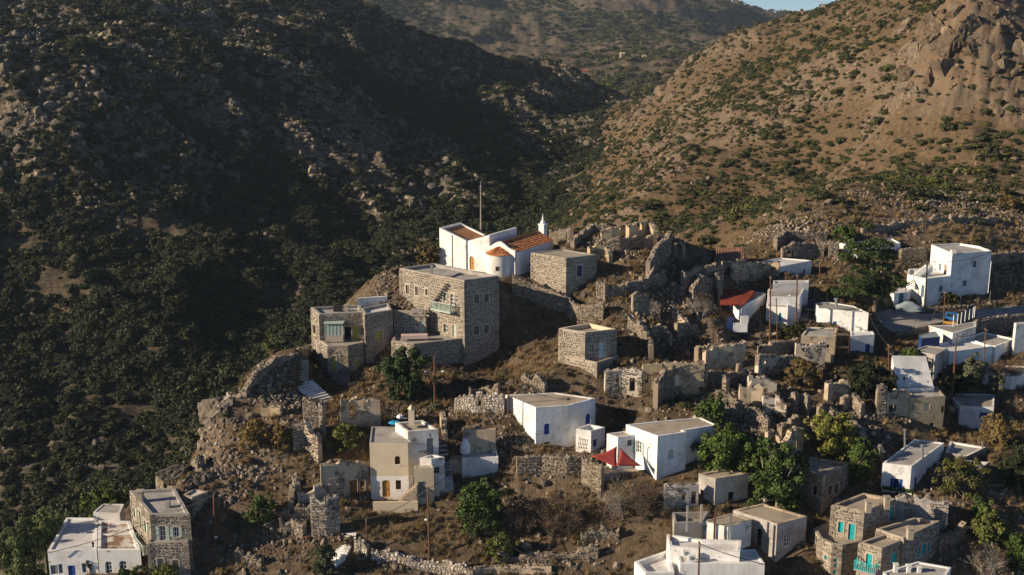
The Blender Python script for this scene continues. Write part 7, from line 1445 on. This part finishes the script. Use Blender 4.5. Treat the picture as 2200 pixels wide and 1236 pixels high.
def bare(name, label, crop, bb, d, n=9, mat='twig', lv=4, cat='shrub', thick=.07):
    random.seed(sum(map(ord, label))); x0, y0, x1, y1 = bb; c = Vector(at(*K(crop, (x0 + x1) / 2, y1), d)); t_ = at(*K(crop, (x0 + x1) / 2, y0), d); l = at(*K(crop, x0, y1), d); H_ = t_[2] - c.z; W_ = c.x - l[0]; g = min(gz(c.x, c.y), c.z + .5)
    root = thing(name, label, cat, (c.x, c.y, g)); tb = MB(); tw = MB()
    def grow(p, dr, L, r, k, m_):
        q = p + dr * L; mid = p.lerp(q, .5) + rvec() * L * .08; m_.tube([p, mid, q], [r, r * .8, r * .6], 3, False)
        if k:
            for _ in range(random.choice((3, 3, 4))):
                nd = (dr + rvec() * .75 + Vector((0, 0, .15))).normalized(); grow(p.lerp(q, random.uniform(.45, 1)), nd, L * random.uniform(.55, .85), r * .55, k - 1, tw)
    for i in range(n):
        a = random.uniform(0, 6.283); dr = Vector((math.cos(a) * W_ * .6, math.sin(a) * W_ * .5, H_ * random.uniform(.7, 1.0))).normalized(); grow(Vector((c.x + math.cos(a) * W_ * .45 * random.random(), c.y + math.sin(a) * W_ * .35 * random.random(), g - .1)), dr, (H_ * .36), thick, lv, tb)
    lf = MB(); leaves(lf, [(Vector((c.x + random.uniform(-.7, .7) * W_, c.y + random.uniform(-.5, .5) * W_, g + H_ * random.uniform(.3, .85))), W_ * random.uniform(.18, .35)) for _ in range(22)], 420 * n // 3, .075); stuff(lf.build('withered_leaves', 'brownleaf', root))
    tb.build('stems', mat, root); stuff(tw.build('twigs', mat, root)); return root
bare('bare_shrub', 'brown leafless shrub right of the green tree, below the retaining wall', 'e', (890, 740, 1170, 1060), 117, 14)
bare('bare_shrub', 'wide grey-brown leafless thicket below the stone pillar wall', 'e', (1150, 700, 1460, 1090), 116.5, 16)
bare('bare_tree', 'bare tree with spreading grey twigs below the shade-sail terrace', 'f', (620, 690, 780, 1000), 117.5, 7, 'palebark', 4, 'tree', .07)
bare('bare_shrub', 'dense bare shrub left of the derelict rounded house', 'f', (740, 720, 930, 960), 117.2, 13)
bare('bare_tree', 'small bare tree in the dark ruins left of the red porch', 'b', (1040, 665, 1205, 870), 150, 7, 'palebark', 4, 'tree', .06)
bare('bare_shrub', 'grey-brown bare bush beside the low white roofs at right', 'c', (1840, 840, 2060, 1010), 147, 12)
bare('bare_shrub', 'bare shrub under the trees at the bottom right', 'g', (1150, 1020, 1400, 1230), 111.5, 10, 'palebark')
bare('bare_tree', 'grey bare tree behind the ruins on the right slope', 'c', (650, 60, 740, 190), 192, 5, 'palebark', 4, 'tree', .06)
# pine on the plaza
pb = on_z(*K('c', 1112, 738), ROADZ); root = thing('pine_tree', 'big dark green pine tree growing at the edge of the plaza', 'tree', pb); random.seed(77); cl_ = []
for x, y, rx in ((1000, 270, 60), (1060, 300, 70), (1150, 250, 70), (1130, 320, 70), (930, 330, 55), (1215, 320, 55), (1060, 370, 60), (1010, 410, 50), (1100, 430, 70), (1180, 400, 60), (950, 480, 60), (890, 540, 60), (1030, 500, 80), (1130, 510, 80), (1220, 470, 60), (1270, 510, 50), (960, 560, 55), (1060, 570, 60), (1150, 570, 50), (1200, 540, 50), (1090, 250, 50)):
    for k in range(3): q = at(*K('c', x + random.uniform(-25, 25), y + random.uniform(-14, 14)), pb[1] + random.uniform(-2.2, 2.2)); cl_.append((Vector(q), rx / 2.94 / 14.6 * random.uniform(.75, 1.1)))
mb = MB(); leaves(mb, cl_, 19000, .16, .42); stuff(mb.build('crown', 'pine', root)); tb = MB(); tp = Vector(at(*K('c', 1095, 300), pb[1])); P = [Vector(pb) - Vector((0, 0, .3)), Vector(pb) + Vector((-.1, 0, 3)), Vector(pb).lerp(tp, .6), tp]; tb.tube(P, [.42, .36, .26, .1], 8)
for cc, r in cl_[::2]: s_ = P[1].lerp(tp, max(0, min(1, (cc.z - 1.2 - P[1].z) / (tp.z - P[1].z)))); tb.tube([s_, s_.lerp(cc, .5) + Vector((0, 0, .2)), cc], [.12, .08, .03], 4, False)
tb.build('trunk', 'bark', root); mb = MB(); mb.lathe((pb[0], pb[1], ROADZ), [(1.15, .0), (1.15, .14), (.95, .14), (.95, .02)], 18); mb.build('tree_ring', 'white', root)

# ---------------------------------------------------------------- poles, cables, vehicles
TOPS = {}
def pole(key, label, crop, xt, yt, xb, yb, d, mat='pole', r=.12, lamp=False):
    a = Vector(at(*K(crop, xt, yt), d)); b_ = Vector(at(*K(crop, xb, yb), d)); g = min(b_.z, gz(b_.x, b_.y)) - .6; root = thing('utility_pole', label, 'pole', (b_.x, b_.y, g + .6)); mb = MB(); mb.tube([(b_.x, b_.y, g), tuple(a)], [r * 1.1, r * .8], 7); mb.build('shaft', mat, root)
    mb = MB(); mb.box(a.x - .06, a.x + .06, a.y - .5, a.y + .5, a.z - .3, a.z - .2); mb.build('crossarm', 'metal', root); TOPS[key] = a - Vector((0, 0, .2)); return root
def lampbox(root, p, sx=.3):
    mb = MB(); mb.lathe(p, [(.0, .12), (.16, .1), (.2, 0), (.1, -.08), (.0, -.09)], 8); mb.build('lamp_head', 'wpaint', root)
o = pole('lamp', 'street lamp pole with two arms in front of the dark leafy tree', 'a', 755, 990, 757, 1240, 134)
for x, y in ((705, 1078), (803, 1078)):
    q = Vector(at(*K('a', x, y), 134)); s_ = Vector(at(*K('a', 755, y + 10), 134)); mb = MB(); mb.tube([s_, s_.lerp(q, .5) + Vector((0, 0, .1)), q], .04, 5); mb.build('lamp_arm', 'metal', o); lampbox(o, q)
o = pole('dl', 'wooden pole right of the narrow stone house, bottom left', 'd', 252, 830, 258, 1236, 115.5); lampbox(o, at(*K('d', 262, 1048), 115.2))
pole('dm', 'short wooden pole beside the white staircase', 'd', 1008, 950, 1011, 1190, 114.5, r=.1)
o = pole('dr', 'tall wooden pole in front of the beige house', 'd', 1313, 800, 1322, 1240, 114); lampbox(o, at(*K('d', 1305, 962), 113.8))
pole('ew', 'dark pole at the left corner of the white five-sided house', 'e', 990, -10, 980, 205, 129.5, r=.1)
pole('fb', 'brown pole rising in front of the white roof terrace', 'f', 1150, 1050, 1148, 1260, 105.5)
pole('c1', 'tall brown pole left of the white house with grey roof', 'c', 458, 450, 454, 892, 148.5)
pole('c2', 'thin leaning pole between the two tall poles', 'c', 494, 590, 505, 872, 148, r=.08)
o = pole('c3', 'tall dark pole at the corner of the white house with grey roof', 'c', 626, 440, 620, 765, 151.5); lampbox(o, at(*K('c', 580, 575), 151.5))
pole('c4', 'black pole at the front of the big white house', 'c', 1450, 350, 1436, 625, 168, 'black')
pole('c5', 'brown stayed pole beside the blue pickup', 'c', 1560, 545, 1558, 745, 157.5, r=.08)
pole('c6', 'thin pole behind the low white house left of the pine', 'c', 770, 360, 768, 490, 170)
pole('c7', 'brown pole below the plaza beside the dark tree', 'c', 1205, 880, 1210, 1140, 141.5)
pole('c8', 'tall pole in front of the low white flat roofs', 'c', 1635, 820, 1618, 1095, 141)
pole('c9', 'pole standing among the low white flat roofs', 'c', 1820, 780, 1815, 930, 147, r=.1)
pole('g1', 'thin metal pole on the corner of the white house by the church ruins', 'e', 1512, 240, 1512, 316, 126.6, 'metal', .05)
def cable(a, b_, sag, label, r=.04):
    A, B = (TOPS[a] if isinstance(a, str) else Vector(a)), (TOPS[b_] if isinstance(b_, str) else Vector(b_)); P = [A.lerp(B, i / 14) - Vector((0, 0, sag * 4 * (i / 14) * (1 - i / 14))) for i in range(15)]; mb = MB(); mb.tube(P, r, 4); tag(mb.build('overhead_cable', 'wire', None, loc=tuple(A)), label, 'cable')
cable('lamp', 'ew', .8, 'cable from the street lamp to the pole at the white five-sided house')
cable('dl', 'dm', .9, 'cable strung between the two bottom left poles')
cable('dm', 'dr', .5, 'cable from the short pole to the tall pole before the beige house')
cable('dl', at(*K('h', 400, 820), 113), .6, 'cable crossing in front of the narrow stone house')
cable('dr', at(*K('e', 690, 487), 124.8), .5, 'cable from the tall pole to the small white house')
cable('dr', at(*K('e', 1250, 1180), 110), .6, 'cable dropping right from the tall pole')
cable('fb', at(*K('f', 1760, 1215), 108), .5, 'cable running right across the white roof terrace')
cable('c1', 'c3', .5, 'cable between the two tall poles left of the pine')
cable('c3', 'c4', 1.6, 'long cable passing the pine tree')
cable('c4', at(*K('c', 1855, 300), 164.8), .6, 'cable from the black pole to the big white house')
cable('c7', at(*K('c', 1080, 690), 150.8), .5, 'cable from the long white house to the pole below the plaza')
cable('c8', 'c9', .4, 'cable between the poles of the low white roofs')
cable('c5', at(*K('c', 1475, 725), 157.5), .02, 'stay wire of the brown pole beside the pickup')
# blue pickup
pz = ROADZ + .006; pc = on_z(*K('c', 1592, 762), pz); hd = Vector((.42, .9)).normalized(); fx = (hd.x, hd.y); fy = (-hd.y, hd.x); FR = (pc, fx, fy); t = thing('pickup_truck', 'small blue pickup truck with wooden flatbed parked on the road edge', 'pickup', pc)
def prof(mb, pts, y0, y1):
    k = len(mb.v); n = len(pts)
    for y in (y0, y1):
        for x, z in pts: mb.v.append((pc[0] + fx[0] * x + fy[0] * y, pc[1] + fx[1] * x + fy[1] * y, pc[2] + z))
    mb.f += [tuple(range(k, k + n)), tuple(reversed(range(k + n, k + 2 * n)))] + [(k + i, k + n + i, k + n + (i + 1) % n, k + (i + 1) % n) for i in range(n)]
M['carblue'] = flat('blue_car_paint', (.02, .14, .36), .35, 0, .08)
mb = MB(); prof(mb, [(.35, .45), (2.75, .45), (2.78, .8), (2.6, .95), (1.95, 1.02), (1.55, 1.62), (.75, 1.66), (.4, 1.05), (.35, .9)], -.8, .8); mb.build('cab', 'carblue', t)
for pts, nm in (([(.78, 1.08), (1.7, 1.08), (1.48, 1.56), (.85, 1.58)], 'side_window'),):
    for s_ in (-1, 1): mb = MB(); prof(mb, pts, s_ * .8, s_ * .812); mb.build(nm, 'glass', t)
mb = MB(); prof(mb, [(1.93, 1.05), (1.96, 1.07), (1.6, 1.58), (1.57, 1.56)], -.68, .68); mb.build('windscreen', 'glass', t); mb = MB(); prof(mb, [(.44, 1.12), (.42, 1.12), (.7, 1.58), (.72, 1.58)], -.65, .65); mb.build('rear_window', 'glass', t)
mb = MB(); mb.box(-1.9, .3, -.85, .85, .62, .72, FR); bed = mb.build('flatbed', 'pole', t)
for a in ((-1.9, .3, -.85, -.8, .72, 1.02), (-1.9, .3, .8, .85, .72, 1.02), (-1.95, -1.9, -.85, .85, .62, 1.02)): mb = MB(); mb.box(*a, FR); mb.build('side_board', 'wood', bed)
mb = MB(); mb.box(-1.8, 2.6, -.35, .35, .36, .5, FR); mb.build('chassis', 'black', t)
for x in (-1.2, 2.05):
    for s_ in (-1, 1):
        c_ = Vector(pc) + Vector((fx[0] * x + fy[0] * s_ * .68, fx[1] * x + fy[1] * s_ * .68, .32)); ax_ = Vector((fy[0], fy[1], 0)); mb = MB(); mb.tube([c_ - ax_ * .1, c_ + ax_ * .1], .32, 14); w = mb.build('wheel', 'black', t); mb = MB(); mb.tube([c_ + ax_ * s_ * .1, c_ + ax_ * s_ * .115], .17, 10); mb.build('rim', 'metal', w)
for s_ in (-.6, .6):
    mb = MB(); mb.box(2.76, 2.8, s_ - .13, s_ + .13, .68, .84, FR); mb.build('headlight', 'wpaint', t); mb = MB(); mb.box(-1.97, -1.95, s_ - .1, s_ + .1, .66, .78, FR); mb.build('tail_light', 'sail', t)
# covered car
cc = on_z(*K('c', 1328, 668), pz); t = thing('covered_car', 'parked car under a grey cover by the little white hut', 'car', (cc[0], cc[1], pz)); mb = MB(); prf = [(-2.1, .25, .5), (-2.0, .75, .7), (-1.3, .95, .78), (-.6, 1.4, .66), (.5, 1.42, .66), (1.2, .95, .78), (1.95, .8, .72), (2.1, .25, .5)]; k = 0; n = 12; ca, sa = math.cos(-.12), math.sin(-.12)
for x, h_, w in prf:
    for j in range(n + 1):
        a = math.pi * j / n; y = -w * math.cos(a) * (1 if .05 < j / n < .95 else 1.08); z = h_ * min(1, math.sin(a) ** .45 if math.sin(a) > 0 else 0); mb.v.append((cc[0] + ca * x - sa * y, cc[1] + sa * x + ca * y, pz + z))
for i in range(len(prf) - 1):
    for j in range(n): mb.f.append((i * (n + 1) + j, i * (n + 1) + j + 1, (i + 1) * (n + 1) + j + 1, (i + 1) * (n + 1) + j))
mb.f += [tuple(range(n + 1)), tuple(reversed(range((len(prf) - 1) * (n + 1), len(prf) * (n + 1))))]; mb.build('car_cover', 'cover', t, True)
for x in (-1.25, 1.3):
    for s_ in (-.68, .68): q = Vector((cc[0] + ca * x - sa * s_, cc[1] + sa * x + ca * s_, pz + .27)); mb = MB(); mb.tube([q - Vector((-sa, ca, 0)) * .09, q + Vector((-sa, ca, 0)) * .09], .27, 12); mb.build('wheel', 'black', t)
# fence posts of the garden above the road
for i, (x, y, d) in enumerate(((1660, 600, 169.5), (1720, 595, 170), (1780, 588, 170.5), (1845, 580, 171.5), (1885, 470, 176), (1930, 480, 176), (1975, 475, 177))):
    q = at(*K('c', x, y), d); mb = MB(); mb.tube([(q[0], q[1], gz(q[0], q[1]) - .3), (q[0], q[1], q[2] + .9)], .045, 5); tag(mb.build('fence_post', 'metal', None, loc=q), 'thin fence post in the garden of the big white house', 'fence post', 'garden fence posts')
# tiny houses in the far valley
for px, py, w_, rm_n, lab in ((1254, 160, 9, 'redtile', 'tiny red-roofed house in the far valley'), (1384, 128, 3.5, 'beigeworn', 'tiny white house in the far valley, right one'), (1337, 122, 4.5, 'beigeworn', 'tiny long white house in the far valley, left one')):
    d = ray_ground(px, py, 0, 880, 1900); x, y, z = at(px, py, d); t = thing('far_house', lab, 'house', (x, y, z)); mb = MB(); mb.box(-w_ / 2, w_ / 2, -3, 3, -4, 3.2, ((x, y, z), (1, .1), (-.1, 1))); mb.build('wall', 'beigeworn', t)
    rb = MB(); P8 = [(-w_ / 2 - .3, -3.3, 3.2), (w_ / 2 + .3, -3.3, 3.2), (w_ / 2 + .3, 0, 4.8), (-w_ / 2 - .3, 0, 4.8), (w_ / 2 + .3, 3.3, 3.2), (-w_ / 2 - .3, 3.3, 3.2)]; rb.v = [(x + a - .1 * b_, y + b_ + .1 * a, z + c_) for a, b_, c_ in P8]; rb.f = [(0, 1, 2, 3), (3, 2, 4, 5), (0, 3, 5), (1, 4, 2)]; rb.build('roof', rm_n, t)
    for dx in (-.25, .25): wb = MB(); wb.box(dx * w_ - .6, dx * w_ + .6, -3.05, -3.0, .6, 2.2, ((x, y, z), (1, .1), (-.1, 1))); wb.build('window', 'grey', t)
# wooden pallet and bicycle-like scrap below the white house
q = at(*K('d', 435, 1148), 115.4); t = thing('pallet', 'weathered wooden pallet lying on the left slope', 'pallet', q)
for i in range(6): mb = MB(); mb.box(-.6, .6, -.5 + i * .18, -.38 + i * .18, .1 + i * .05, .14 + i * .05, (q, (1, .1), (-.1, 1))); mb.build('slat', 'palebark', t)
for x in (-.5, 0, .5): mb = MB(); mb.box(x - .05, x + .05, -.5, .55, -.05, .11, (q, (1, .1), (-.1, 1))); mb.build('bearer', 'bark', t)
q = at(*K('e', 1462, 425), 125.4); t = thing('timber_rack', 'rack of bare timber laths leaning at the white annex', 'rack', q)
for i in range(6): a = at(*K('e', 1430 + i * 11, 432), 125.6); b_ = at(*K('e', 1442 + i * 10, 352 + i * 4), 126); mb = MB(); mb.tube([a, b_], .035, 4); mb.build('lath', 'bark', t)
for yy in (365, 395, 418): a = at(*K('e', 1432, yy), 125.5); b_ = at(*K('e', 1498, yy + 10), 125.7); mb = MB(); mb.tube([a, b_], .03, 4); mb.build('crosspiece', 'bark', t)

# ---------------------------------------------------------------- air
mb = MB(); mb.box(-3300, 3300, -60, 3300, float(GZ.min()) - 3, max(float(GZ.max()) + 12, 75)); hz = mb.build('haze', 'glass'); hz.data.materials.clear()
hm = bpy.data.materials.new('thin_haze'); hm.use_nodes = True; nt = hm.node_tree; nt.nodes.remove(nt.nodes['Principled BSDF']); v = nt.nodes.new('ShaderNodeVolumePrincipled')
v.inputs['Density'].default_value = 0.00006; v.inputs['Color'].default_value = (.68, .84, 1.0, 1); v.inputs['Anisotropy'].default_value = 0.1; nt.links.new(v.outputs[0], nt.nodes['Material Output'].inputs['Volume']); hz.data.materials.append(hm); stuff(hz); hz['label'] = 'thin blue haze over the distant mountain'; hz['category'] = 'haze'

for o in list(bpy.data.objects):
    if '_o' in o: del o['_o']
